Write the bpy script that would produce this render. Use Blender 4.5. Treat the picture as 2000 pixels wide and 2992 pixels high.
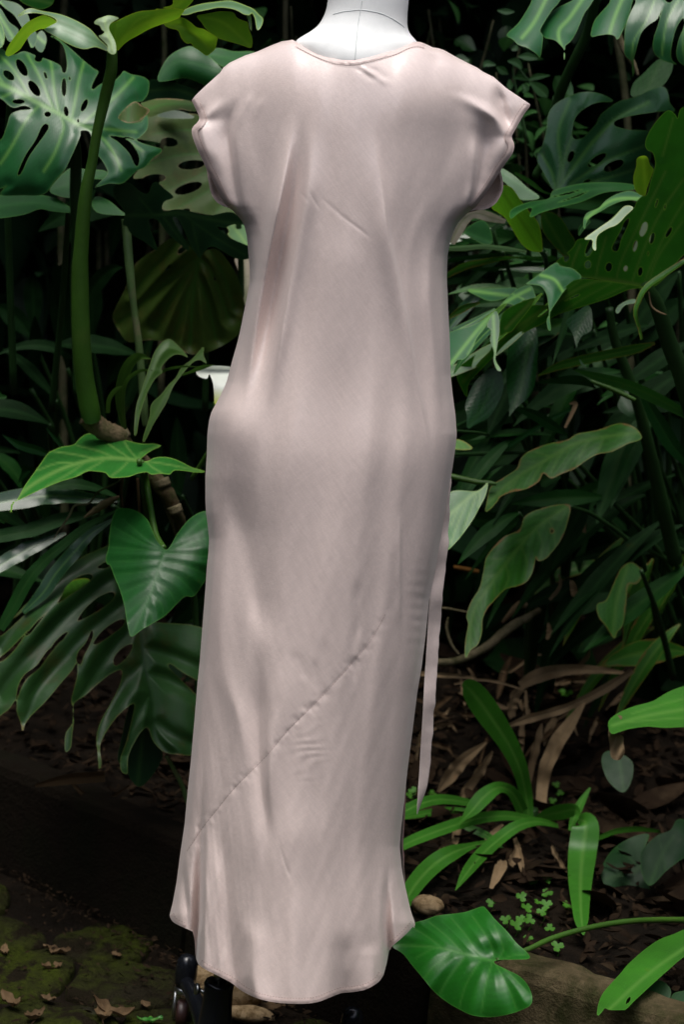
import bpy, math, random
import numpy as np
from mathutils import Vector, Matrix

for o in list(bpy.data.objects):
    bpy.data.objects.remove(o, do_unlink=True)
scene = bpy.context.scene
COL = scene.collection
random.seed(7)
RNG = np.random.default_rng(7)
R = math.radians

# ------------------------------------------------------------------ camera
W, H = 2000, 2992                       # pixel grid of the photograph, used only to lay out real positions
CAM = np.array([0.0, -2.6, 1.26])
PITCH, ROLL, VFOV = R(-8), R(6), R(31)
FW = np.array([0, math.cos(PITCH), math.sin(PITCH)])
_R0 = np.array([1.0, 0, 0]); _U0 = np.array([0, -math.sin(PITCH), math.cos(PITCH)])
RT = math.cos(ROLL) * _R0 + math.sin(ROLL) * _U0
UP = -math.sin(ROLL) * _R0 + math.cos(ROLL) * _U0
FPX = H / 2 / math.tan(VFOV / 2)
cam_d = bpy.data.cameras.new('camera'); cam = bpy.data.objects.new('camera', cam_d); COL.objects.link(cam)
cam.matrix_world = Matrix(((RT[0], UP[0], -FW[0], CAM[0]), (RT[1], UP[1], -FW[1], CAM[1]), (RT[2], UP[2], -FW[2], CAM[2]), (0, 0, 0, 1)))
cam_d.sensor_fit = 'VERTICAL'; cam_d.sensor_height = 36; cam_d.sensor_width = 24
cam_d.angle = VFOV
cam_d.clip_start = 0.05; cam_d.clip_end = 300
cam_d.dof.use_dof = True; cam_d.dof.focus_distance = 2.62; cam_d.dof.aperture_fstop = 5.6
scene.camera = cam
scene.render.engine = 'CYCLES'
scene.render.resolution_x, scene.render.resolution_y = 685, 1024

# ------------------------------------------------------------------ sky, sun, exposure
SUN_EL, SUN_AZ = R(72), R(196)           # azimuth measured from +Y clockwise: veiled sun high behind the camera
world = bpy.data.worlds.new('World'); scene.world = world; world.use_nodes = True
wn = world.node_tree.nodes; wl = world.node_tree.links
sky = wn.new('ShaderNodeTexSky'); sky.sky_type = 'NISHITA'; sky.sun_disc = False
sky.sun_elevation = SUN_EL; sky.sun_rotation = SUN_AZ; sky.dust_density = 3.0; sky.air_density = 0.8; sky.ozone_density = 1.0
hs = wn.new('ShaderNodeHueSaturation'); hs.inputs['Saturation'].default_value = .6      # thin overcast
wl.new(sky.outputs[0], hs.inputs['Color']); wl.new(hs.outputs[0], wn['Background'].inputs[0]); wn['Background'].inputs[1].default_value = 0.12
sun_d = bpy.data.lights.new('sun', 'SUN'); sun_d.energy = 1.5; sun_d.angle = R(35); sun_d.color = (1.0, 0.96, 0.90)
sun = bpy.data.objects.new('sun', sun_d); COL.objects.link(sun)
_sd = Vector((math.sin(SUN_AZ) * math.cos(SUN_EL), math.cos(SUN_AZ) * math.cos(SUN_EL), math.sin(SUN_EL)))
sun.rotation_euler = (-_sd).to_track_quat('-Z', 'Y').to_euler(); sun.location = _sd * 8
vs = scene.view_settings
scene.display_settings.display_device = 'sRGB'
vs.view_transform = 'Standard'; vs.look = 'None'; vs.gamma = 1.0; vs.use_curve_mapping = False
vs.exposure = 0.78

# ------------------------------------------------------------------ layout helpers
def PY(px, py, Y):
    """world point(s) seen at pixel (px,py) and standing at world depth Y"""
    px = np.asarray(px, float); py = np.asarray(py, float); Y = np.asarray(Y, float)
    d = FW + ((px - W / 2) / FPX)[..., None] * RT - ((py - H / 2) / FPX)[..., None] * UP
    t = (Y - CAM[1]) / d[..., 1]
    return CAM + t[..., None] * d

def PZ(px, py, Z):
    d = FW + (px - W / 2) / FPX * RT - (py - H / 2) / FPX * UP
    return CAM + d * (Z - CAM[2]) / d[2]

REG = dict(A=(0, 0, 3.136), B=(300, 0, 3.136), C=(300, 400, 3.136), D=(200, 900, 3.136), E=(0, 1250, 2.24), F=(0, 1700, 2.24),
           G=(1400, 0, 2.6133), H=(1300, 500, 2.24), I=(1300, 1000, 2.24), J=(1300, 1400, 2.24), K=(1150, 1900, 2.24),
           L=(1300, 2292, 2.24), T=(0, 0, 1.568), U=(1000, 0, 1.568), L2=(0, 650, 1.568), L4=(0, 1900, 1.568),
           R4=(1000, 1900, 1.568), Q=(480, 2740, 4.48), X=(0, 0, 1))
def N(reg, pts):
    x0, y0, s = REG[reg]
    return [(x0 + p[0] / s, y0 + p[1] / s) + ((p[2] / s,) if len(p) > 2 else ()) + tuple(p[3:]) for p in pts]
def EL(reg, *es):
    """ellipses (cx,cy,rx,ry,deg) in a region -> polygons"""
    out = []
    for e in es:
        cx, cy, rx, ry = e[:4]; a = R(e[4]) if len(e) > 4 else 0
        pts = []
        for k in range(10):
            t = 2 * math.pi * k / 10
            x, y = rx * math.cos(t), ry * math.sin(t)
            pts.append((cx + x * math.cos(a) - y * math.sin(a), cy + x * math.sin(a) + y * math.cos(a)))
        out.append(N(reg, pts))
    return out

def catmull(pts, n, closed=False):
    p = np.array(pts, float); m = len(p)
    if m < 3 and not closed:
        t = np.linspace(0, 1, n + 1)[:, None]
        return p[0] + (p[-1] - p[0]) * t
    out = []
    rng = range(m) if closed else range(m - 1)
    for i in rng:
        if closed: a, b, c, d = p[i - 1], p[i], p[(i + 1) % m], p[(i + 2) % m]
        else: a, b, c, d = p[max(i - 1, 0)], p[i], p[i + 1], p[min(i + 2, m - 1)]
        t = (np.arange(n) / n)[:, None]
        out.append(0.5 * (2 * b + (c - a) * t + (2 * a - 5 * b + 4 * c - d) * t ** 2 + (3 * b - a - 3 * c + d) * t ** 3))
    if not closed: out.append(p[-1:])
    return np.concatenate(out)

def seg_dist(P, poly, closed):
    q = np.roll(poly, -1, 0) if closed else poly[1:]
    a = poly if closed else poly[:-1]
    best = np.full(len(P), 1e9)
    for k in range(len(a)):
        ab = q[k] - a[k]; L = ab @ ab
        if L < 1e-12: continue
        t = np.clip(((P - a[k]) @ ab) / L, 0, 1)
        d = P - a[k] - t[:, None] * ab
        best = np.minimum(best, (d * d).sum(1))
    return np.sqrt(best)

def inside(P, poly):
    x, y = P[:, 0], P[:, 1]; c = np.zeros(len(P), bool)
    j = len(poly) - 1
    for i in range(len(poly)):
        xi, yi = poly[i]; xj, yj = poly[j]
        if yi != yj:
            m = ((yi > y) != (yj > y)) & (x < (xj - xi) * (y - yi) / (yj - yi) + xi)
            c ^= m
        j = i
    return c

def sdf(P, poly):
    d = seg_dist(P, poly, True)
    return np.where(inside(P, poly), d, -d)

def wob(x, y, seed, wl, octs=3):
    """smooth pseudo noise, about -1..1, wavelength wl"""
    r = np.random.default_rng(seed); o = np.zeros_like(np.asarray(x, float)); amp = 1.0; tot = 0
    for k in range(octs):
        for j in range(3):
            a = r.uniform(0, 2 * math.pi); ph = r.uniform(0, 6.28); f = 2 * math.pi / wl * r.uniform(.7, 1.3)
            o = o + amp * np.sin((np.cos(a) * x + np.sin(a) * y) * f + ph)
        tot += amp * 1.8; amp *= .5; wl *= .5
    return o / tot

# the raised bed: its timber edge runs diagonally behind the dress
KERB = np.array([(-3.2, 3.1), (-1.6, 1.74), (-.62, .88), (-.19, .50), (.08, .27), (.34, .09), (.58, -.06), (1.3, -.50), (2.6, -1.2)])
KZ = .215
def kerb_y(x): return np.interp(x, KERB[:, 0], KERB[:, 1])
def bed_z(x, y):
    d = y - kerb_y(x)
    return .165 + .04 * np.clip(d, 0, 1) + .30 * np.clip(d - 1.1, 0, 5) ** 1.25 + .010 * wob(x * 100, y * 100, 6, 34, 3) + .014 * wob(x * 100, y * 100, 7, 90, 2)
_yy = np.linspace(-.3, 4, 260)
def bedY(px, py):
    """depth at which the view ray through a pixel meets the bed"""
    p = PY(np.full(len(_yy), float(px)), np.full(len(_yy), float(py)), _yy)
    m = (p[:, 2] < bed_z(p[:, 0], p[:, 1])) & (_yy > kerb_y(p[:, 0]) + .05)
    return float(_yy[m][0]) if m.any() else 9.0

# ------------------------------------------------------------------ object helpers
def link_child(o, parent):
    if parent is not None:
        o.parent = parent
        o.matrix_parent_inverse = parent.matrix_basis.inverted() if parent.parent is None else Matrix()

def mesh_obj(name, verts, faces, mat, parent=None, attrs=None, uv=None, smooth=True):
    me = bpy.data.meshes.new(name)
    verts = np.asarray(verts, float)
    me.from_pydata(verts.tolist(), [], faces.tolist() if isinstance(faces, np.ndarray) else faces)
    if attrs:
        for k, v in attrs.items():
            at = me.attributes.new(k, 'FLOAT', 'POINT'); at.data.foreach_set('value', np.asarray(v, np.float32))
    if uv is not None:
        lay = me.uv_layers.new(name='UVMap')
        li = np.empty(len(me.loops), np.int32); me.loops.foreach_get('vertex_index', li)
        lay.data.foreach_set('uv', np.asarray(uv, np.float32)[li].ravel())
    if smooth:
        me.polygons.foreach_set('use_smooth', [True] * len(me.polygons))
    if mat is not None: me.materials.append(mat)
    me.update()
    o = bpy.data.objects.new(name, me); COL.objects.link(o)
    link_child(o, parent)
    return o

def tag(o, label=None, cat=None, group=None, kind=None):
    if label: o['label'] = label
    if cat: o['category'] = cat
    if group: o['group'] = group
    if kind: o['kind'] = kind
    return o

def thing(name, label, cat, loc, group=None):
    o = bpy.data.objects.new(name, None); COL.objects.link(o)
    o.empty_display_size = .05
    o.location = Vector([float(v) for v in loc]); o.matrix_basis = Matrix.Translation(o.location)
    return tag(o, label, cat, group)

# ------------------------------------------------------------------ shape builders
def traced(name, outl, mat, parent, Y, g=(0, 0), mid=None, lats=(), holes=(), cup=0.0, step=6, quilt=.0025, wav=.004,
           curl=0.0, seed=0, mw=5, lw=3, wwl=170, bend=None, extra=None):
    """one leaf or lobe: outline on the pixel grid, given its own depth, tilt, cup, quilting and waves"""
    poly = catmull(outl, 5, True)
    hp = [catmull(h, 4, True) for h in holes]
    x0, y0 = poly.min(0) - step; x1, y1 = poly.max(0) + step
    nx = max(4, int((x1 - x0) / step) + 1); ny = max(4, int((y1 - y0) / step) + 1)
    gx, gy = np.meshgrid(np.linspace(x0, x1, nx), np.linspace(y0, y1, ny))
    Pg = np.stack([gx.ravel(), gy.ravel()], 1)
    def field(P):
        f = sdf(P, poly)
        for h in hp: f = np.minimum(f, -sdf(P, h))
        return f
    Fv = field(Pg)
    idx = np.arange(nx * ny).reshape(ny, nx)
    a = idx[:-1, :-1].ravel(); b = idx[:-1, 1:].ravel(); c = idx[1:, 1:].ravel(); d = idx[1:, :-1].ravel()
    tris = np.concatenate([np.stack([a, d, c], 1), np.stack([a, c, b], 1)])
    ins = Fv > 0
    cnt = ins[tris].sum(1)
    full = tris[cnt == 3]; part = tris[(cnt > 0) & (cnt < 3)]
    remap = -np.ones(nx * ny, int); used = np.unique(np.concatenate([full.ravel(), part.ravel()[ins[part.ravel()]]]))
    remap[used] = np.arange(len(used))
    V = [tuple(p) for p in Pg[used]]; faces = remap[full].tolist()
    ed = {}
    def cut(i, j):
        k = (min(i, j), max(i, j))
        if k not in ed:
            t = Fv[i] / (Fv[i] - Fv[j]); p = Pg[i] + (Pg[j] - Pg[i]) * t
            ed[k] = len(V); V.append(tuple(p))
        return ed[k]
    for tr in part.tolist():
        out = []
        for k in range(3):
            i, j = tr[k], tr[(k + 1) % 3]
            if ins[i]: out.append(int(remap[i]))
            if ins[i] != ins[j]: out.append(cut(i, j))
        if len(set(out)) >= 3: faces.append(out)
    V = np.array(V)
    edge = np.clip(field(V), 0, None)
    cx, cy = poly.mean(0)
    Yv = Y + g[0] * (V[:, 0] - cx) / 100 + g[1] * (V[:, 1] - cy) / 100
    vein = np.zeros(len(V)); dv = np.full(len(V), 60.0)
    if mid is not None:
        mp = catmull(mid, 6)
        dm = seg_dist(V, mp, False)
        vein = np.exp(-(dm / mw) ** 2); dv = dm.copy()
        Yv = Yv + cup * (dm / 100) ** 2
    elif cup:
        Yv = Yv + cup * (((V - poly.mean(0)) / 100) ** 2).sum(1)
    for l in lats:
        dl = seg_dist(V, catmull(l, 5), False)
        vein = np.maximum(vein, .75 * np.exp(-(dl / lw) ** 2)); dv = np.minimum(dv, dl)
    Yv = Yv - quilt * .42 * (1 - np.exp(-(dv / 24) ** 2)) + wav * .5 * wob(V[:, 0], V[:, 1], seed + 11, wwl * 1.2, 1)
    Yv = Yv + curl * .6 * np.exp(-(np.clip(sdf(V, poly), 0, None) / 20) ** 2)
    if extra is not None: Yv = Yv + extra(V[:, 0], V[:, 1])
    co = PY(V[:, 0], V[:, 1], Yv)
    uvs = V / 400
    if mid is not None:
        dense = catmull(mid, 24); k_ = np.argmin(((V[:, None] - dense[None, ::3]) ** 2).sum(2), 1)
        uvs = np.stack([k_ * 3 / len(dense), .5 + .5 * np.clip(dm / max(dm.max(), 1), 0, 1)], 1)
    return mesh_obj(name, co, faces, mat, parent, dict(vein=vein, edge=np.clip(edge / 20, 0, 1)), uv=uvs)

def blade(name, pts, mat, parent, Y, roll=0.0, fold=.15, arch=0.0, rip=0.0, ripf=8, nu=44, nv=8, seed=0, twist=0.0, above=False):
    """strap or lance leaf along a centre line of (px,py,halfwidth_px[,Y]); Y a value or (start,end)"""
    p = np.array([q[:3] for q in pts], float)
    if len(pts[0]) > 3: ys = np.array([q[3] for q in pts])
    else:
        y0, y1 = Y if isinstance(Y, (tuple, list)) else (Y, Y)
        ys = np.linspace(y0, y1, len(p))
    if above: ys = np.minimum(ys, [bedY(x_, min(y_ + w_ * .8, 2985)) - .06 for x_, y_, w_ in p])
    q = np.concatenate([p, ys[:, None]], 1)
    seg = max(2, nu // (len(p) - 1)); c = catmull(q, seg)
    C = PY(c[:, 0], c[:, 1], c[:, 3])
    T = np.gradient(C, axis=0); T /= np.linalg.norm(T, axis=1)[:, None] + 1e-12
    Vw = C - CAM; dist = Vw @ FW; Vn = Vw / np.linalg.norm(Vw, axis=1)[:, None]
    S = np.cross(T, Vn); S /= np.linalg.norm(S, axis=1)[:, None] + 1e-12
    Nn = np.cross(S, T)
    flip = np.sign(-(Nn * Vn).sum(1)); flip[flip == 0] = 1
    Nn = Nn * flip[:, None]
    u = np.linspace(0, 1, len(c)); rr = roll + twist * u
    cs, sn = np.cos(rr)[:, None], np.sin(rr)[:, None]
    S2 = S * cs + Nn * sn; N2 = Nn * cs - S * sn
    w = np.clip(c[:, 2], .6, None) / FPX * dist
    xs = np.linspace(-1, 1, nv + 1)
    r = np.random.default_rng(seed); ph = r.uniform(0, 6.28, 2)
    verts = []; uv = []; ve = []; eg = []
    for x in xs:
        rp = rip * np.sin(u * ripf * 2 * math.pi + ph[0 if x < 0 else 1] + 1.5 * np.sin(u * 9 + ph[1])) * abs(x) ** 1.5
        off = S2 * (w * x)[:, None] + N2 * (w * (fold * (abs(x)) + arch * (1 - x * x) + rp))[:, None]
        verts.append(C + off); uv.append(np.stack([u, np.full_like(u, x * .5 + .5)], 1))
        ve.append(np.full(len(u), math.exp(-(x / .07) ** 2))); eg.append(np.clip((1 - abs(x)) * c[:, 2] / 20, 0, 1))
    n = len(c); verts = np.concatenate(verts)
    faces = [(j * n + i, j * n + i + 1, (j + 1) * n + i + 1, (j + 1) * n + i) for j in range(nv) for i in range(n - 1)]
    return mesh_obj(name, verts, faces, mat, parent, dict(vein=np.concatenate(ve), edge=np.concatenate(eg)), uv=np.concatenate(uv))

def tube3(name, C, rad, mat, parent, sides=12, lump=0.0, seed=0, cap=True):
    C = np.asarray(C, float); n = len(C); rad = np.asarray(rad, float)
    T = np.gradient(C, axis=0); T /= np.linalg.norm(T, axis=1)[:, None] + 1e-12
    ref = np.array([0.13, 0.2, 0.97]) if abs(T[0][2]) < .8 else np.array([0.97, .2, .1])
    verts = []; r = np.random.default_rng(seed)
    S = np.cross(T, ref); S /= np.linalg.norm(S, axis=1)[:, None]; B = np.cross(T, S)
    for k in range(sides):
        a = 2 * math.pi * k / sides
        rr = rad * (1 + lump * (r.random(n) - .5))
        verts.append(C + S * (rr * math.cos(a))[:, None] + B * (rr * math.sin(a))[:, None])
    verts = np.concatenate(verts)
    faces = [(k * n + i, k * n + i + 1, ((k + 1) % sides) * n + i + 1, ((k + 1) % sides) * n + i) for k in range(sides) for i in range(n - 1)]
    if cap:
        faces.append([k * n for k in range(sides)]); faces.append([k * n + n - 1 for k in range(sides)][::-1])
    at = dict(vein=np.zeros(len(verts)), edge=np.ones(len(verts)))
    return mesh_obj(name, verts, faces, mat, parent, at, uv=np.stack([np.tile(np.linspace(0, 1, n), sides), np.repeat(np.linspace(0, 1, sides), n)], 1))

def tube(name, pts, mat, parent, Y, sides=12, lump=0.0, seed=0, sub=6):
    """stem along (px,py,radius_px[,Y])"""
    p = np.array([q[:3] for q in pts], float)
    if len(pts[0]) > 3: ys = np.array([q[3] for q in pts])
    else:
        y0, y1 = Y if isinstance(Y, (tuple, list)) else (Y, Y); ys = np.linspace(y0, y1, len(p))
    c = catmull(np.concatenate([p, ys[:, None]], 1), sub)
    C = PY(c[:, 0], c[:, 1], c[:, 3]); dist = (C - CAM) @ FW
    return tube3(name, C, c[:, 2] / FPX * dist, mat, parent, sides, lump, seed)

def lathe(name, prof, mat, parent, loc, seg=28, ry=1.0, axis=None):
    """profile of (radius,z) turned about z at loc"""
    n = len(prof); verts = []
    for k in range(seg):
        a = 2 * math.pi * k / seg
        for r_, z in prof: verts.append((r_ * math.cos(a), r_ * math.sin(a) * ry, z))
    v = np.array(verts)
    if axis is not None:
        q = Vector((0, 0, 1)).rotation_difference(Vector(axis)).to_matrix(); v = v @ np.array(q).T
    v = v + np.asarray(loc)
    faces = [(k * n + i, ((k + 1) % seg) * n + i, ((k + 1) % seg) * n + i + 1, k * n + i + 1) for k in range(seg) for i in range(n - 1)]
    faces.append([k * n for k in range(seg)][::-1]); faces.append([k * n + n - 1 for k in range(seg)])
    o = mesh_obj(name, v, faces, mat, parent)
    return o
# ------------------------------------------------------------------ materials
def new_mat(name):
    m = bpy.data.materials.new(name); m.use_nodes = True
    nt = m.node_tree; b = nt.nodes['Principled BSDF']
    return m, nt, b
def nd(nt, typ, **kw):
    n = nt.nodes.new(typ)
    for k, v in kw.items(): setattr(n, k, v)
    return n
def mixc(nt, fac, c1, c2, blend='MIX'):
    n = nt.nodes.new('ShaderNodeMix'); n.data_type = 'RGBA'; n.blend_type = blend
    for sock, v in ((n.inputs['Factor'], fac), (n.inputs[6], c1), (n.inputs[7], c2)):
        if hasattr(v, 'links') or hasattr(v, 'is_linked'): nt.links.new(v, sock)
        elif isinstance(v, (int, float)): sock.default_value = v
        else: sock.default_value = (*v, 1)
    return n.outputs[2]
def math_(nt, op, a, b=0.0, clamp=False):
    n = nt.nodes.new('ShaderNodeMath'); n.operation = op; n.use_clamp = clamp
    for s, v in ((n.inputs[0], a), (n.inputs[1], b)):
        if isinstance(v, (int, float)): s.default_value = v
        else: nt.links.new(v, s)
    return n.outputs[0]
def ramp(nt, fac, lo, hi):
    n = nt.nodes.new('ShaderNodeMapRange'); n.inputs[1].default_value = lo; n.inputs[2].default_value = hi
    nt.links.new(fac, n.inputs[0]); return n.outputs[0]
def noise(nt, scale, detail=4, rough=.55, vec=None, dist=0.0):
    n = nt.nodes.new('ShaderNodeTexNoise'); n.inputs['Scale'].default_value = scale; n.inputs['Detail'].default_value = detail
    n.inputs['Roughness'].default_value = rough; n.inputs['Distortion'].default_value = dist
    if vec is None: vec = coords(nt)
    nt.links.new(vec, n.inputs['Vector']); return n.outputs['Fac']
def coords(nt):
    n = nt.nodes.get('geo_pos')
    if n is None: n = nt.nodes.new('ShaderNodeNewGeometry'); n.name = 'geo_pos'
    return n.outputs['Position']
def attr(nt, name):
    n = nt.nodes.new('ShaderNodeAttribute'); n.attribute_name = name; return n.outputs['Fac']
def bump(nt, bsdf, h, strength=.3, dist=.002):
    n = nt.nodes.new('ShaderNodeBump'); n.inputs['Strength'].default_value = strength; n.inputs['Distance'].default_value = dist
    nt.links.new(h, n.inputs['Height']); nt.links.new(n.outputs[0], bsdf.inputs['Normal']); return n

def leaf_mat(name, base, vein, edge=None, rough=.32, trans=.2, tcol=None, spec=.5, blotch=None, bl_amt=.0, ribs=0, dead=None, dead_amt=0., vary=.5, coat=0.0, wax=0.0):
    m, nt, b = new_mat(name)
    L = nt.links
    n1 = noise(nt, 9, 3); n2 = noise(nt, 55, 4, .6)
    lo = tuple(v * (1 - vary * .55) for v in base); hi = tuple(min(1, v * (1 + vary * .55)) for v in base)
    c = mixc(nt, ramp(nt, n1, .3, .7), lo, hi)
    if wax: c = mixc(nt, math_(nt, 'MULTIPLY', n2, wax), c, (.25, .33, .27))
    if blotch:
        c = mixc(nt, math_(nt, 'MULTIPLY', ramp(nt, noise(nt, 16, 5, .65), .52, .68), bl_amt, True), c, blotch)
    c = mixc(nt, math_(nt, 'MULTIPLY', ramp(nt, n2, .35, .75), .30), c, tuple(v * .55 for v in base))
    c = mixc(nt, math_(nt, 'MULTIPLY', ramp(nt, noise(nt, 260, 3, .6), .64, .74), .35), c, tuple(min(1, v * 2.6 + .02) for v in base))
    c = mixc(nt, math_(nt, 'MULTIPLY', ramp(nt, noise(nt, 30, 4, .7), .66, .74), .45), c, (base[0] * 1.6 + .03, base[1] * .8 + .02, base[2] * .6))
    h = math_(nt, 'MULTIPLY', n2, .25)
    fine = ribs == 0
    if fine: ribs = 34
    if ribs:
        tc = nd(nt, 'ShaderNodeUVMap'); sx = nd(nt, 'ShaderNodeSeparateXYZ'); L.new(tc.outputs[0], sx.inputs[0])
        av = math_(nt, 'ABSOLUTE', math_(nt, 'SUBTRACT', sx.outputs[1], .5))
        ph = math_(nt, 'ADD', math_(nt, 'MULTIPLY', sx.outputs[0], ribs * 6.283), math_(nt, 'MULTIPLY', av, -ribs * 3.4))
        s = math_(nt, 'SINE', math_(nt, 'ADD', ph, math_(nt, 'MULTIPLY', n1, 5.0)))
        c = mixc(nt, math_(nt, 'MULTIPLY', math_(nt, 'ADD', s, 1.0), .07 if fine else .16), c, tuple(min(1, v * 1.7) for v in base))
        h = math_(nt, 'ADD', h, math_(nt, 'MULTIPLY', s, .10 if fine else .35))
    va = attr(nt, 'vein')
    c = mixc(nt, math_(nt, 'MULTIPLY', va, .85, True), c, vein)
    ea = attr(nt, 'edge')
    if edge:
        c = mixc(nt, math_(nt, 'MULTIPLY', ramp(nt, ea, .16, .0), .8, True), c, edge)
    if dead:
        e2 = math_(nt, 'ADD', ea, math_(nt, 'MULTIPLY', math_(nt, 'SUBTRACT', noise(nt, 22, 5, .7), .5), 2.2))
        c = mixc(nt, math_(nt, 'MULTIPLY', ramp(nt, e2, dead_amt, dead_amt - .3), ramp(nt, noise(nt, 11, 3, .6), .38, .52), True), c, dead)
    L.new(c, b.inputs['Base Color'])
    r_ = mixc(nt, n2, (rough * .8,) * 3, (min(1, rough * 1.35),) * 3)
    L.new(r_, b.inputs['Roughness'])
    b.inputs['Specular IOR Level'].default_value = spec
    if coat: b.inputs['Coat Weight'].default_value = coat; b.inputs['Coat Roughness'].default_value = .22
    bump(nt, b, math_(nt, 'SUBTRACT', h, math_(nt, 'MULTIPLY', va, .6)), .16, .0016)
    if trans:
        t = nd(nt, 'ShaderNodeBsdfTranslucent')
        tc_ = mixc(nt, .6, c, tcol or tuple(min(1, v * 2.2) for v in base)); L.new(tc_, t.inputs[0])
        mx = nd(nt, 'ShaderNodeMixShader'); mx.inputs[0].default_value = trans
        L.new(b.outputs[0], mx.inputs[1]); L.new(t.outputs[0], mx.inputs[2])
        L.new(mx.outputs[0], nt.nodes['Material Output'].inputs[0])
    return m

BROWN = (.16, .075, .022); STRAW = (.22, .15, .07)
M = {}
M['monstera'] = leaf_mat('monstera_leaf', (.013, .082, .022), (.13, .30, .06), (.07, .17, .03), .30, .12, spec=.5, wax=0, vary=.35)
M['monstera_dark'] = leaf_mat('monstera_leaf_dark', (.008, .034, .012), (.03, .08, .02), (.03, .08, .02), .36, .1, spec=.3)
M['monstera_gloss'] = leaf_mat('monstera_leaf_gloss', (.012, .052, .018), (.05, .13, .03), (.04, .1, .02), .24, .1, spec=.5, vary=.35)
M['monstera_olive'] = leaf_mat('monstera_leaf_olive', (.040, .075, .012), (.03, .11, .015), (.05, .08, .02), .45, .12, blotch=(.075, .06, .014), bl_amt=.7, spec=.2, dead=(.24, .17, .09), dead_amt=.12)
M['monstera_grey'] = leaf_mat('monstera_leaf_dusty', (.018, .060, .013), (.010, .040, .008), (.10, .14, .03), .40, .1, blotch=(.045, .044, .010), bl_amt=.7, spec=.32, dead=(.13, .085, .03), dead_amt=.02)
M['under'] = leaf_mat('leaf_underside', (.022, .13, .008), (.13, .21, .035), (.2, .36, .03), .5, .32, (.06, .3, .02), spec=.2)
M['young'] = leaf_mat('young_leaf', (.10, .27, .012), (.2, .38, .02), (.36, .46, .02), .45, .5, (.3, .6, .02), blotch=(.24, .32, .02), bl_amt=.75, spec=.35)
M['young_pale'] = leaf_mat('young_leaf_upper', (.10, .21, .09), (.06, .15, .04), (.3, .42, .05), .32, .22, spec=.6, wax=.1)
M['sheath'] = leaf_mat('pale_sheath', (.42, .55, .34), (.35, .5, .2), (.3, .45, .1), .45, .25, spec=.4, vary=.2)
M['stem'] = leaf_mat('green_stem', (.035, .095, .010), (.1, .2, .03), None, .42, 0, spec=.4, blotch=(.07, .12, .02), bl_amt=.5)
M['stem_dark'] = leaf_mat('dark_stem', (.012, .04, .008), (.1, .2, .03), None, .45, 0, spec=.35)
M['stem_pale'] = leaf_mat('pale_stem', (.11, .19, .06), (.2, .25, .1), None, .45, 0, blotch=(.26, .2, .12), bl_amt=.9)
M['aroid'] = leaf_mat('elephant_ear_leaf', (.024, .15, .020), (.16, .32, .07), (.22, .4, .06), .34, .22, spec=.5, vary=.6)
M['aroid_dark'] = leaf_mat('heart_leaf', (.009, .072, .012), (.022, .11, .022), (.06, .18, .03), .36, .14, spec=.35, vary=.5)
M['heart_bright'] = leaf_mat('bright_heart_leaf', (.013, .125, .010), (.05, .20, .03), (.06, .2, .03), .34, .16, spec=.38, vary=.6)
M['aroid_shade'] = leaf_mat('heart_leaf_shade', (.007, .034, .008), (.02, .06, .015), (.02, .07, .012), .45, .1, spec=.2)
M['calla'] = leaf_mat('calla_leaf', (.032, .085, .010), (.05, .12, .015), (.10, .16, .03), .4, .25, spec=.4)
M['ginger'] = leaf_mat('ginger_leaf', (.018, .085, .010), (.05, .15, .02), (.04, .13, .02), .42, .2, spec=.28, ribs=16, dead=BROWN, dead_amt=-.1)
M['ginger_dead'] = leaf_mat('ginger_leaf_browning', (.020, .092, .008), (.06, .15, .02), (.16, .2, .02), .44, .2, spec=.25, ribs=14, dead=BROWN, dead_amt=.2)
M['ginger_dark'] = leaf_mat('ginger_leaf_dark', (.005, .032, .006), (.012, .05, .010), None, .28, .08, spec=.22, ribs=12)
M['fill'] = leaf_mat('deep_shade_leaf', (.003, .014, .003), (.007, .026, .006), None, .6, .05, spec=.05, ribs=12)  # near-black base: deep shade between the plants put into leaf colour
M['fill_green'] = leaf_mat('shade_leaf', (.006, .034, .005), (.014, .05, .009), None, .5, .08, spec=.10, ribs=12)  # milder version, shade again worked into the base colour
M['lime'] = leaf_mat('lime_leaf', (.07, .25, .012), (.02, .09, .006), (.4, .4, .02), .42, .45, (.2, .55, .02), spec=.35, ribs=20, dead=(.4, .3, .02), dead_amt=.0)
M['strap'] = leaf_mat('strap_leaf', (.034, .155, .012), (.09, .24, .035), (.06, .2, .02), .4, .22, spec=.4, ribs=0, vary=.4)
M['pale_blade'] = leaf_mat('pale_blade', (.12, .24, .10), (.2, .34, .12), (.3, .35, .1), .3, .2, spec=.6, wax=.1)
M['white_dead'] = leaf_mat('bleached_leaf', (.42, .37, .29), (.25, .28, .15), (.3, .25, .15), .7, .2, spec=.2, blotch=(.16, .2, .08), bl_amt=.8)
M['clover'] = leaf_mat('clover_leaf', (.055, .19, .015), (.10, .26, .03), None, .5, .35, (.2, .45, .02), spec=.3)
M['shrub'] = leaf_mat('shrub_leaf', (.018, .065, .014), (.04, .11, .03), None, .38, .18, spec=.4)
M['shrub_dark'] = leaf_mat('shrub_leaf_dark', (.004, .016, .005), (.012, .03, .009), None, .5, .08, spec=.12)  # background leaves darkened so their colour carries the deep shade
M['dry'] = leaf_mat('dry_leaf', (.21, .145, .078), (.2, .14, .08), (.2, .14, .08), .75, .12, spec=.2, ribs=0, blotch=(.06, .036, .016), bl_amt=.8, vary=.7)
M['fallen'] = leaf_mat('fallen_leaf', (.09, .058, .03), (.12, .08, .045), None, .8, .08, spec=.12, vary=1.0, blotch=(.035, .02, .01), bl_amt=.8)
M['dry_dark'] = leaf_mat('dry_leaf_dark', (.055, .034, .016), (.1, .06, .03), None, .8, .08, spec=.15, vary=.8)
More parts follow.
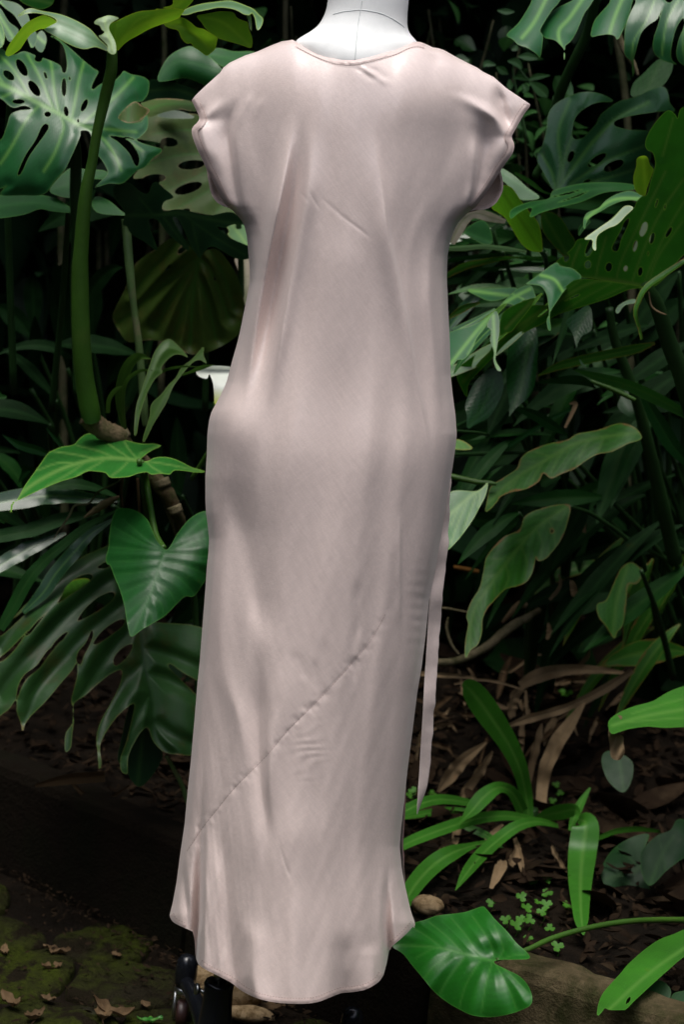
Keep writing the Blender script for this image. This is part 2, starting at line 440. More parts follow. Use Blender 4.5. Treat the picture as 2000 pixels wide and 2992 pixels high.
M['litter'] = leaf_mat('litter', (.016, .0095, .005), (.1, .06, .03), None, .85, .05, spec=.08, vary=1.5, blotch=(.065, .045, .024), bl_amt=.45)  # litter colour lowered to carry the shade over the bed

def rough_mat(name, c1, c2, c3=None, s1=6, s2=30, rough=.9, bs=.6, bd=.01, spec=.08, t=(.45, .62)):
    m, nt, b = new_mat(name)
    n1 = noise(nt, s1, 6, .65); n2 = noise(nt, s2, 6, .7)
    c = mixc(nt, ramp(nt, n1, .35, .65), c1, c2)
    if c3: c = mixc(nt, ramp(nt, noise(nt, s1 * 1.7, 7, .7, dist=.4), *t), c, c3)
    c = mixc(nt, math_(nt, 'MULTIPLY', ramp(nt, n2, .35, .75), .45), c, tuple(v * .35 for v in c1))
    nt.links.new(c, b.inputs['Base Color']); b.inputs['Roughness'].default_value = rough; b.inputs['Specular IOR Level'].default_value = spec
    bump(nt, b, math_(nt, 'ADD', n2, math_(nt, 'MULTIPLY', noise(nt, s2 * 4, 4), .4)), bs, bd)
    return m
M['soil'] = rough_mat('dark_soil', (.006, .0045, .003), (.010, .007, .004), (.015, .010, .006), 5, 40, .95, .8, .015)  # soil taken near black, deep shade included in the colour
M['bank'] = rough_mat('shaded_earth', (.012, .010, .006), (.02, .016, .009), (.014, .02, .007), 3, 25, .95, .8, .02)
M['stone'] = rough_mat('mossy_stone', (.040, .036, .022), (.030, .036, .008), (.060, .085, .008), 9, 70, .9, .9, .008, t=(.42, .6))
def moss_mat():
    m, nt, bs_ = new_mat('mossy_paving')
    n1 = noise(nt, 4.5, 6, .65); n2 = noise(nt, 13, 6, .7, dist=.5); n3 = noise(nt, 70, 5, .7); n4 = noise(nt, 190, 3, .6)
    c = mixc(nt, ramp(nt, n1, .38, .60), (.018, .015, .009), (.034, .046, .005))
    c = mixc(nt, ramp(nt, n2, .50, .58), c, (.012, .009, .005))
    c = mixc(nt, math_(nt, 'MULTIPLY', ramp(nt, noise(nt, 7.5, 6, .7), .62, .72), .7), c, (.07, .066, .052))
    c = mixc(nt, math_(nt, 'MULTIPLY', ramp(nt, n3, .40, .70), .65), c, (.010, .009, .004))
    nt.links.new(c, bs_.inputs['Base Color']); bs_.inputs['Roughness'].default_value = .95; bs_.inputs['Specular IOR Level'].default_value = .06
    bump(nt, bs_, math_(nt, 'ADD', n3, math_(nt, 'ADD', math_(nt, 'MULTIPLY', n4, .5), n2)), 1.0, .010)
    return m
M['stone'] = moss_mat()
M['stone_grey'] = rough_mat('grey_stone', (.075, .07, .055), (.11, .10, .08), (.035, .045, .01), 7, 50, .85, .6, .005)
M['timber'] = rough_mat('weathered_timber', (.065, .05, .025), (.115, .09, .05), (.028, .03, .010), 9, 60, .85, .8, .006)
M['timber_shaded'] = rough_mat('shaded_timber', (.007, .005, .003), (.010, .007, .004), (.007, .007, .003), 4, 45, .9, .8, .006)  # near-black timber: the shadowed left wall painted into the colour
M['bark'] = rough_mat('ringed_bark', (.16, .12, .07), (.09, .065, .035), (.05, .06, .02), 20, 70, .85, .8, .004)
M['root'] = rough_mat('root_bark', (.14, .115, .07), (.20, .17, .10), (.05, .05, .02), 14, 60, .85, .7, .004)
M['trunk'] = rough_mat('thin_trunk', (.05, .05, .026), (.075, .07, .04), (.02, .03, .01), 8, 40, .85, .5, .004)
M['orange_bark'] = rough_mat('orange_stick', (.19, .085, .02), (.13, .06, .015), None, 10, 60, .8, .5, .003)
M['bread'] = rough_mat('tan_lump', (.34, .24, .13), (.42, .31, .18), (.14, .09, .04), 40, 120, .9, .9, .004)

# cloth
def satin(name, col, bscale=1.0, rough=.30):
    m, nt, b = new_mat(name)
    L = nt.links
    n1 = noise(nt, 620, 2, .6); n2 = noise(nt, 60, 3, .5); n3 = noise(nt, 7, 3, .5)
    c = mixc(nt, ramp(nt, n3, .3, .7), tuple(v * .965 for v in col), tuple(min(1, v * 1.03) for v in col))
    c = mixc(nt, ramp(nt, n1, .3, .7), c, tuple(v * .90 for v in col))
    st = []
    for ang_ in (42, -48):
        mp0 = nd(nt, 'ShaderNodeMapping'); L.new(coords(nt), mp0.inputs[0]); mp0.inputs['Rotation'].default_value = (0, R(ang_), 0)
        mp1 = nd(nt, 'ShaderNodeMapping'); L.new(mp0.outputs[0], mp1.inputs[0]); mp1.inputs['Scale'].default_value = (1, 1, .07)
        st.append(noise(nt, 330, 3, .6, mp1.outputs[0]))
    weave = math_(nt, 'ADD', math_(nt, 'MULTIPLY', st[0], .6), math_(nt, 'MULTIPLY', st[1], .4))
    c = mixc(nt, ramp(nt, weave, .38, .62), c, tuple(v * .87 for v in col))
    L.new(c, b.inputs['Base Color']); b.inputs['Roughness'].default_value = rough
    b.inputs['Specular IOR Level'].default_value = .85
    b.inputs['Sheen Weight'].default_value = .18; b.inputs['Sheen Roughness'].default_value = .4
    b.inputs['Anisotropic'].default_value = .35
    mp = nd(nt, 'ShaderNodeMapping'); L.new(coords(nt), mp.inputs[0]); mp.inputs['Scale'].default_value = (1, 1, .35); mp.inputs['Rotation'].default_value = (0, R(24), 0)
    n4 = noise(nt, 22, 4, .55, mp.outputs[0])
    h = math_(nt, 'ADD', math_(nt, 'ADD', math_(nt, 'MULTIPLY', n1, .14), math_(nt, 'MULTIPLY', weave, .22)), math_(nt, 'ADD', math_(nt, 'MULTIPLY', n2, .2), math_(nt, 'MULTIPLY', n4, .3)))
    bump(nt, b, h, .34 * bscale, .0035)
    return m
M['satin'] = satin('blush_satin', (.86, .715, .665))
M['satin_inside'] = satin('blush_satin_wrong_side', (.66, .53, .48), rough=.6)
M['band'] = satin('blush_satin_band', (.74, .59, .545), 1.4, .46)  # neckline binding's steeper, dimmer face put into this darker colour
M['cuff'] = satin('blush_satin_cuff', (.62, .485, .445), 1.2, .5)
M['facing'] = satin('mauve_facing', (.26, .13, .14), 1, .6)
def plain(name, col, rough=.5, metal=0., spec=.5, bs=0, bscale=200):
    m, nt, b = new_mat(name)
    n1 = noise(nt, 30, 4, .6)
    c = mixc(nt, n1, tuple(v * .85 for v in col), tuple(min(1, v * 1.12) for v in col))
    nt.links.new(c, b.inputs['Base Color']); b.inputs['Roughness'].default_value = rough; b.inputs['Metallic'].default_value = metal
    b.inputs['Specular IOR Level'].default_value = spec
    if bs: bump(nt, b, noise(nt, bscale, 3), bs, .001)
    return m
M['thread'] = plain('thread', (.55, .44, .41), .7)
M['cotton'] = plain('white_cotton', (.88, .89, .87), .85, 0, .2, .25, 900)
M['seam'] = plain('cotton_seam', (.60, .63, .62), .9, 0, .1)
M['black'] = plain('black_plastic', (.008, .009, .012), .22, 0, .5)
M['chrome'] = plain('chrome', (.62, .60, .52), .18, 1.0)
M['steel'] = plain('brushed_steel', (.5, .52, .52), .32, 1.0)
M['wheel'] = plain('caster_wheel', (.03, .012, .010), .45)
def calla_mat():
    m, nt, b = new_mat('calla_spathe')
    at = attr(nt, 'warm')
    c = mixc(nt, at, (.78, .82, .74), (.55, .62, .10))
    nt.links.new(c, b.inputs['Base Color']); b.inputs['Roughness'].default_value = .5
    t = nd(nt, 'ShaderNodeBsdfTranslucent'); nt.links.new(c, t.inputs[0]); mx = nd(nt, 'ShaderNodeMixShader'); mx.inputs[0].default_value = .3
    nt.links.new(b.outputs[0], mx.inputs[1]); nt.links.new(t.outputs[0], mx.inputs[2]); nt.links.new(mx.outputs[0], nt.nodes['Material Output'].inputs[0])
    return m
M['spathe'] = calla_mat()
# ------------------------------------------------------------------ the dress
def interp(x, pts):
    p = np.array(pts, float); return np.interp(x, p[:, 0], p[:, 1])
TOP = [(560, 293), (571, 279), (601, 250), (643, 212), (652, 198), (671, 183), (716, 162), (751, 151), (799, 130), (824, 121), (856, 116), (869, 124),
       (900, 140), (938, 158), (977, 171), (1002, 175.5), (1038, 175.5), (1079, 167), (1117, 156), (1155, 145), (1181, 133), (1201, 125), (1224, 122),
       (1244, 128), (1265, 138), (1283, 141), (1300, 147), (1328, 163), (1358, 179), (1397, 198), (1412, 209), (1445, 225), (1481, 256), (1532, 292), (1550, 304)]
XL = [(0, 560), (293, 560), (310, 568), (335, 580), (349, 584), (358, 577), (368, 566), (381, 560), (403, 564), (432, 575), (460, 588), (495, 604), (511, 613), (546, 630),
      (588, 652), (606, 667), (610, 677), (623, 687), (636, 700), (655, 713), (687, 721), (751, 727), (783, 730), (824, 730), (856, 724), (897, 716), (976, 700), (1011, 691),
      (1056, 678), (1117, 662), (1152, 646), (1181, 630), (1203, 618), (1228, 611), (1267, 606), (1331, 604), (1395, 600), (1459, 600), (1498, 602), (1536, 607), (1574, 611),
      (1613, 609), (1650, 605), (1735, 599), (1824, 592), (1939, 583), (1996, 577), (2104, 568), (2219, 558), (2314, 548), (2410, 539), (2512, 524), (2582, 515), (2640, 504),
      (2675, 495), (3000, 495)]
XR = [(0, 1550), (304, 1550), (312, 1549), (338, 1530), (370, 1512), (393, 1499), (401, 1495), (408, 1499), (417, 1503), (430, 1504), (448, 1499), (468, 1486), (499, 1463), (522, 1450),
      (553, 1430), (578, 1412), (601, 1394), (612, 1380), (619, 1372), (627, 1363), (647, 1343), (663, 1333), (678, 1326), (700, 1318), (746, 1309), (809, 1307), (905, 1311), (1007, 1316), (1096, 1318),
      (1160, 1325), (1211, 1332), (1269, 1336), (1300, 1333), (1351, 1326), (1430, 1313), (1510, 1300), (1585, 1287), (1664, 1274), (1754, 1255), (1856, 1245), (1951, 1233), (2027, 1220),
      (2155, 1204), (2257, 1191), (2346, 1182), (2423, 1173), (2474, 1169), (2538, 1175), (2589, 1185), (2659, 1201), (2697, 1214), (3000, 1214)]
XLF = [(0, 560), (293, 560), (349, 590), (420, 600), (497, 604), (530, 609), (565, 617), (588, 631), (601, 650), (606, 667)]
XRF = [(0, 1550), (304, 1550), (350, 1521), (396, 1497), (430, 1490), (500, 1464), (530, 1471), (558, 1470), (586, 1456), (602, 1440), (612, 1417), (613, 1392), (618, 1372)]
HEM = [(495, 2675), (506, 2694), (538, 2711), (562, 2722), (568, 2745), (572, 2800), (580, 2818), (601, 2833), (641, 2853), (675, 2871), (710, 2897), (756, 2918), (813, 2930), (882, 2933),
       (928, 2928), (963, 2915), (997, 2902), (1037, 2898), (1072, 2890), (1106, 2870), (1122, 2848), (1131, 2815), (1138, 2780), (1150, 2762), (1181, 2735), (1212, 2703), (1214, 2698)]
DROWS = [(130, [(0, -.005), (.05, .010), (.1, .026), (.18, .050), (.25, .074), (.314, .092), (.38, .106), (.5, .114), (.62, .106), (.686, .092), (.75, .074), (.82, .050), (.9, .026), (.95, .010), (1, -.005)]),
         (300, [(0, -.005), (.05, .012), (.1, .030), (.18, .052), (.25, .077), (.314, .096), (.38, .111), (.5, .119), (.62, .111), (.686, .096), (.75, .077), (.82, .052), (.9, .030), (.95, .012), (1, -.005)]),
         (430, [(0, .022), (.05, .029), (.1, .038), (.18, .056), (.227, .073), (.304, .096), (.38, .112), (.5, .122), (.62, .112), (.696, .096), (.773, .073), (.82, .056), (.9, .038), (.95, .029), (1, .022)]),
         (560, [(0, .012), (.05, .030), (.12, .052), (.174, .070), (.266, .095), (.36, .114), (.5, .123), (.64, .114), (.734, .095), (.826, .070), (.88, .052), (.95, .030), (1, .012)]),
         (660, [(0, 0), (.03, .036), (.08, .060), (.2, .092), (.35, .115), (.5, .122), (.65, .115), (.8, .092), (.92, .060), (.97, .036), (1, 0)]),
         (1000, [(0, 0), (.03, .036), (.08, .058), (.2, .092), (.35, .114), (.5, .121), (.65, .114), (.8, .092), (.92, .058), (.97, .036), (1, 0)]),
         (1180, [(0, 0), (.03, .040), (.08, .066), (.2, .100), (.35, .121), (.5, .125), (.65, .121), (.8, .098), (.92, .062), (.97, .038), (1, 0)]),
         (1330, [(0, 0), (.03, .046), (.08, .076), (.2, .112), (.35, .132), (.5, .133), (.65, .132), (.8, .110), (.92, .074), (.97, .046), (1, 0)]),
         (1500, [(0, 0), (.03, .044), (.08, .070), (.2, .106), (.35, .129), (.5, .134), (.65, .130), (.8, .108), (.92, .070), (.97, .044), (1, 0)]),
         (2000, [(0, 0), (.03, .042), (.08, .068), (.2, .104), (.35, .129), (.5, .137), (.65, .130), (.8, .108), (.92, .070), (.97, .044), (1, 0)]),
         (2600, [(0, 0), (.03, .040), (.08, .068), (.2, .106), (.35, .138), (.5, .146), (.65, .134), (.8, .108), (.92, .066), (.97, .042), (1, 0)]),
         (2940, [(0, 0), (.03, .040), (.08, .072), (.2, .116), (.35, .150), (.5, .156), (.65, .140), (.8, .110), (.92, .066), (.97, .042), (1, 0)])]
_ya = np.array([r[0] for r in DROWS], float); _aa = np.sort(np.concatenate([np.linspace(0, 1, 121), [.005, .01, .015, .985, .99, .995]]))
def _prow(pts):
    p = np.array(pts)
    # smooth the piecewise profile with an elliptical start at both rims
    v = np.interp(_aa, p[:, 0], p[:, 1]); k = np.hanning(9); k /= k.sum()
    vs_ = np.convolve(np.pad(v, 4, 'edge'), k, 'same')[4:-4]
    rim = np.clip(np.minimum(_aa, 1 - _aa) / .05, 0, 1)
    return v * (1 - rim) + vs_ * rim
_dt = np.array([_prow(r[1]) for r in DROWS])
_yf = np.linspace(100, 2960, 300)
_dtf = np.stack([np.interp(_yf, _ya, _dt[:, k]) for k in range(len(_aa))], 1)
_k = np.hanning(31); _k /= _k.sum()
_dtf = np.stack([np.convolve(np.pad(_dtf[:, k], 15, 'edge'), _k, 'same')[15:-15] for k in range(len(_aa))], 1)
def base_depth(a, y):
    yi = np.clip((y - _yf[0]) / (_yf[1] - _yf[0]), 0, len(_yf) - 1.001); i = yi.astype(int); fy = yi - i
    j = np.clip(np.searchsorted(_aa, a) - 1, 0, len(_aa) - 2); fx = np.clip((a - _aa[j]) / (_aa[j + 1] - _aa[j]), 0, 1)
    return (_dtf[i, j] * (1 - fx) + _dtf[i, j + 1] * fx) * (1 - fy) + (_dtf[i + 1, j] * (1 - fx) + _dtf[i + 1, j + 1] * fx) * fy

_ygr = np.arange(0, 3001, 2.0)
def _smooth(tab, w):
    v = interp(_ygr, tab); m_ = int(1.5 * w); k = np.exp(-(np.arange(-m_, m_ + 1) * 2.0 / w) ** 2); k /= k.sum(); h_ = len(k) // 2
    return np.convolve(np.pad(v, h_, 'edge'), k, 'valid')
_xl, _xr = _smooth(XL, 7), _smooth(XR, 7)
_xls, _xrs = _smooth(XL, 90), _smooth(XR, 90)
def fXL(y): return np.interp(y, _ygr, _xl)
def fXR(y): return np.interp(y, _ygr, _xr)
def x_of(a, y):
    l, r_ = np.interp(y, _ygr, _xls), np.interp(y, _ygr, _xrs)
    return l * (1 - a) + r_ * a + (fXL(y) - l) * np.exp(-(a / .07) ** 2) + (fXR(y) - r_) * np.exp(-((1 - a) / .07) ** 2)
def a_of(x, y):
    l, r_ = np.interp(y, _ygr, _xls), np.interp(y, _ygr, _xrs); dl, dr = fXL(y) - l, fXR(y) - r_
    a = np.clip((x - fXL(y)) / (fXR(y) - fXL(y)), 0, 1)
    for _ in range(12):
        n = (x - l - dl * np.exp(-(a / .07) ** 2) - dr * np.exp(-((1 - a) / .07) ** 2)) / (r_ - l)
        a = np.clip(.5 * a + .5 * n, 0, 1)
    return a
# folds: rows of (y, x, amplitude_m, width_left, width_right)
FOLDS = [
    [(300, 866, 0, 26, 22), (345, 858, .012, 30, 16), (467, 840, .023, 30, 15), (610, 812, .028, 28, 15), (700, 793, .029, 28, 16), (873, 759, .027, 27, 18), (994, 740, .020, 24, 18), (1096, 727, .018, 22, 17), (1180, 714, .011, 30, 20), (1270, 700, 0, 30, 30)],
    [(300, 885, 0, 16, 16), (400, 876, -.005, 20, 17), (530, 866, -.009, 22, 17), (682, 836, -.014, 22, 17), (841, 806, -.016, 22, 17), (969, 782, -.016, 22, 15), (1096, 760, -.013, 20, 15), (1190, 742, 0, 18, 18)],
    [(300, 912, 0, 18, 24), (340, 910, .008, 18, 26), (514, 906, .011, 18, 30), (650, 885, .010, 16, 26), (778, 858, .013, 15, 30), (905, 835, .016, 15, 28), (1033, 816, .016, 14, 26), (1128, 800, .013, 15, 28), (1225, 772, .005, 24, 30), (1290, 755, 0, 26, 30)],
    [(330, 1078, 0, 40, 16), (390, 1086, .010, 42, 17), (510, 1112, .015, 44, 14), (700, 1134, .014, 44, 12), (777, 1153, .013, 42, 11), (956, 1191, .012, 40, 10), (1084, 1210, .010, 38, 10), (1224, 1239, .008, 34, 10), (1377, 1262, .006, 30, 10), (1560, 1278, 0, 20, 9)],
    [(620, 1250, 0, 24, 22), (714, 1252, .009, 24, 20), (905, 1256, .011, 24, 20), (1096, 1275, .009, 20, 16), (1224, 1288, .004, 16, 12), (1340, 1303, 0, 14, 10)],
    [(560, 1010, 0, 60, 60), (760, 1010, .004, 70, 60), (1000, 1000, .003, 80, 60), (1200, 990, 0, 80, 60)],
    # left sleeve drape
    [(262, 700, 0, 22, 12), (288, 690, -.008, 28, 16), (330, 673, -.013, 30, 16), (390, 664, -.014, 28, 14), (450, 671, -.013, 28, 14), (520, 681, -.011, 26, 14), (600, 697, -.009, 20, 12), (720, 735, 0, 16, 12)],
    [(275, 660, 0, 26, 20), (296, 642, .009, 30, 20), (325, 615, .012, 26, 24), (362, 585, .010, 20, 26), (430, 596, .007, 18, 26), (520, 635, 0, 18, 26)],
    [(300, 600, 0, 20, 14), (325, 590, -.003, 26, 18), (350, 588, -.005, 24, 16), (372, 580, 0, 18, 10)],
    [(255, 745, 0, 10, 8), (290, 728, .0018, 13, 11), (340, 706, .0018, 15, 13), (400, 695, 0, 12, 10)],
    [(270, 775, 0, 12, 10), (310, 757, .0013, 15, 13), (370, 735, 0, 14, 12)],
    # right sleeve drape
    [(232, 1450, 0, 14, 12), (250, 1456, -.005, 18, 14), (292, 1466, -.010, 20, 16), (343, 1476, -.011, 20, 16), (380, 1484, -.008, 16, 14), (405, 1490, 0, 12, 10)],
    [(255, 1320, 0, 34, 30), (276, 1345, .008, 36, 30), (296, 1385, .011, 36, 28), (326, 1428, .013, 34, 24), (358, 1462, .012, 30, 18), (400, 1478, .008, 30, 16), (450, 1470, .004, 30, 20), (520, 1440, 0, 30, 20)],
    [(320, 1405, 0, 30, 26), (370, 1410, -.010, 36, 30), (420, 1418, -.013, 32, 32), (480, 1408, -.012, 26, 30), (550, 1394, -.010, 18, 24), (605, 1378, -.004, 12, 14), (630, 1366, 0, 12, 12)],
    [(360, 1384, 0, 16, 10), (420, 1389, .008, 18, 10), (496, 1388, .009, 18, 10), (547, 1382, .008, 16, 10), (600, 1364, .005, 14, 10), (680, 1335, 0, 14, 10)],
    # small pleats under the neckline
    [(186, 1050, 0, 9, 9), (196, 1060, .0015, 13, 13), (215, 1088, .0016, 15, 15), (235, 1115, .0012, 17, 17), (262, 1140, 0, 14, 14)],
    [(186, 1036, 0, 9, 9), (200, 1048, -.001, 13, 13), (225, 1080, -.0012, 16, 15), (250, 1102, 0, 13, 12)],
    [(186, 1075, 0, 8, 8), (200, 1092, -.0008, 13, 13), (222, 1118, -.0008, 14, 14), (245, 1142, 0, 12, 12)],
    [(150, 1255, 0, 18, 18), (175, 1280, -.004, 18, 18), (200, 1300, 0, 20, 20)],
    # fine pressed creases
    [(560, 922, 0, 5, 5), (575, 938, -.0003, 9, 9), (632, 1000, -.0005, 10, 10), (665, 1045, -.0006, 9, 9), (702, 1090, -.0005, 9, 9), (712, 1100, 0, 5, 5)],
    [(553, 876, 0, 4, 4), (575, 890, -.0005, 6, 6), (598, 905, 0, 4, 4)],
    [(540, 898, 0, 4, 4), (580, 915, -.0005, 6, 6), (630, 945, 0, 4, 4)],
    # hip and skirt
    [(1370, 655, 0, 40, 60), (1409, 668, -.006, 50, 76), (1569, 718, -.010, 46, 64), (1696, 745, -.010, 44, 60), (1824, 768, -.009, 36, 50), (1930, 788, 0, 34, 44)],
    [(1500, 645, 0, 20, 20), (1620, 650, .004, 22, 24), (1820, 640, .006, 26, 34), (1960, 650, .005, 30, 40), (2100, 700, .006, 26, 26), (2220, 714, .005, 22, 24), (2330, 720, 0, 22, 22)],
    [(1840, 758, 0, 34, 26), (2074, 757, -.009, 34, 20), (2212, 760, -.011, 28, 14), (2304, 764, -.010, 26, 14), (2418, 776, -.007, 28, 18), (2560, 790, 0, 34, 24)],
    [(1820, 812, 0, 40, 40), (1990, 816, .0035, 44, 44), (2090, 808, .004, 30, 38), (2200, 792, .006, 16, 28), (2330, 790, .005, 14, 26), (2480, 800, 0, 16, 30)],
    [(1660, 1040, 0, 12, 14), (1718, 1043, -.002, 18, 15), (1830, 1046, -.0026, 17, 13), (1890, 1040, -.002, 13, 12), (1930, 1032, 0, 10, 10)],
    [(1905, 1040, 0, 8, 8), (1945, 1036, -.0012, 12, 12), (2010, 1040, 0, 8, 8)],
    [(1880, 862, 0, 12, 8), (1925, 872, -.0008, 20, 15), (1975, 892, -.0008, 20, 15), (2015, 915, 0, 10, 8)],
    [(1900, 905, 0, 10, 8), (1950, 918, -.0008, 18, 14), (2005, 930, -.0010, 17, 13), (2050, 926, 0, 8, 7)],
    [(1840, 940, 0, 12, 8), (1900, 948, -.0007, 18, 13), (1960, 948, -.0007, 16, 12), (2030, 940, 0, 8, 7)],
    [(1985, 945, 0, 8, 8), (2030, 953, -.0008, 14, 12), (2065, 950, 0, 8, 7)],
    [(1470, 1168, 0, 10, 5), (1520, 1169, .0032, 12, 5), (1684, 1169, .004, 12, 5), (1800, 1170, .0034, 12, 5), (1900, 1172, 0, 12, 5)],
    [(1300, 1262, 0, 26, 12), (1420, 1270, .004, 24, 10), (1600, 1258, .004, 22, 10), (1750, 1240, 0, 20, 10)],
    [(2150, 590, 0, 14, 12), (2300, 592, -.004, 14, 10), (2430, 586, -.012, 14, 9), (2560, 583, -.030, 16, 8), (2700, 579, -.050, 16, 6), (2760, 572, -.055, 12, 5), (2940, 570, -.055, 10, 5)],
    [(2350, 612, 0, 12, 24), (2500, 606, .008, 12, 26), (2700, 600, .014, 10, 30), (2940, 596, .016, 10, 30)],
    [(2480, 540, 0, 10, 12), (2560, 535, -.005, 10, 12), (2640, 545, -.008, 12, 12), (2720, 550, -.006, 12, 12)],
    [(2330, 660, 0, 20, 24), (2480, 655, -.007, 20, 24), (2640, 662, -.006, 22, 28), (2760, 676, -.010, 24, 30), (2860, 690, -.013, 22, 26), (2940, 695, -.014, 22, 26)],
    [(2650, 720, 0, 20, 40), (2760, 742, .006, 22, 46), (2860, 740, .012, 22, 50), (2940, 760, .014, 24, 50)],
    [(2700, 1005, 0, 40, 36), (2830, 1010, -.008, 36, 34), (2900, 1012, -.016, 34, 34), (2940, 1014, -.018, 34, 34)],
    [(2740, 1085, 0, 30, 22), (2830, 1090, .008, 30, 20), (2900, 1092, .012, 30, 20)],
    [(2480, 1136, 0, 12, 12), (2600, 1132, -.008, 12, 10), (2700, 1134, -.022, 13, 10), (2780, 1140, -.034, 13, 12), (2940, 1142, -.036, 13, 12)],
    [(2250, 880, 0, 60, 60), (2420, 870, .006, 70, 70), (2600, 860, .005, 70, 70), (2800, 870, .012, 80, 70), (2940, 880, .020, 80, 70)],
    [(2440, 814, 0, 5, 5), (2500, 826, -.0006, 6, 6), (2550, 842, -.0010, 6, 6), (2580, 862, 0, 5, 5)],
]
SEAM = [(2530, 521), (2487, 546), (2418, 592), (2367, 632), (2298, 689), (2212, 775), (2131, 844), (2051, 925), (1965, 1005), (1885, 1074), (1839, 1103), (1787, 1131), (1684, 1177), (1620, 1223), (1560, 1262)]
def folds(x, y):
    d = np.zeros_like(x)
    for f in FOLDS:
        p = np.array(f, float)
        m = (y > p[0, 0]) & (y < p[-1, 0])
        if not m.any(): 
            continue
        ym = y[m]
        yd = np.linspace(p[0, 0], p[-1, 0], 160); kw = np.hanning(35); kw /= kw.sum()
        def sc_(c, mode):
            v = np.interp(yd, p[:, 0], p[:, c])
            if mode == 'lin':
                v = np.concatenate([v[0] - (v[1] - v[0]) * np.arange(17, 0, -1), v, v[-1] + (v[-1] - v[-2]) * np.arange(1, 18)])
            else:
                e0, e1 = (0, 0) if abs(p[-1, 2]) < 1e-9 else (0, v[-1])
                v = np.concatenate([np.full(17, e0 if c == 2 else v[0]), v, np.full(17, e1 if c == 2 else v[-1])])
            return np.convolve(v, kw, 'valid')
        xc = np.interp(ym, yd, sc_(1, 'lin')); am = np.interp(ym, yd, sc_(2, 'z')); wl_ = np.interp(ym, yd, sc_(3, 'z')); wr_ = np.interp(ym, yd, sc_(4, 'z'))
        ln_ = p[-1, 0] - p[0, 0]; on = np.clip((ym - p[0, 0]) / (.34 * ln_), 0, 1); am = am * on * on * (3 - 2 * on)
        if abs(p[-1, 2]) < 1e-9: off_ = np.clip((p[-1, 0] - ym) / (.34 * ln_), 0, 1); am = am * off_ * off_ * (3 - 2 * off_)
        dx = x[m] - xc; w = np.where(dx < 0, wl_, wr_)
        d[m] += am * np.exp(-np.abs(dx / w) ** 1.75)
    sp = np.array(SEAM[::-1], float); sp = np.stack([np.linspace(1540, 2540, 200), np.convolve(np.pad(np.interp(np.linspace(1540, 2540, 200), sp[:, 0], sp[:, 1]), 6, 'reflect', reflect_type='odd'), np.hanning(15)[1:-1] / np.hanning(15).sum(), 'valid')], 1); m = (y > 1540) & (y < 2540)
    ym = y[m]; xs = np.interp(ym, sp[:, 0], sp[:, 1]); dx = (x[m] - xs) * .72
    puck = .5 + .5 * wob(x[m] * 1.0, ym * 1.0, 5, 44, 2)
    sf = np.clip((ym - 1740) / 160, 0, 1)
    d[m] += -.0006 * sf * np.exp(-np.abs(dx / 3.2) ** 1.5) - .0009 * sf * puck * np.exp(-(dx / 16) ** 2) * np.clip((1.0 + .6 * wob(x[m], ym, 9, 160, 1)), 0, 2)
    d += .00018 * np.sin((y + .22 * x + 9 * wob(x, y, 77, 90, 1)) / 27 * 6.283) * np.exp(-((x - 905) / 46) ** 2 - ((y - 2190) / 80) ** 2)
    d += .0004 * np.sin((y - .1 * x) / 34 * 6.283) * np.exp(-((x - 1235) / 30) ** 2 - ((y - 1800) / 120) ** 2)
    d += .011 * np.exp(-((x - 688) / 66) ** 2 - ((y - 1228) / 95) ** 2) - .004 * np.exp(-((x - 690) / 60) ** 2 - ((y - 1450) / 100) ** 2)
    # broad and fine cloth noise, run along the bias
    u = x * .80 + y * .60; v = -x * .60 + y * .80
    d += .0026 * wob(x + .10 * y, y * .10, 21, 210, 2) * np.clip((y - 250) / 300, 0, 1) + .0009 * wob(x, y * .22, 22, 90, 3) * (.35 + .65 * np.clip((y - 1200) / 900, 0, 1))
    low = np.clip((y - 1900) / 700, 0, 1) * np.exp(-((x - 560) / 150) ** 2)
    d += .0024 * low * wob(x * 1.2, y * .3, 23, 90, 3)
    return d
_xt = np.arange(540, 1571, 2.0); _kt = np.hanning(29); _kt /= _kt.sum()
_yt = np.convolve(np.pad(interp(_xt, TOP), 14, 'edge'), _kt, 'valid')
def top_depth(x):
    return .098 * np.exp(-((x - 1048) / 150) ** 2)
def back_depth(x, y, a):
    yt = np.interp(x, _xt, _yt)
    h = np.clip((y - yt) / 230, 0, 1); s = np.sqrt(np.clip(1 - (1 - h) ** 2.6, 0, 1)); s = s * (1 - .0 * h)
    d0 = base_depth(a, y); et = top_depth(x)
    rim = np.clip(np.minimum(a, 1 - a) / .03, 0, 1)
    fade = np.clip((y - yt) / 14, 0, 1)
    return et + (d0 - et) * s + folds(x, y) * (.35 + .65 * rim) * fade
def on_dress(x, y, lift=.0):
    x = np.asarray(x, float); y = np.asarray(y, float)
    return PY(x, y, -back_depth(x, y, a_of(x, y)) - lift)

dress = thing('dress', 'long blush pink satin cap-sleeved dress hanging on the white dress form', 'dress', PY(np.array(880.), np.array(2930.), np.array(0.)))
nu_, nv_ = 380, 900
aa = .5 - .5 * np.cos(np.linspace(0, math.pi, nu_ + 1)); aa = .55 * aa + .45 * np.linspace(0, 1, nu_ + 1)
x_top = 560 + 990 * aa; x_hem = 495 + 719 * aa
ytop = interp(x_top, TOP); yhem = interp(x_hem, HEM)
tt = np.linspace(0, 1, nv_ + 1)[:, None]; tt = tt - .04 * np.sin(2 * math.pi * tt) / (2 * math.pi) * 3
Yg = ytop[None] + (yhem - ytop)[None] * tt
Xg = x_of(np.broadcast_to(aa[None], Yg.shape), Yg)
Ag = np.broadcast_to(aa[None], Xg.shape)
x_, y_, a_ = Xg.ravel(), Yg.ravel(), Ag.ravel()
co = PY(x_, y_, -back_depth(x_, y_, a_))
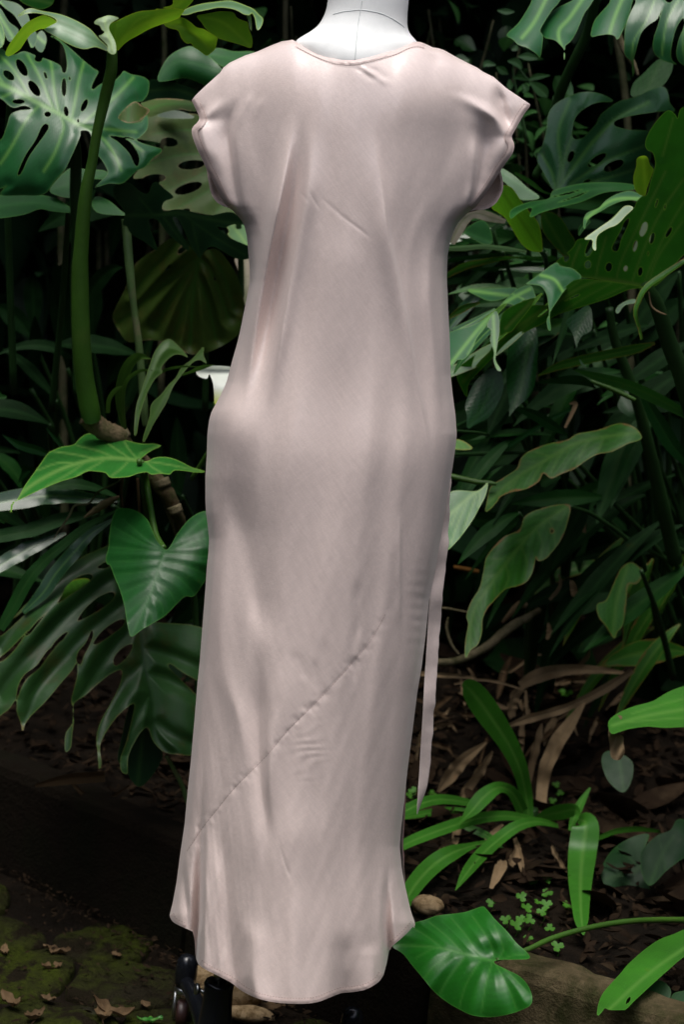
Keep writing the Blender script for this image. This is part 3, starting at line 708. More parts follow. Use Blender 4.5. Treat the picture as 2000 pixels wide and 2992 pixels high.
idx = np.arange((nu_ + 1) * (nv_ + 1)).reshape(nv_ + 1, nu_ + 1)
fq = np.stack([idx[:-1, :-1].ravel(), idx[1:, :-1].ravel(), idx[1:, 1:].ravel(), idx[:-1, 1:].ravel()], 1)
back_panel = mesh_obj('back_panel', co, fq, M['satin'], dress)
# front panel, mostly hidden: it shows inside the armholes and at the side slit
nu2, nv2 = 80, 220
a2 = .5 - .5 * np.cos(np.linspace(0, math.pi, nu2 + 1)); xt2 = 560 + 990 * a2
yt2 = interp(xt2, TOP) + 45 * np.exp(-(np.abs(xt2 - 1048) / 160) ** 4); yh2 = interp(495 + 719 * a2, HEM) - 60 * np.sin(math.pi * a2) - 12
t2 = np.linspace(0, 1, nv2 + 1)[:, None]
Y2 = yt2[None] + (yh2 - yt2)[None] * t2
xl2 = np.where(Y2 < 606, interp(Y2, XLF), interp(Y2, XL)); xr2 = np.where(Y2 < 618, interp(Y2, XRF), interp(Y2, XR))
xr2 = xr2 + np.interp(Y2, [2330, 2380, 2430, 2500, 2560, 2590], [0, 4, 8, 9, 5, 0])
X2 = xl2 * (1 - a2[None]) + xr2 * a2[None]
A2 = np.broadcast_to(a2[None], X2.shape)
yt_ = yt2[None]; h2 = np.clip((Y2 - yt_) / 200, 0, 1)
dep = base_depth(A2.ravel(), Y2.ravel()).reshape(A2.shape)
bust = .05 * np.exp(-((Y2 - 620) / 170) ** 2) * np.exp(-((A2 - .5) / .3) ** 2)
arm = np.where(Y2 < 610, .012 * np.clip((Y2 - 293) / 60, 0, 1) * np.clip((612 - Y2) / 40, 0, 1), 0)
dfront = (dep * .85 + bust) * np.sqrt(np.clip(1 - (1 - h2) ** 2, 0, 1)) + .012 * np.sin(X2 / 60 + 1) * np.clip((Y2 - 700) / 900, 0, 1) * np.sin(math.pi * A2) + arm
co2 = PY(X2.ravel(), Y2.ravel(), dfront.ravel())
id2 = np.arange((nu2 + 1) * (nv2 + 1)).reshape(nv2 + 1, nu2 + 1)
fq2 = np.stack([id2[:-1, :-1].ravel(), id2[:-1, 1:].ravel(), id2[1:, 1:].ravel(), id2[1:, :-1].ravel()], 1)
front_panel = mesh_obj('front_panel', co2, fq2, M['satin_inside'], dress)

def strip(name, path, inn, mat, width, lift=.0013, parent=None, surf=on_dress, n=5, pucker=0.0, nper=10, sub=None):
    """a flat band sewn along a pixel path; inn(x,y)->inward unit direction on the grid"""
    c = catmull(path, nper); t = np.gradient(c, axis=0); t /= np.linalg.norm(t, axis=1)[:, None] + 1e-9
    nrm = np.stack([-t[:, 1], t[:, 0]], 1) * inn
    cols = []
    for k in range(n + 1):
        f = k / n
        q = c + nrm * (width * f)
        l = lift * math.sin(math.pi * min(max(f, .12), .88)) ** .6 + pucker * wob(c[:, 0] * 1.0, c[:, 1] * 1.0, 31, 22, 2) * math.sin(math.pi * f)
        cols.append(surf(q[:, 0], q[:, 1], l))
    m_ = len(c); v = np.concatenate(cols)
    f_ = [(k * m_ + i, k * m_ + i + 1, (k + 1) * m_ + i + 1, (k + 1) * m_ + i) for k in range(n) for i in range(m_ - 1)]
    return mesh_obj(name, v, f_, mat, parent)
def stitch(path, mat, parent, dash=5, gap=3.4, w=1.0, lift=.0024, surf=on_dress):
    c = catmull(path, 12); s = np.concatenate([[0], np.cumsum(np.linalg.norm(np.diff(c, axis=0), axis=1))])
    v = []; f_ = []; p = 0.0
    while p + dash < s[-1]:
        e = np.array([[np.interp(q, s, c[:, 0]), np.interp(q, s, c[:, 1])] for q in (p, p + dash)])
        d_ = e[1] - e[0]; d_ /= np.linalg.norm(d_); nn = np.array([-d_[1], d_[0]]) * w
        q = np.array([e[0] - nn, e[1] - nn, e[1] + nn, e[0] + nn]); k = len(v)
        v.extend(surf(q[:, 0], q[:, 1], lift)); f_.append((k, k + 1, k + 2, k + 3)); p += dash + gap
    return mesh_obj('stitching', np.array(v), f_, mat, parent)
neck_path = [p for p in TOP if 862 <= p[0] <= 1245]
nb = strip('neckline_binding', neck_path, 1, M['band'], 13, .0022, dress, pucker=.0008)
stitch([(x, y + 13.5) for x, y in neck_path], M['thread'], nb)
hem_path = [(x, y) for x, y in HEM]
def inset(path, d, sgn):
    c = np.array(path, float); t = np.gradient(c, axis=0); t /= np.linalg.norm(t, axis=1)[:, None]; n_ = np.stack([-t[:, 1], t[:, 0]], 1) * sgn
    return [tuple(v) for v in c + n_ * d]
hs = [p for p in hem_path if 574 <= p[0] <= 1124]
hb = strip('hem_band', hs, -1, M['band'], 15, .0014, dress, pucker=.0004)
stitch(inset(hs, 16, -1), M['thread'], hb)
hl = [p for p in hem_path if p[0] <= 560]
hb2 = strip('hem_band', hl, -1, M['band'], 13, .0014, dress); stitch(inset(hl, 14, -1), M['thread'], hb2)
hr = [p for p in hem_path if p[0] >= 1150]
hb3 = strip('hem_band', hr, -1, M['band'], 13, .0014, dress); stitch(inset(hr, 14, -1), M['thread'], hb3)
sl = [(x, y) for y, x in XL if 293 <= y <= 606]; sr = [(x, y) for y, x in XR if 304 <= y <= 612]
b1 = strip('sleeve_band', sl, -1, M['cuff'], 18, .0032, dress); stitch(inset(sl, 18, -1)[1:-2], M['thread'], b1)
b2 = strip('sleeve_band', sr, 1, M['cuff'], 18, .0032, dress); stitch(inset(sr, 18, 1)[1:-2], M['thread'], b2)
def on_front(x, y, lift=0):
    a = np.clip((x - interp(y, XLF)) / (interp(y, XRF) - interp(y, XLF)), 0, 1)
    d = base_depth(a, y) * .85 + .012 * np.clip((y - 293) / 60, 0, 1) * np.clip((612 - y) / 40, 0, 1)
    return PY(x, y, d - lift)
fl = [(x, y) for y, x in XLF if y >= 480]; fr = [(x, y) for y, x in XRF if y >= 490]
b3 = strip('sleeve_band', fl, -1, M['cuff'], 13, .003, dress, surf=on_front); b4 = strip('sleeve_band', fr, 1, M['cuff'], 13, .003, dress, surf=on_front)
stitch(inset(fl, 12, -1), M['thread'], b3, surf=on_front, lift=.005); stitch(inset(fr, 12, 1), M['thread'], b4, surf=on_front, lift=.005)
sm = [(x, y) for y, x in SEAM[1:-3]]
stitch(sm, M['thread'], back_panel, dash=7, gap=2, w=.9, lift=.0006)
# waist tie hanging free on the right side
def tie():
    rows = [(1380, 1306, 1321), (1460, 1300, 1316), (1594, 1283, 1311), (1658, 1270, 1304), (1709, 1260, 1297), (1792, 1253, 1291), (1888, 1248, 1283), (1990, 1241, 1277), (2091, 1236, 1269),
            (2187, 1230, 1262), (2257, 1226, 1256), (2300, 1223, 1249), (2321, 1222, 1242), (2350, 1220, 1231), (2379, 1219, 1221)]
    p = np.array(rows, float); ys = np.linspace(1380, 2379, 140); xl = np.interp(ys, p[:, 0], p[:, 1]); xr = np.interp(ys, p[:, 0], p[:, 2])
    xr = xr + 1.6 * wob(ys, ys * 0, 3, 90, 2) * np.clip((2280 - ys) / 100, 0, 1)
    cols = []; nn = 10
    for k in range(nn + 1):
        f = k / nn; x = xl + (xr - xl) * f
        Yd = .012 + .014 * f + .006 * wob(ys + 20 * f, ys * 0 + 30 * f, 8, 260, 2) + .0006 * wob(ys, ys * 0 + 40 * f, 12, 140, 2)
        cols.append(PY(x, ys, Yd))
    v = np.concatenate(cols); m_ = len(ys)
    v2 = v + np.array([0, .0016, 0]); off = len(v)
    f_ = [(k * m_ + i, k * m_ + i + 1, (k + 1) * m_ + i + 1, (k + 1) * m_ + i) for k in range(nn) for i in range(m_ - 1)]
    f_ += [tuple(reversed([q + off for q in t])) for t in f_]
    f_ += [(i, off + i, off + i + 1, i + 1) for i in range(m_ - 1)]
    b_ = nn * m_; f_ += [(b_ + i, b_ + i + 1, off + b_ + i + 1, off + b_ + i) for i in range(m_ - 1)]
    o = mesh_obj('waist_tie', np.concatenate([v, v2]), f_, M['satin'], dress)
    tag(o, 'loose satin tie hanging down the right side of the dress')
tie()
# mauve facing showing at the side slit
fy = np.linspace(2300, 2575, 30); fx0 = interp(fy, XR) - 8; fx1 = interp(fy, XR) + np.interp(fy, [2300, 2400, 2500, 2575], [1, 8, 11, 2])
fv = np.concatenate([PY(fx0, fy, .016 + 0 * fy), PY(fx1, fy, .022 + 0 * fy)]); n_ = len(fy)
tag(mesh_obj('slit_facing', fv, [(i, n_ + i, n_ + i + 1, i + 1) for i in range(n_ - 1)], M['facing'], dress), 'mauve inner facing at the side slit')

# ------------------------------------------------------------------ dress form on its stand
pole_px = 641
base_pt = PY(np.array(float(pole_px)), np.array(2868.), np.array(0.0))
ZT = base_pt[2]; PX_, PYY = base_pt[0], 0.0
form = thing('dress_form', 'white cotton dress form with bare neck on a black wheeled stand under the dress', 'mannequin', (PX_, 0, 0))
body = [(-150, 962, 1196, .062), (-60, 962, 1196, .062), (0, 959, 1195, .061), (25, 955, 1193, .061), (48, 947, 1191, .062), (76, 930, 1191, .066), (98, 900, 1197, .072), (111, 872, 1209, .076),
        (125, 858, 1226, .080), (150, 866, 1218, .086), (180, 880, 1206, .089), (220, 880, 1210, .080), (300, 830, 1270, .078), (420, 770, 1340, .085), (600, 765, 1305, .090), (800, 775, 1270, .090), (1000, 755, 1280, .088), (1150, 700, 1295, .09),
        (1300, 650, 1295, .095), (1450, 650, 1290, .095), (1560, 690, 1250, .05), (1580, 800, 1150, .02)]
pb = np.array(body, float); yb = np.concatenate([np.linspace(-150, 320, 70), np.linspace(335, 1580, 60)])
from_l = np.interp(yb, pb[:, 0], pb[:, 1]); from_r = np.interp(yb, pb[:, 0], pb[:, 2]); from_d = np.interp(yb, pb[:, 0], pb[:, 3])
def body_pt(y, ang, lift=0.0):
    l = np.interp(y, pb[:, 0], pb[:, 1]); r_ = np.interp(y, pb[:, 0], pb[:, 2]); d = np.interp(y, pb[:, 0], pb[:, 3]) + lift
    ca, sa = np.cos(ang), np.sin(ang)
    # depth swing: neck leans a little forward, so its centre sits at 0
    x = (l + r_) / 2 + (r_ - l) / 2 * ca * (1 + lift * 8)
    return PY(x, y + 0 * x, -d * np.sign(sa) * np.abs(sa) ** .9)
na = 72; ang = np.linspace(0, 2 * math.pi, na, endpoint=False)
# loft smoothed
kern = np.hanning(7); kern /= kern.sum()
rows = []
for y in yb: rows.append(body_pt(np.full(na, y), ang))
rows = np.array(rows)
sm_ = rows.copy()
for k in range(3, len(yb) - 3): sm_[k] = np.tensordot(kern[1:-1], rows[k - 2:k + 3], 1)
v = sm_.reshape(-1, 3); nr = len(yb)
f_ = [(i * na + k, (i + 1) * na + k, (i + 1) * na + (k + 1) % na, i * na + (k + 1) % na) for i in range(nr - 1) for k in range(na)]
f_.append([k for k in range(na)]); f_.append([(nr - 1) * na + k for k in range(na)][::-1])
torso = mesh_obj('torso', v, f_, M['cotton'], form)
def seam_line(pts, r_=.0012):
    c = catmull(pts, 8); l = np.interp(c[:, 1], pb[:, 0], pb[:, 1]); rr = np.interp(c[:, 1], pb[:, 0], pb[:, 2]); d = np.interp(c[:, 1], pb[:, 0], pb[:, 3])
    ca = np.clip((c[:, 0] - (l + rr) / 2) / ((rr - l) / 2), -.999, .999); sa = np.sqrt(1 - ca ** 2)
    C = PY(c[:, 0], c[:, 1], -d * sa ** .9 + .0002)
    return tube3('seam', C, np.full(len(C), r_), M['seam'], torso, 6)
seam_line([(975, 42), (1000, 35), (1030, 31), (1055, 29), (1085, 33), (1112, 39), (1140, 51), (1165, 66), (1182, 80)], .0008)
seam_line([(1059, 2), (1055, 30), (1049, 60), (1044, 100), (1041, 135), (1038, 176)], .0007)
up_pole = PY(np.array(1010.), np.array(1540.), np.array(0.0))
tube3('pole', [(PX_, 0, .05), (PX_, 0, ZT + .05), tuple(up_pole)], [.0092] * 3, M['chrome'], form, 20)
hub = lathe('hub', [(.0, .045), (.052, .045), (.046, .06), (.034, .078), (.026, .105), (.0225, .14), (.0215, ZT - .012), (.0225, ZT - .004), (.020, ZT + .001), (.0115, ZT + .001), (.0115, ZT - .02), (.0, ZT - .02)], M['black'], form, (PX_, 0, 0), 36)
sc = PY(np.array(580.), np.array(2890.), np.array(.005)); ax = (np.array([-.93, -.25, .12]))
lathe('thumb_screw', [(0, .0), (.008, .0), (.0085, .0025), (.008, .005), (0, .005)], M['steel'], hub, sc, 24, axis=tuple(ax / np.linalg.norm(ax)))
tube3('screw_shaft', [tuple(sc), (PX_ - .018, 0, sc[2] - .003)], [.003, .003], M['steel'], hub, 10)
def caster(end, dome=True):
    ex, ey = end
    dirv = np.array([ex - PX_, ey]); L_ = np.linalg.norm(dirv); dirv /= L_
    ts = np.linspace(0, 1, 12)
    C = np.array([(PX_ + dirv[0] * L_ * t, dirv[1] * L_ * t, .062 + .014 * math.sin(math.pi * t) + .012 * t) for t in ts])
    tube3('leg', C, np.interp(ts, [0, .25, 1], [.026, .015, .012]), M['black'], form, 14)
    dm = lathe('caster_hood', [(.0, .066), (.0150, .066), (.0172, .074), (.0180, .088), (.0176, .100), (.0155, .110), (.011, .1165), (.005, .1195), (0, .120)], M['black'], form, (ex, ey, 0), 28)
    lathe('caster_collar', [(0, .056), (.0150, .056), (.0162, .059), (.0162, .063), (.0135, .0662), (0, .0662)], M['steel'], dm, (ex, ey, 0), 24)
    for s in (-1, 1):
        q = np.array([(ex + s * .0135, ey, .058), (ex + s * .0145, ey - .004, .03), (ex + s * .013, ey - .006, .012)])
        tube3('fork', q, [.0028, .0028, .0026], M['steel'], dm, 8)
    wv = lathe('wheel', [(0, -.009), (.019, -.009), (.0225, -.006), (.0225, .006), (.019, .009), (0, .009)], M['wheel'], form, (ex, ey - .006, .0235), 28, axis=(1, 0, 0))
cp = PY(np.array(545.), np.array(2833.), np.array(.24)); caster((cp[0], .24))
cp2 = PY(np.array(1031.), np.array(2966.), np.array(.10)); caster((cp2[0], .10))
caster((PX_ - .02, -.26))
# ------------------------------------------------------------------ plants left of the dress
def gpt(px, py, Y): return PY(np.array(float(px)), np.array(float(py)), np.array(float(Y)))
def plant(name, label, base, cat='plant', group=None): return thing(name, label, cat, base, group)

# -- young split-leaf plant with the thick stem
p1 = plant('split_leaf_plant', 'thick upright green stem topped by an unfurling yellow-green split leaf, upper left', gpt(268, 1225, .5))
tube('stem', [(327, 150, 15, .34), (325, 204, 17, .35), (306, 287, 17, .37), (284, 383, 15, .38), (268, 478, 15, .39), (249, 574, 19, .40), (236, 733, 22, .42), (233, 809, 25, .43), (236, 969, 27, .45),
              (245, 1096, 28, .47), (261, 1192, 30, .49), (270, 1225, 26, .5)], M['stem'], p1, 0, 18, .03)
yl = traced('leaf', N('A', [(985, 470), (1030, 500), (1062, 480), (1060, 400), (1030, 330), (1000, 270), (1010, 220), (1060, 185), (1090, 165), (1000, 140), (930, 160), (880, 180), (860, 215), (910, 235), (930, 270), (955, 295), (925, 320), (900, 330), (950, 380), (985, 420)]),
            M['sheath'], p1, .31, (0, -.02), mid=N('A', [(1030, 480), (1010, 380), (975, 280), (960, 170)]), cup=.12, step=4, curl=.01)
traced('lobe', N('A', [(150, 160), (180, 125), (270, 75), (390, 100), (550, 130), (700, 190), (830, 270), (900, 350), (985, 430), (985, 468), (900, 437), (860, 432), (780, 450), (700, 435), (600, 390), (480, 320), (400, 270), (430, 240), (515, 200), (500, 170), (430, 140), (330, 120), (240, 125), (190, 145)]),
       M['young_pale'], yl, .33, (.02, -.05), mid=N('A', [(985, 445), (850, 350), (700, 265), (520, 190), (300, 110)]), lats=[N('A', [(940, 440), (740, 350), (560, 270)]), N('A', [(950, 400), (860, 300), (700, 220)])], cup=.05, step=5, wav=.006)
traced('lobe', N('A', [(515, 195), (490, 175), (430, 145), (380, 142), (300, 175), (230, 220), (160, 300), (100, 380), (60, 450), (48, 500), (80, 515), (130, 490), (190, 440), (250, 350), (300, 300), (370, 265), (400, 265), (460, 235), (515, 205)]),
       M['young'], yl, .31, (.05, .06), mid=N('A', [(500, 190), (350, 200), (220, 290), (70, 490)]), step=4, cup=.1)
traced('lobe', N('B', [(130, 468), (115, 400), (55, 270), (60, 220), (130, 190), (210, 150), (330, 105), (460, 92), (560, 80), (700, 82), (750, 95), (715, 140), (700, 165), (610, 200), (520, 230), (430, 265), (330, 320), (240, 370), (180, 420), (142, 464)]),
       M['young'], yl, .31, (-.02, .03), mid=N('B', [(128, 460), (220, 320), (400, 210), (720, 100)]), lats=[N('B', [(140, 440), (110, 330), (130, 220)]), N('B', [(200, 340), (300, 200), (420, 140)])], cup=.06, step=5)
traced('lobe', N('B', [(405, 102), (560, 66), (640, 40), (640, -20), (660, -60), (840, -60), (830, 0), (800, 40), (740, 88), (640, 78), (540, 84)]), M['young'], yl, .34, (0, .02), mid=N('B', [(500, 95), (680, 50), (760, -40)]), step=5)
traced('lobe', N('B', [(560, 225), (620, 195), (720, 160), (800, 200), (860, 250), (925, 265), (990, 305), (1050, 345), (1045, 390), (1030, 450), (1000, 480), (960, 510), (930, 500), (880, 460), (830, 430), (810, 395), (770, 400), (720, 350), (690, 280), (620, 260)]),
       M['young'], yl, .36, (0, .02), mid=N('B', [(600, 220), (780, 260), (980, 440)]), step=5, wav=.008, curl=-.006)
traced('lobe', N('B', [(870, 140), (960, 125), (1060, 105), (1140, 105), (1200, 115), (1230, 160), (1290, 190), (1330, 205), (1340, 260), (1370, 350), (1370, 420), (1350, 440), (1290, 420), (1230, 400), (1120, 370), (1040, 340), (960, 280), (900, 200), (870, 165)]),
       M['young'], yl, .38, (0, .015), mid=N('B', [(880, 150), (1000, 170), (1140, 230), (1350, 420)]), step=5, wav=.008)
traced('lobe', N('B', [(718, 135), (740, 95), (800, 65), (900, 35), (1040, 15), (1150, 3), (1220, 15), (1300, 45), (1380, 80), (1430, 130), (1470, 170), (1465, 220), (1440, 265), (1415, 275), (1405, 230), (1395, 170), (1370, 120), (1345, 138), (1290, 130), (1230, 95), (1150, 75), (1060, 70), (960, 90), (860, 110), (780, 135)]),
       M['young_pale'], yl, .35, (0, -.10), mid=N('B', [(725, 130), (900, 70), (1150, 35), (1350, 90), (1440, 180)]), step=4, cup=.1)
traced('lobe', N('B', [(1320, 140), (1355, 140), (1365, 200), (1365, 290), (1345, 250), (1335, 190)]), M['young_pale'], yl, .37, (0, 0), step=4)

# -- large glossy monstera leaf
p2 = plant('monstera_plant', 'large glossy split leaf full of holes behind the thick stem, upper left', gpt(225, 1150, .62))
tube('leaf_stalk', [(214, 362, 10, .55), (222, 450, 16, .60), (220, 560, 17, .62), (222, 700, 15, .64), (216, 850, 13, .66), (222, 1000, 13, .66), (228, 1150, 14, .66)], M['stem_dark'], p2, 0)
mo = [(-150, 430), (0, 440), (60, 480), (130, 500), (220, 470), (330, 510), (450, 550), (550, 600), (570, 660), (600, 660), (612, 580), (582, 430), (500, 350), (400, 318), (520, 345), (640, 440), (750, 540), (860, 630), (902, 655),
      (870, 720), (840, 790), (850, 822), (930, 765), (1040, 740), (1100, 690), (1135, 650), (1200, 680), (1300, 700), (1362, 740), (1366, 800), (1350, 870), (1300, 930), (1220, 935), (1130, 1010), (1090, 1075), (1170, 1125), (1290, 1115),
      (1335, 1050), (1357, 1090), (1350, 1180), (1300, 1240), (1240, 1280), (1150, 1265), (1050, 1246), (1000, 1248), (1080, 1300), (1180, 1400), (1230, 1500), (1258, 1522), (1276, 1470), (1260, 1400), (1200, 1310), (1125, 1258), (1200, 1262),
      (1300, 1310), (1420, 1345), (1482, 1365), (1470, 1400), (1400, 1450), (1330, 1530), (1260, 1560), (1225, 1590), (1120, 1680), (1000, 1682), (868, 1718), (930, 1650), (985, 1580), (940, 1480), (880, 1400), (845, 1290), (815, 1205), (740, 1198), (735, 1240),
      (700, 1330), (650, 1440), (590, 1560), (500, 1660), (400, 1780), (200, 1790), (0, 1786), (60, 1700), (0, 1730), (-150, 1750), (-150, 1350), (0, 1285), (60, 1150), (95, 1050), (180, 1010), (285, 1000), (220, 968), (110, 985), (0, 900), (-150, 850)]
traced('leaf', N('A', mo), M['monstera'], p2, .50, (0, -.045), mid=N('A', [(720, 1140), (540, 1040), (360, 950), (140, 830), (0, 765), (-120, 700)]),
       lats=[N('A', q) for q in ([(650, 1110), (690, 900), (725, 720), (770, 560)], [(540, 1030), (500, 850), (470, 600), (455, 555)], [(490, 1000), (430, 860), (370, 720), (250, 500)], [(260, 870), (130, 650), (0, 510)], [(360, 960), (240, 1100), (100, 1350), (0, 1500)],
                                 [(560, 1080), (580, 1180), (500, 1400), (400, 1568)], [(740, 1145), (890, 1020), (1060, 880), (1220, 710)], [(700, 1130), (930, 1260), (1040, 1400), (1110, 1560)], [(740, 1150), (950, 1180), (1250, 1210)], [(1100, 1255), (1300, 1380)], [(140, 830), (20, 890)], [(40, 780), (-20, 690)])],
       holes=EL('A', (78, 690, 62, 34, 40), (198, 620, 38, 88, -30), (415, 690, 12, 38, -20), (312, 810, 38, 84, -35), (350, 540, 36, 28, 0), (585, 800, 22, 86, 0), (605, 1020, 22, 48, -10), (637, 720, 9, 20, -20), (772, 965, 24, 62, 25), (715, 1105, 11, 20, 20), (168, 930, 58, 22, 0), (435, 1047, 31, 25, 0))
       + [N('A', [(160, 1590), (230, 1425), (320, 1290), (385, 1155), (430, 1135), (445, 1165), (420, 1215), (330, 1340), (262, 1440), (190, 1590)])],
       cup=.012, step=5, quilt=.006, wav=.014, curl=.010, mw=7.5, lw=4.5)

# -- olive, weathered monstera behind the left sleeve
p3 = plant('monstera_plant', 'olive weathered split leaves with burnt edges, just behind the left sleeve', gpt(700, 1150, .9))
traced('leaf', N('C', [(200, -60), (260, -110), (400, -200), (560, -222), (720, -215), (900, -190), (1000, 0), (1010, 300), (1250, 690), (1000, 715), (860, 692), (690, 672), (560, 670), (545, 600), (600, 540), (520, 430), (380, 380), (280, 380), (320, 310), (430, 220), (540, 130), (540, 60), (300, 12)]),
       M['monstera_olive'], p3, .78, (.02, -.03), mid=N('C', [(1150, 500), (1020, 250), (960, -100)]), lats=[N('C', q) for q in ([(1000, 110), (890, 150), (640, 180), (300, 290)], [(1040, 290), (960, 320), (760, 410), (590, 490)], [(1100, 430), (980, 490), (840, 570), (690, 650)], [(980, -60), (700, -60), (450, -20)], [(1150, 560), (1040, 690)])],
       holes=EL('C', (610, 48, 80, 42, 5), (815, 255, 125, 42, -6), (470, 382, 108, 40, -6), (785, 470, 132, 46, -18), (760, 680, 45, 22, -15)), quilt=.006, step=5, lw=3)
traced('leaf', N('B', [(350, 940), (480, 908), (640, 905), (820, 930), (920, 1000), (840, 1020), (700, 1005), (560, 1030), (430, 1075), (390, 1050), (375, 985)]), M['monstera_olive'], p3, .74, (0, -.09), mid=N('B', [(380, 1010), (600, 950), (860, 970)]), step=5)
traced('leaf', N('B', [(140, 1080), (180, 1020), (240, 960), (300, 930), (370, 975), (430, 1005), (395, 1060), (330, 1110), (240, 1127), (180, 1110)]), M['monstera_olive'], p3, .46, (0, -.03), mid=N('B', [(240, 960), (230, 1120)]), step=4, cup=.06)
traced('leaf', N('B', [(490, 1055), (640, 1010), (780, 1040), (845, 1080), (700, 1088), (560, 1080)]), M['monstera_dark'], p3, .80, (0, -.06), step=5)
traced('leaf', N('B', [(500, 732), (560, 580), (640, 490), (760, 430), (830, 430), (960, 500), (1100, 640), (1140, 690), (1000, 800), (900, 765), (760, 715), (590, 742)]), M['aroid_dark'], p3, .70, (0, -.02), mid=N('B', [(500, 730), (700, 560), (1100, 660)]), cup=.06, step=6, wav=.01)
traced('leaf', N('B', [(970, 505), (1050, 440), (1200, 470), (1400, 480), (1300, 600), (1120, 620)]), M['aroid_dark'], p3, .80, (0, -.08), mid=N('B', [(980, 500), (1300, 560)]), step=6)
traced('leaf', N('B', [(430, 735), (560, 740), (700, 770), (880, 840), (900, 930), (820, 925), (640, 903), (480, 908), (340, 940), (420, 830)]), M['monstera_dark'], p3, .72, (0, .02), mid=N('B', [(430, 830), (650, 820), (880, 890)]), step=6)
traced('leaf', N('C', [(1115, 830), (1180, 803), (1310, 800), (1380, 900), (1360, 1020), (1230, 968), (1150, 900)]), M['pale_blade'], p3, .86, (0, -.10), mid=N('C', [(1180, 800), (1260, 900), (1330, 1010)]), holes=EL('C', (1138, 855, 16, 32, -20)), step=4)
traced('leaf', N('C', [(1215, 1110), (1380, 1080), (1400, 1400), (1320, 1560), (1275, 1400), (1240, 1220)]), M['white_dead'], p3, .92, (0, -.03), mid=N('C', [(1290, 1100), (1310, 1540)]), step=5, wav=.01)
tube('leaf_stalk', [(690, 560, 8, .86), (705, 800, 9, .9), (700, 1150, 10, .95)], M['stem_dark'], p3, 0)

# -- near-black lobed leaf with pale stalk
p4 = plant('monstera_plant', 'dark shaded lobed leaf on a pale green stalk left of the dress waist', gpt(424, 1250, .66))
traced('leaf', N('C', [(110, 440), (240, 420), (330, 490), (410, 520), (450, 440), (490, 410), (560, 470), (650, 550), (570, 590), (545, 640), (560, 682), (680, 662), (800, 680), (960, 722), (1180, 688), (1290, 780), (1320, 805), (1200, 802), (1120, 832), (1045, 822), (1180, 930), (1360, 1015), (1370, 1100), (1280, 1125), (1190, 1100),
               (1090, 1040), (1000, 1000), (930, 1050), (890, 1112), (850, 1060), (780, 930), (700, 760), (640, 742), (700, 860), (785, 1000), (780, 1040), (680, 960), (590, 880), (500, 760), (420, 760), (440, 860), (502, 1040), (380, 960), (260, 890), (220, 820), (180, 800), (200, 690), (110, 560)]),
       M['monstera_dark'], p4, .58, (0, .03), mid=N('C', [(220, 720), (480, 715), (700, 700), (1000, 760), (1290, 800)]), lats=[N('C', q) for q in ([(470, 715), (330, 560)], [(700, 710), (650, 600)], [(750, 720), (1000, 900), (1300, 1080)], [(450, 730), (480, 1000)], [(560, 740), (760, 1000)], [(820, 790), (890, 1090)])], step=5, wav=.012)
tube('leaf_stalk', [(366, 640, 12, .60), (370, 680, 13, .60), (378, 780, 13, .60), (391, 900, 10, .61), (404, 996, 11, .62), (413, 1091, 11, .63), (420, 1187, 12, .64), (424, 1243, 8, .65)], M['stem_pale'], p4, 0, 14, .06)

# -- broad drooping olive leaf in the shade
p5 = plant('monstera_plant', 'broad olive-green ribbed leaf drooping in shade behind the pale stalk', gpt(600, 1200, 1.0))
traced('leaf', N('C', [(890, 1100), (950, 1040), (1050, 1030), (1130, 1110), (1220, 1250), (1275, 1400), (1290, 1568), (1250, 1800), (1000, 1960), (800, 1990), (620, 1900), (450, 1860), (240, 1880), (150, 1780), (90, 1660), (120, 1560), (200, 1400), (290, 1180), (400, 1080), (480, 1030), (620, 928), (680, 965), (740, 980), (800, 1005)]),
       M['monstera_olive'], p5, .84, (0, .02), mid=N('C', [(882, 1110), (850, 1300), (820, 1560), (800, 1900)]), lats=[N('C', q) for q in ([(870, 1110), (620, 1300), (330, 1560), (150, 1700)], [(880, 1130), (700, 1380), (480, 1750)], [(690, 970), (500, 1160), (300, 1420)], [(900, 1130), (1000, 1250), (1150, 1650)], [(980, 1040), (1100, 1250), (1200, 1560)], [(870, 1200), (760, 1500), (650, 1850)], [(860, 1250), (960, 1500), (1040, 1850)])],
       holes=EL('C', (730, 1032, 55, 24, -40), (600, 1198, 52, 14, -52), (1030, 1300, 12, 26, -15)), cup=.03, quilt=.05, step=6, lw=4)
tube('leaf_stalk', [(582, 754, 7, .84), (600, 900, 8, .95), (600, 1200, 10, 1.0)], M['stem_dark'], p5, 0)

# -- calla lily
p6 = plant('calla_lily', 'calla lily with narrow curling leaves and one white flower beside the dress hip', gpt(430, 1300, .6))
traced('leaf', N('D', [(620, 900), (680, 720), (730, 560), (790, 400), (860, 310), (930, 285), (1000, 340), (1060, 400), (1095, 455), (1040, 430), (970, 430), (900, 480), (850, 550), (860, 590), (800, 640), (740, 740), (690, 860), (650, 1000), (625, 1150), (600, 1150)]), M['calla'], p6, .50, (.02, -.02), mid=N('D', [(640, 980), (760, 620), (880, 360), (1080, 440)]), step=4, curl=.008)
traced('leaf', N('D', [(740, 1000), (760, 880), (850, 790), (920, 700), (980, 640), (1040, 540), (1130, 470), (1230, 358), (1242, 380), (1238, 430), (1266, 508), (1210, 477), (1150, 492), (1090, 550), (1040, 612), (960, 720), (900, 860), (830, 980), (770, 1080), (700, 1220), (680, 1200)]), M['calla'], p6, .52, (.02, -.02), mid=N('D', [(740, 1050), (880, 800), (1040, 590), (1235, 400)]), step=4)
blade('leaf', N('D', [(520, 1150, 20), (480, 950, 35), (470, 780, 45), (510, 600, 50), (580, 480, 45), (660, 440, 34), (755, 466, 3)]), M['calla'], p6, (.62, .52), .2, .3)
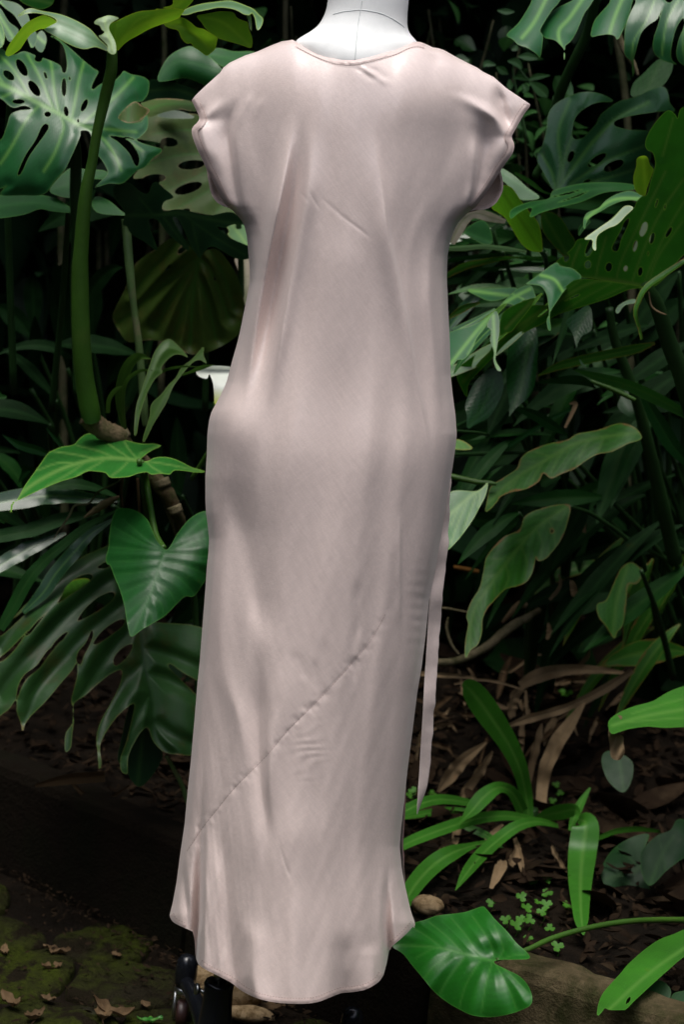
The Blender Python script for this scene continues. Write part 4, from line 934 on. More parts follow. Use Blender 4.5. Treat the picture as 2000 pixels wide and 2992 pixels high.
blade('leaf', N('D', [(510, 1100, 10), (500, 850, 16), (520, 690, 18), (590, 610, 18), (680, 570, 14), (770, 570, 3)]), M['calla'], p6, (.6, .5), .3, .2)
blade('leaf', N('D', [(360, 960, 18), (370, 840, 20), (430, 750, 20), (498, 714, 3)]), M['calla'], p6, (.6, .52), .2, .2)
blade('leaf', N('D', [(800, 640, 6), (870, 575, 16), (960, 548, 15), (1060, 535, 10), (1185, 538, 3)]), M['calla'], p6, (.55, .5), .6, .2)
blade('leaf', N('D', [(1040, 612, 10), (1120, 585, 14), (1220, 545, 22), (1335, 518, 2)]), M['calla'], p6, (.52, .44), .4, .1)
tube('flower_stalk', [(628, 1175, 7, .48), (640, 1260, 7, .5), (560, 1400, 7, .56)], M['stem'], p6, 0)
def spathe():
    pts = N('D', [(1170, 590), (1200, 545), (1290, 530), (1400, 530), (1520, 552), (1560, 640), (1500, 760), (1420, 860), (1345, 885), (1335, 780), (1325, 690), (1300, 620), (1288, 600), (1272, 645), (1220, 640), (1180, 612)])
    o = traced('flower', pts, M['spathe'], p6, .44, (0, -.02), step=4, extra=lambda x, y: .004 * ((x - 650) / 20) ** 2 * .5 + .03 * np.exp(-((y - 1085) / 25) ** 2), quilt=0)
    co_ = np.array([v.co for v in o.data.vertices]); z = co_[:, 2]; zmin, zmax = z.min(), z.max()
    at = o.data.attributes.new('warm', 'FLOAT', 'POINT'); at.data.foreach_set('value', np.clip(1.15 - (z - zmin) / (zmax - zmin) * 2.6, 0, 1).astype(np.float32))
    tag(o, 'white calla flower with yellow-green throat')
spathe()

# -- elephant ear: arrow leaf, heart leaf and ringed trunk
p7 = plant('elephant_ear_plant', 'elephant ear with a bright arrow-shaped leaf above a dark heart-shaped leaf, left of the skirt', gpt(480, 1700, .7))
traced('leaf', N('E', [(70, 625), (64, 540), (78, 490), (115, 460), (160, 380), (210, 310), (260, 240), (310, 170), (340, 150), (400, 125), (480, 110), (520, 70), (560, 42), (600, 38), (700, 60), (800, 75), (900, 100), (960, 105), (1000, 103), (1058, 118), (1010, 140), (960, 170), (912, 216), (970, 216), (1000, 200), (1060, 190),
               (1130, 200), (1200, 230), (1260, 260), (1300, 270), (1350, 290), (1280, 292), (1210, 282), (1140, 280), (1110, 305), (1050, 300), (990, 306), (960, 290), (900, 300), (850, 318), (800, 325), (720, 325), (690, 295), (620, 285), (570, 285), (500, 320), (400, 350), (300, 390), (200, 435), (130, 470), (92, 492), (76, 545)]),
       M['aroid'], p7, .40, (-.01, -.16), mid=N('E', [(910, 213), (750, 198), (600, 210), (400, 270), (200, 380), (95, 485), (68, 620)]),
       lats=[N('E', q) for q in ([(910, 213), (850, 150), (810, 85)], [(910, 213), (930, 160), (1040, 118)], [(910, 213), (1100, 240), (1320, 285)], [(860, 208), (760, 140), (640, 60)], [(760, 198), (640, 150), (500, 115)], [(640, 207), (520, 180), (350, 155)], [(500, 235), (380, 230), (240, 280)], [(850, 205), (800, 260), (730, 315)], [(700, 200), (600, 260), (500, 315)], [(960, 225), (1000, 260), (1060, 295)], [(560, 222), (450, 300), (300, 385)])],
       cup=.03, step=5, quilt=.010, wav=.008, lw=2.6)
traced('leaf', N('E', [(770, 530), (850, 530), (920, 560), (970, 610), (1000, 680), (1030, 740), (1080, 795), (1110, 780), (1150, 710), (1200, 640), (1260, 580), (1340, 545), (1430, 560), (1450, 700), (1430, 850), (1370, 950), (1330, 1020), (1270, 1102), (1210, 1105), (1150, 1160), (1080, 1230), (1000, 1280), (930, 1320), (860, 1368), (840, 1320), (825, 1240),
               (810, 1150), (780, 1050), (750, 980), (720, 900), (700, 892), (692, 850), (710, 780), (715, 700), (730, 610), (748, 560)]),
       M['aroid_dark'], p7, .34, (0, -.03), mid=N('E', [(1080, 797), (1030, 950), (980, 1100), (900, 1280), (860, 1360)]),
       lats=[N('E', q) for q in ([(1075, 800), (950, 720), (800, 590)], [(1072, 803), (930, 750), (745, 650)], [(1070, 810), (900, 795), (720, 780)], [(1055, 860), (880, 870), (720, 880)], [(1035, 920), (870, 950), (750, 960)], [(1015, 990), (870, 1050), (790, 1090)], [(985, 1080), (900, 1160), (820, 1220)], [(1085, 800), (1180, 720), (1340, 590)], [(1085, 803), (1230, 760), (1430, 700)], [(1078, 815), (1240, 830), (1420, 850)], [(1055, 870), (1210, 900), (1350, 960)], [(1035, 930), (1170, 980), (1270, 1085)], [(1010, 1000), (1110, 1070), (1150, 1155)], [(985, 1080), (1050, 1140), (1070, 1220)], [(950, 1160), (990, 1210), (990, 1275)])],
       cup=.02, step=5, quilt=.011, wav=.012, lw=2.6, mw=4)
tube('leaf_stalk', [(412, 1350, 9, .42), (425, 1400, 10, .46), (440, 1480, 9, .44), (455, 1560, 9, .40), (480, 1602, 8, .36)], M['stem'], p7, 0)
tube('leaf_stalk', [(406, 1346, 8, .40), (418, 1392, 9, .46), (430, 1500, 10, .6), (470, 1700, 11, .75)], M['stem'], p7, 0)
tr7 = tube('trunk', [(250, 1215, 30, .52), (300, 1255, 30, .53), (350, 1275, 26, .54), (380, 1300, 12, .55), (430, 1345, 10, .56), (455, 1400, 22, .55), (485, 1440, 24, .55), (510, 1490, 20, .57), (530, 1540, 16, .6), (545, 1680, 16, .7)], M['bark'], p7, 0, 16, .12, 3)
for q in ([(470, 1400, 24), (478, 1422, 25)], [(352, 1268, 27), (366, 1284, 22)], [(508, 1478, 22), (516, 1500, 21)]):
    tube('leaf_scar', q, M['root'], tr7, .545, 14, .05, 4, 3)
tube('root', N('E', [(790, 330, 6), (760, 360, 6), (640, 420, 7), (580, 495, 7), (490, 508, 8), (450, 580, 8), (380, 680, 6), (350, 730, 2)]), M['root'], p7, (.5, .42), 8, .1)
tube('root', N('E', [(1080, 510, 14), (1120, 600, 14), (1150, 700, 10)]), M['root'], p7, (.56, .6), 8, .1)
tube('root', N('E', [(780, 450, 8), (700, 490, 26), (620, 540, 22), (550, 590, 6)]), M['dry'], p7, (.58, .55), 8, .3)
tube('root', N('E', [(800, 330, 10), (790, 420, 12), (800, 520, 10)]), M['dry_dark'], p7, .56, 8, .3)
tube('root', N('E', [(900, 330, 10), (905, 440, 10), (912, 560, 8)]), M['dry_dark'], p7, .56, 8, .3)

# -- big drooping monstera, bottom left
p8 = plant('monstera_plant', 'big dusty drooping split leaf with long curling fingers, lower left', gpt(560, 2150, .8))
fo = [(780, -240), (640, -210), (500, -140), (400, -50), (330, 40), (250, 95), (180, 135), (125, 190), (60, 260), (0, 310), (-120, 400), (-150, 700), (-120, 1000), (-40, 960), (0, 880), (60, 830), (105, 770), (108, 850), (135, 930), (148, 1015), (158, 945), (200, 880), (300, 780), (400, 660), (470, 580),
      (500, 530), (505, 600), (485, 690), (465, 775), (478, 860), (468, 930), (430, 990), (422, 1060), (428, 1115), (462, 1085), (472, 1000), (487, 880), (482, 800), (560, 740), (650, 660), (730, 600), (797, 580), (780, 680), (720, 800), (655, 920), (630, 1020), (638, 1120), (648, 1234), (664, 1185), (654, 1080),
      (690, 990), (760, 890), (840, 815), (880, 803), (857, 920), (824, 1050), (788, 1150), (790, 1230), (815, 1257), (836, 1247), (838, 1150), (880, 1050), (930, 975), (968, 957), (1000, 1040), (1060, 1105), (1130, 1128), (1260, 1135), (1340, 1100), (1370, 700), (1370, 330), (1000, 260), (860, 200), (800, 0)]
EF = lambda pts: N('F', [(x, y - 1008) for x, y in pts])
traced('leaf', N('F', fo), M['monstera_grey'], p8, .50, (.03, -.028), mid=N('F', [(860, 120), (920, 330), (945, 530), (985, 760), (1010, 980), (1100, 1125)]),
       lats=[N('F', q) for q in ([(870, 60), (750, -20), (560, 120), (370, 280), (130, 560), (0, 740)], [(880, 100), (800, 150), (600, 320), (420, 520), (250, 700), (150, 920)], [(900, 260), (840, 330), (720, 460), (600, 620), (500, 780)], [(940, 530), (830, 660), (720, 850), (645, 1050)], [(980, 730), (890, 900), (815, 1130)],
                                 [(860, 0), (730, -180), (450, -30), (250, 150), (0, 430)], [(960, 600), (1100, 640), (1290, 740)], [(930, 430), (1100, 480), (1300, 560)], [(1000, 900), (1100, 990), (1240, 1060)])],
       holes=[EF([(372, 1152), (405, 1095), (440, 1030), (520, 972), (590, 957), (602, 985), (540, 1040), (460, 1092)]), EF([(505, 1262), (560, 1180), (640, 1110), (720, 1075), (749, 1085), (730, 1130), (650, 1190), (560, 1242)]), EF([(635, 917), (680, 882), (725, 873), (705, 915)]),
              N('F', [(750, 548), (744, 500), (790, 440), (850, 408), (869, 420), (840, 480), (790, 532)]), N('F', [(500, 520), (510, 460), (560, 400), (598, 318), (608, 350), (582, 420), (550, 480), (528, 540)]), N('F', [(608, 408), (660, 330), (750, 262), (812, 245), (802, 290), (720, 352), (650, 400)]),
              N('F', [(340, 415), (400, 352), (440, 328), (405, 384)]), N('F', [(165, 352), (185, 325), (240, 260), (292, 210), (305, 202), (245, 278), (192, 342)]), N('F', [(106, 776), (116, 690), (158, 610), (240, 545), (310, 450), (420, 360), (448, 328), (332, 462), (258, 562), (178, 628), (138, 694)]), N('F', [(-30, 520), (60, 445), (150, 350), (176, 326), (104, 432), (24, 512)]), N('F', [(1350, 690), (1200, 596), (1118, 538), (1106, 560), (1190, 644), (1350, 790)]), N('F', [(-40, 340), (80, 250), (190, 160), (200, 172), (110, 262), (0, 356)])],
       step=5, quilt=.030, wav=.010, curl=.008, lw=3, mw=4, cup=.004)
traced('leaf', N('F', [(770, 1150), (800, 1000), (840, 830), (880, 800), (960, 960), (1060, 1100), (1040, 1200), (960, 1310), (905, 1342), (860, 1300), (835, 1255), (790, 1200)]), M['monstera_dark'], p8, .58, (0, 0), mid=N('F', [(940, 900), (900, 1330)]), step=6)
tube('leaf_stalk', N('F', [(1090, 1140, 14), (1140, 1230, 15), (1190, 1330, 16), (1230, 1450, 16), (1290, 1600, 16)]), M['stem_pale'], p8, (.56, .62), 10, .05)
tube('leaf_stalk', [(384, 1754, 7, .54), (470, 1640, 8, .66), (560, 1700, 9, .8), (580, 2100, 10, .85)], M['stem_dark'], p8, 0)
traced('leaf', N('E', [(380, 1130), (400, 1060), (470, 1000), (560, 985), (590, 1010), (520, 1070), (440, 1110)]), M['lime'], p8, .62, (0, -.10), step=5)

# -- shaded blue-green lobes, mid left
p9 = plant('monstera_plant', 'dark blue-green split leaves in deep shade under the arrow-shaped leaf', gpt(350, 1750, .9))
for i, (q, yy, rl) in enumerate([([(780, 480, 8), (560, 460, 40), (350, 445, 62), (150, 465, 72), (-60, 500, 60)], (.66, .60), .5), ([(640, 560, 8), (400, 600, 48), (200, 670, 50), (-60, 720, 44)], (.66, .60), .4), ([(430, 690, 8), (250, 760, 48), (120, 830, 54), (0, 900, 48), (-90, 960, 30)], (.64, .58), .4),
                                 ([(780, 530, 6), (560, 650, 25), (420, 760, 32), (280, 880, 38), (180, 1000, 44), (80, 1180, 42), (0, 1320, 30)], (.60, .56), .3), ([(760, 590, 8), (600, 690, 32), (480, 820, 48), (360, 960, 50), (280, 1080, 44), (150, 1210, 16)], (.59, .55), .3), ([(800, 470, 6), (640, 400, 26), (480, 370, 40), (300, 390, 30)], (.66, .62), .5)]):
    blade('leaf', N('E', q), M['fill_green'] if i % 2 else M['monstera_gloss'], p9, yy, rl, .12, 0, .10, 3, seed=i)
for i, q in enumerate([[(15, 45, 2), (120, 110, 26), (240, 145, 30), (350, 190, 6)], [(300, 0, 2), (360, 70, 14), (420, 140, 8)], [(120, 360, 4), (150, 310, 18), (190, 280, 10)]]):
    blade('leaf', N('E', q), M['ginger_dark'], p9, .72, .3, .2, seed=i)
tube('leaf_stalk', [(330, 1480, 8, .62), (420, 1560, 9, .8), (430, 1760, 10, .9)], M['stem_dark'], p9, 0)

# -- leaves in the top left corner
p10 = plant('philodendron_plant', 'smooth green leaves crowding the top left corner behind the unfurling leaf', gpt(60, 1150, .95))
traced('leaf', N('A', [(150, -60), (480, -60), (487, 20), (450, 60), (370, 85), (280, 60), (200, 20)]), M['aroid'], p10, .55, (0, .02), mid=N('A', [(180, -40), (470, 30)]), step=6)
for i, (q, mt, yy) in enumerate([([(-60, 60), (0, 75), (80, 200), (165, 270), (130, 360), (80, 382), (40, 310), (0, 205), (-60, 150)], 'monstera', .62), ([(-60, 180), (0, 200), (40, 320), (30, 400), (0, 440), (-60, 440)], 'aroid', .60),
                                 ([(-20, 0), (150, 30), (245, 120), (275, 200), (340, 340), (290, 445), (240, 330), (170, 200), (120, 130), (40, 70)], 'monstera', .66), ([(330, 330), (380, 280), (420, 330), (420, 400), (380, 480), (320, 430)], 'monstera', .70)]):
    traced('leaf', N('A', q), M[mt], p10, yy, (0, -.06), mid=N('A', [q[0], q[len(q) // 2]]), step=6, seed=i)
tube('leaf_stalk', [(40, 100, 7, .66), (20, 500, 9, .8), (40, 1150, 11, .95)], M['stem_dark'], p10, 0)
p11 = plant('philodendron_plant', 'dark green leaves spread flat below the big holed leaf', gpt(150, 1200, .9))
traced('leaf', N('T', [(-40, 905), (100, 890), (200, 895), (280, 920), (332, 972), (240, 968), (180, 958), (100, 985), (-40, 995)]), M['aroid_dark'], p11, .66, (0, -.10), mid=N('T', [(330, 965), (150, 930), (-30, 950)]), step=6)
traced('leaf', N('T', [(230, 862), (320, 770), (400, 778), (480, 782), (502, 822), (420, 822), (365, 862), (330, 905), (250, 892)]), M['aroid_dark'], p11, .70, (0, -.08), mid=N('T', [(240, 870), (480, 800)]), step=6)
traced('leaf', N('T', [(420, 940), (440, 900), (500, 920), (560, 970), (590, 985), (520, 985), (450, 975)]), M['aroid_dark'], p11, .70, (0, -.08), step=6)
tube('leaf_stalk', [(200, 610, 8, .68), (180, 900, 9, .8), (150, 1200, 10, .9)], M['stem_dark'], p11, 0)
def lance_clump(label, x0, x1, y0, y1, Y0, Y1, n, seed, base, dirs=(140, 230), length=(180, 380), width=(16, 40), mats=('ginger', 'ginger_dark', 'aroid_shade'), name='ginger_plant'):
    """a clump of lance leaves, each arching out from its own cane"""
    rr = np.random.default_rng(seed); t = plant(name, label, base)
    for k in range(n):
        x, y = rr.uniform(x0, x1), rr.uniform(y0, y1); a = R(rr.uniform(*dirs)); L_ = rr.uniform(*length); w = rr.uniform(*width); Yd = rr.uniform(Y0, Y1); bendv = rr.uniform(.05, .55)
        q = []
        for u, ww in ((0, .12), (.15, .5), (.35, .95), (.55, 1.0), (.75, .7), (.92, .28), (1, .03)):
            q.append((x + math.cos(a) * L_ * u, y - math.sin(a) * L_ * u + bendv * L_ * u * u, w * ww))
        blade('leaf', q, M[mats[rr.integers(len(mats))]], t, (Yd, Yd - .12 * rr.random()), rr.uniform(-.2, .9), rr.uniform(.1, .3), 0, .06, 3, 26, 6, seed=k)
        if k % 3 == 0:
            b_ = np.array(base); e_ = PY(np.array(x), np.array(y), np.array(Yd)); c = catmull([b_, (b_ + e_) / 2 + np.array([.03, .02, .06]), e_], 8)
            tube3('cane', c, np.linspace(.009, .004, len(c)), M['stem_dark'], t, 6)
    return t
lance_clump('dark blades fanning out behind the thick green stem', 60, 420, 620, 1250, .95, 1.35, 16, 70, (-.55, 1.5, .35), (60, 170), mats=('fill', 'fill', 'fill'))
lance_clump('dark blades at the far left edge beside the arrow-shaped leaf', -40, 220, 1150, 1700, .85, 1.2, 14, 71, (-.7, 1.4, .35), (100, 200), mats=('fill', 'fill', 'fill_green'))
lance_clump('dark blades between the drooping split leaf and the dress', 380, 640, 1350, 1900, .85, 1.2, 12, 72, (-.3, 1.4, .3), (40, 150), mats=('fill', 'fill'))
# ------------------------------------------------------------------ plants right of the dress
q1 = plant('monstera_plant', 'pale shining split leaf hanging down from the top right corner', gpt(1620, 1500, 1.1))
G1 = [(640, -60), (612, 20), (560, 80), (490, 190), (470, 240), (492, 280), (472, 435), (440, 410), (370, 365), (300, 340), (260, 300), (213, 265), (300, 180), (360, 90), (400, 20), (430, -60)]
G2 = [(900, -60), (860, 30), (810, 100), (780, 170), (740, 260), (700, 320), (662, 352), (666, 400), (655, 458), (650, 420), (654, 380), (600, 320), (560, 300), (510, 290), (474, 255), (480, 200), (520, 130), (600, 60), (720, 0), (770, -60)]
G3 = [(1180, -60), (1172, 30), (1140, 150), (1100, 240), (1062, 305), (1040, 275), (990, 262), (920, 270), (860, 280), (865, 220), (890, 150), (940, 90), (1000, 20), (1030, -60)]
G4 = [(1230, -60), (1200, 20), (1150, 120), (1120, 220), (1114, 320), (1115, 410), (1140, 445), (1168, 472), (1172, 540), (1180, 595), (1193, 540), (1186, 470), (1200, 400), (1240, 260), (1300, 190), (1360, 150), (1392, 88), (1402, 72), (1390, 120), (1368, 200), (1340, 280), (1330, 350), (1345, 410), (1390, 450), (1430, 470), (1522, 494), (1490, 470),
      (1470, 430), (1480, 330), (1510, 220), (1550, 150), (1570, 140), (1570, 200), (1530, 300), (1510, 400), (1530, 470), (1600, 510), (1720, 500), (1720, -60)]
l1 = traced('leaf', N('G', G4), M['monstera'], q1, .48, (0, -.06), mid=N('G', [(1700, -60), (1500, -50), (1200, -60)]), lats=[N('G', q) for q in ([(1360, -40), (1280, 160), (1180, 330), (1180, 560)], [(1540, -20), (1440, 160), (1400, 420)], [(1640, -20), (1560, 250), (1580, 480)])], holes=EL('G', (1455, -5, 30, 25, 0)), step=5, quilt=.009, cup=.02, wav=.006)
for k, (g_, m_) in enumerate(((G1, [(540, -60), (430, 160), (330, 290)]), (G2, [(830, -60), (700, 130), (610, 250), (658, 440)]), (G3, [(1120, -60), (1040, 130), (1000, 260)]))):
    traced('lobe', N('G', g_), M['monstera'], l1, .50 + .02 * k, (0, -.075), mid=N('G', m_), step=5, cup=.06, quilt=.006, wav=.008, seed=k)
tube('leaf_stalk', N('G', [(900, -60, 36), (870, 100, 38), (830, 260, 40), (740, 450, 42), (660, 620, 42), (600, 800, 40), (560, 1100, 36), (430, 1350, 30)]), M['stem_dark'], q1, (.72, .95), 12)

q2 = plant('monstera_plant', 'dark glossy upright split leaf right of the right sleeve', gpt(1625, 900, .95))
traced('leaf', N('G', [(575, 1452), (530, 1380), (480, 1290), (450, 1230), (455, 1170), (490, 1100), (520, 980), (530, 880), (580, 800), (680, 740), (780, 706), (880, 703), (980, 735), (1030, 775), (930, 780), (860, 800), (780, 850), (740, 900), (722, 960), (714, 1030), (740, 1064), (800, 1050), (850, 1000), (900, 940), (930, 880), (1000, 820), (1080, 770), (1200, 740),
               (1300, 690), (1390, 660), (1432, 678), (1452, 730), (1462, 785), (1502, 848), (1400, 850), (1250, 870), (1140, 890), (1050, 920), (1040, 960), (1150, 990), (1310, 1005), (1290, 1100), (1320, 1200), (1260, 1300), (1220, 1400), (1000, 1410), (800, 1425), (640, 1442)]),
       M['monstera_gloss'], q2, .72, (0, .0), mid=N('G', [(605, 1445), (820, 1150), (930, 1020), (1060, 900), (1300, 780)]), lats=[N('G', q) for q in ([(595, 1440), (628, 1250), (610, 1000), (700, 760)], [(700, 1410), (960, 1240), (1280, 1110)], [(582, 1440), (560, 1320), (480, 1180)], [(850, 1390), (1050, 1340), (1240, 1280)], [(640, 1400), (660, 1200), (780, 880)])],
       holes=EL('G', (705, 1195, 22, 48, 22), (905, 1222, 84, 28, -35), (1032, 1265, 84, 34, -25), (830, 1385, 30, 14, -20)), step=5, quilt=.007, wav=.012, cup=.01, lw=4)
tube('leaf_stalk', [(1628, 552, 9, .74), (1620, 700, 10, .85), (1630, 950, 11, .95)], M['stem_dark'], q2, 0)
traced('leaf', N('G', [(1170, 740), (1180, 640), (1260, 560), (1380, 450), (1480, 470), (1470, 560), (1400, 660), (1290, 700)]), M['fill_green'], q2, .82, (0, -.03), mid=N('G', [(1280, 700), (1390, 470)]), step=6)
tube('dead_stalk', N('G', [(1070, 260, 26), (1110, 380, 26), (1180, 480, 22), (1220, 580, 10)]), M['root'], q2, .85, 8, .1)

q3 = plant('monstera_plant', 'huge perforated leaf seen from below, sweeping from the right edge to the dress waist', gpt(1990, 1200, .8))
up_out = [(1697, 808), (1684, 790), (1657, 783), (1630, 768), (1626, 763), (1640, 754), (1675, 723), (1688, 701), (1710, 696), (1729, 692), (1746, 670), (1782, 643), (1827, 603), (1853, 607), (1862, 590), (1875, 575), (1893, 567), (1903, 530), (1915, 490), (1916, 471), (1909, 446), (1893, 438), (1887, 417), (1900, 383), (1928, 344), (1955, 322),
          (1974, 333), (1982, 346), (1986, 329), (2000, 312), (2080, 280), (2080, 700), (2000, 745), (1960, 795), (1920, 834), (1890, 838), (1850, 833), (1780, 822), (1740, 815)]
bigl = traced('leaf', up_out, M['under'], q3, .50, (-.02, .02), mid=N('H', [(880, 698), (1000, 705), (1120, 718), (1310, 752)]),
       lats=[N('H', q) for q in ([(830, 640), (855, 560), (890, 480)], [(992, 700), (1010, 600), (1060, 430)], [(1125, 712), (1170, 560), (1300, 300), (1450, 0)], [(1230, 728), (1280, 580), (1400, 300), (1568, 50)], [(1305, 745), (1360, 600), (1480, 350), (1600, 150)], [(1340, 730), (1400, 560), (1560, 330)], [(1430, -100), (1500, -350)])],
       holes=EL('H', (800, 568, 17, 27, 20), (940, 612, 21, 27, 10), (1077, 628, 21, 30, 10), (1187, 637, 13, 20, 10), (1283, 657, 15, 30, 10), (1305, 380, 22, 50, 20), (1360, 440, 15, 38, 15), (1250, 490, 13, 38, 12), (1470, 400, 12, 40, 30), (1445, 235, 5, 22, 12), (1390, 210, 6, 30, 15), (1335, 540, 4, 14, 0)) +
             [N('H', [(1098, 512), (1110, 475), (1150, 400), (1180, 330), (1212, 310), (1195, 370), (1160, 440), (1135, 522)]), N('H', [(922, 550), (930, 500), (955, 450), (985, 445), (975, 510), (945, 556)])], step=4.5, quilt=.008, wav=.006, mw=7, lw=3)
traced('lobe', N('G', [(1210, 1212), (1250, 1190), (1290, 1200), (1310, 1260), (1337, 1290), (1320, 1350), (1290, 1430), (1272, 1492), (1220, 1480), (1190, 1430), (1183, 1350), (1205, 1270)]), M['young'], bigl, .46, (0, .02), mid=N('G', [(1275, 1480), (1260, 1220)]), step=4, cup=-.2)
traced('lobe', N('H', [(1310, 757), (1100, 724), (890, 706), (800, 750), (690, 870), (560, 880), (440, 960), (380, 1060), (300, 1110), (200, 1200), (100, 1280), (78, 1340), (110, 1420), (147, 1480), (160, 1390), (230, 1310), (320, 1220), (420, 1130), (520, 1060), (640, 1000), (740, 940), (850, 905), (960, 870), (1080, 830), (1200, 778)]),
       M['under'], bigl, .55, (-.02, .03), mid=N('H', [(1300, 752), (1000, 720), (700, 880), (400, 1080), (120, 1380)]), lats=[N('H', q) for q in ([(1100, 730), (900, 840), (760, 930)], [(900, 710), (640, 900), (420, 1120)], [(700, 880), (500, 1050)], [(1200, 745), (1000, 840)])],
       holes=[N('H', q) for q in ([(178, 1300), (200, 1210), (250, 1160), (312, 1128), (300, 1172), (240, 1232)], [(335, 1205), (400, 1130), (505, 1048), (492, 1092), (420, 1162), (352, 1208)], [(613, 948), (670, 903), (677, 926), (622, 952)], [(788, 848), (870, 806), (882, 815), (812, 842)])], step=4.5, quilt=.006)
traced('lobe', N('H', [(735, 598), (760, 620), (830, 634), (870, 660), (897, 690), (870, 730), (820, 750), (780, 790), (740, 850), (700, 910), (690, 960), (698, 1038), (680, 1037), (670, 980), (685, 930), (680, 870), (670, 810), (640, 760), (600, 745), (540, 742), (518, 747), (600, 690), (680, 630)]),
       M['monstera'], bigl, .47, (.02, -.07), mid=N('H', [(630, 680), (720, 710), (775, 785)]), step=4, curl=.01)
traced('lobe', N('H', [(592, 800), (562, 745), (480, 770), (420, 820), (340, 900), (270, 960), (180, 1010), (60, 1045), (20, 1085), (20, 1320), (80, 1240), (130, 1230), (180, 1170), (215, 1090), (270, 1020), (330, 920), (385, 870), (430, 870), (470, 880), (520, 845), (594, 837)]),
       M['monstera'], bigl, .50, (.02, -.06), mid=N('H', [(560, 770), (400, 860), (250, 1000), (40, 1260)]), lats=[N('H', [(440, 800), (520, 840)]), N('H', [(300, 940), (270, 1000), (150, 1200)])], step=4)
traced('lobe', N('H', [(330, 915), (355, 950), (360, 1040), (350, 1120), (340, 1180), (336, 1240), (372, 1303), (345, 1302), (321, 1240), (324, 1180), (300, 1110), (305, 1040), (278, 1010)]), M['monstera'], bigl, .47, (0, -.03), mid=N('H', [(320, 940), (330, 1180), (350, 1290)]), step=4)
traced('lobe', N('H', [(390, 920), (440, 885), (520, 850), (592, 830), (560, 900), (480, 1000), (440, 1050), (400, 1060), (368, 1078), (360, 1030), (370, 960)]), M['under'], bigl, .49, (0, .02), mid=N('H', [(570, 850), (400, 1030)]), step=4, curl=-.006)
traced('lobe', N('H', [(915, 445), (1000, 380), (1100, 310), (1180, 230), (1238, 240), (1190, 290), (1130, 350), (1060, 380), (1000, 430), (992, 518), (970, 500), (968, 450)]), M['young_pale'], bigl, .46, (0, -.05), mid=N('H', [(960, 430), (1220, 245)]), step=4)
traced('lobe', N('H', [(910, 375), (913, 310), (940, 270), (1010, 240), (1060, 190), (1130, 150), (1220, 130), (1302, 165), (1306, 208), (1230, 190), (1150, 200), (1080, 230), (1030, 260), (960, 300), (930, 340), (922, 375)]), M['monstera'], bigl, .50, (0, -.09), mid=N('H', [(1290, 180), (1100, 190), (930, 310)]), step=4)
tube('leaf_stalk', [(1886, 836, 20, .52), (1920, 890, 22, .54), (1960, 1010, 25, .58), (2005, 1130, 28, .62), (2060, 1400, 30, .7), (2080, 2100, 32, .85)], M['stem_dark'], q3, 0, 14)
blade('sheath', N('H', [(1620, 560, 20), (1440, 680, 26), (1330, 760, 26), (1280, 840, 24), (1255, 930, 18), (1280, 1030, 14), (1295, 1100, 12)]), M['ginger_dead'], q3, (.50, .46), .8, .3)
tube('dead_margin', N('H', [(1340, 790, 4), (1355, 880, 6), (1400, 920, 7), (1455, 940, 3)]), M['dry'], q3, .5, 6)

# -- ginger leaves around the right sleeve and waist
q4 = plant('ginger_plant', 'lime-green lance leaf and tattered green blades right below the right sleeve', gpt(1570, 1100, 1.0))
traced('leaf', N('H', [(370, 95), (440, 108), (500, 190), (560, 270), (610, 330), (632, 400), (642, 500), (632, 528), (560, 520), (500, 470), (450, 390), (400, 310), (350, 270), (310, 240), (330, 150)]), M['lime'], q4, .64, (0, .03), mid=N('H', [(370, 120), (500, 320), (632, 520)]), step=4.5, cup=.05)
traced('leaf', N('H', [(360, -20), (450, 25), (540, 105), (625, 172), (540, 190), (480, 172), (400, 75), (350, 60)]), M['aroid_dark'], q4, .74, (0, -.06), mid=N('H', [(370, 10), (620, 170)]), step=5)
traced('leaf', N('H', [(1240, 90), (1100, 74), (900, 80), (720, 125), (680, 180), (560, 200), (440, 250), (434, 312), (500, 265), (572, 240), (560, 302), (640, 270), (760, 235), (900, 200), (1050, 140), (1235, 122)]), M['aroid_dark'], q4, .60, (0, -.16), mid=N('H', [(1230, 105), (900, 130), (640, 210), (440, 290)]), lats=[N('H', [(1100, 110), (800, 140), (690, 170)])], holes=[N('H', [(690, 172), (800, 142), (905, 118), (820, 150)]), N('H', [(740, 208), (860, 160), (945, 128), (880, 165)])], step=4, wav=.008, curl=.006)
blade('leaf', N('H', [(10, 505, 20), (120, 500, 28), (260, 490, 24), (400, 505, 26), (540, 525, 8)]), M['pale_blade'], q4, .70, .9, .2, .0)
blade('leaf', N('H', [(0, 690, 20), (120, 625, 32), (260, 590, 26), (380, 570, 18), (490, 565, 4)]), M['ginger_dead'], q4, (.68, .72), .7, .15)
blade('leaf', N('H', [(40, 470, 30), (80, 390, 42), (130, 310, 40), (200, 275, 34), (290, 295, 34), (400, 330, 14)]), M['white_dead'], q4, .70, .4, .2, 0, .1, 2)
traced('leaf', N('H', [(130, 400), (200, 335), (260, 325), (305, 390), (312, 470), (260, 480), (180, 440)]), M['aroid_dark'], q4, .76, (0, -.01), mid=N('H', [(140, 400), (300, 460)]), step=5)
traced('leaf', N('H', [(640, 270), (740, 285), (810, 380), (862, 480), (800, 560), (700, 470), (640, 380)]), M['ginger_dead'], q4, .78, (0, .02), mid=N('H', [(650, 280), (800, 540)]), step=5)
traced('leaf', N('H', [(150, 775), (300, 768), (480, 765), (400, 830), (300, 850), (220, 820)]), M['monstera'], q4, .66, (0, -.09), mid=N('H', [(160, 780), (420, 815)]), step=5)
blade('leaf', N('H', [(30, 960, 10), (120, 900, 24), (230, 860, 6)]), M['ginger_dead'], q4, .7, .3, .2)
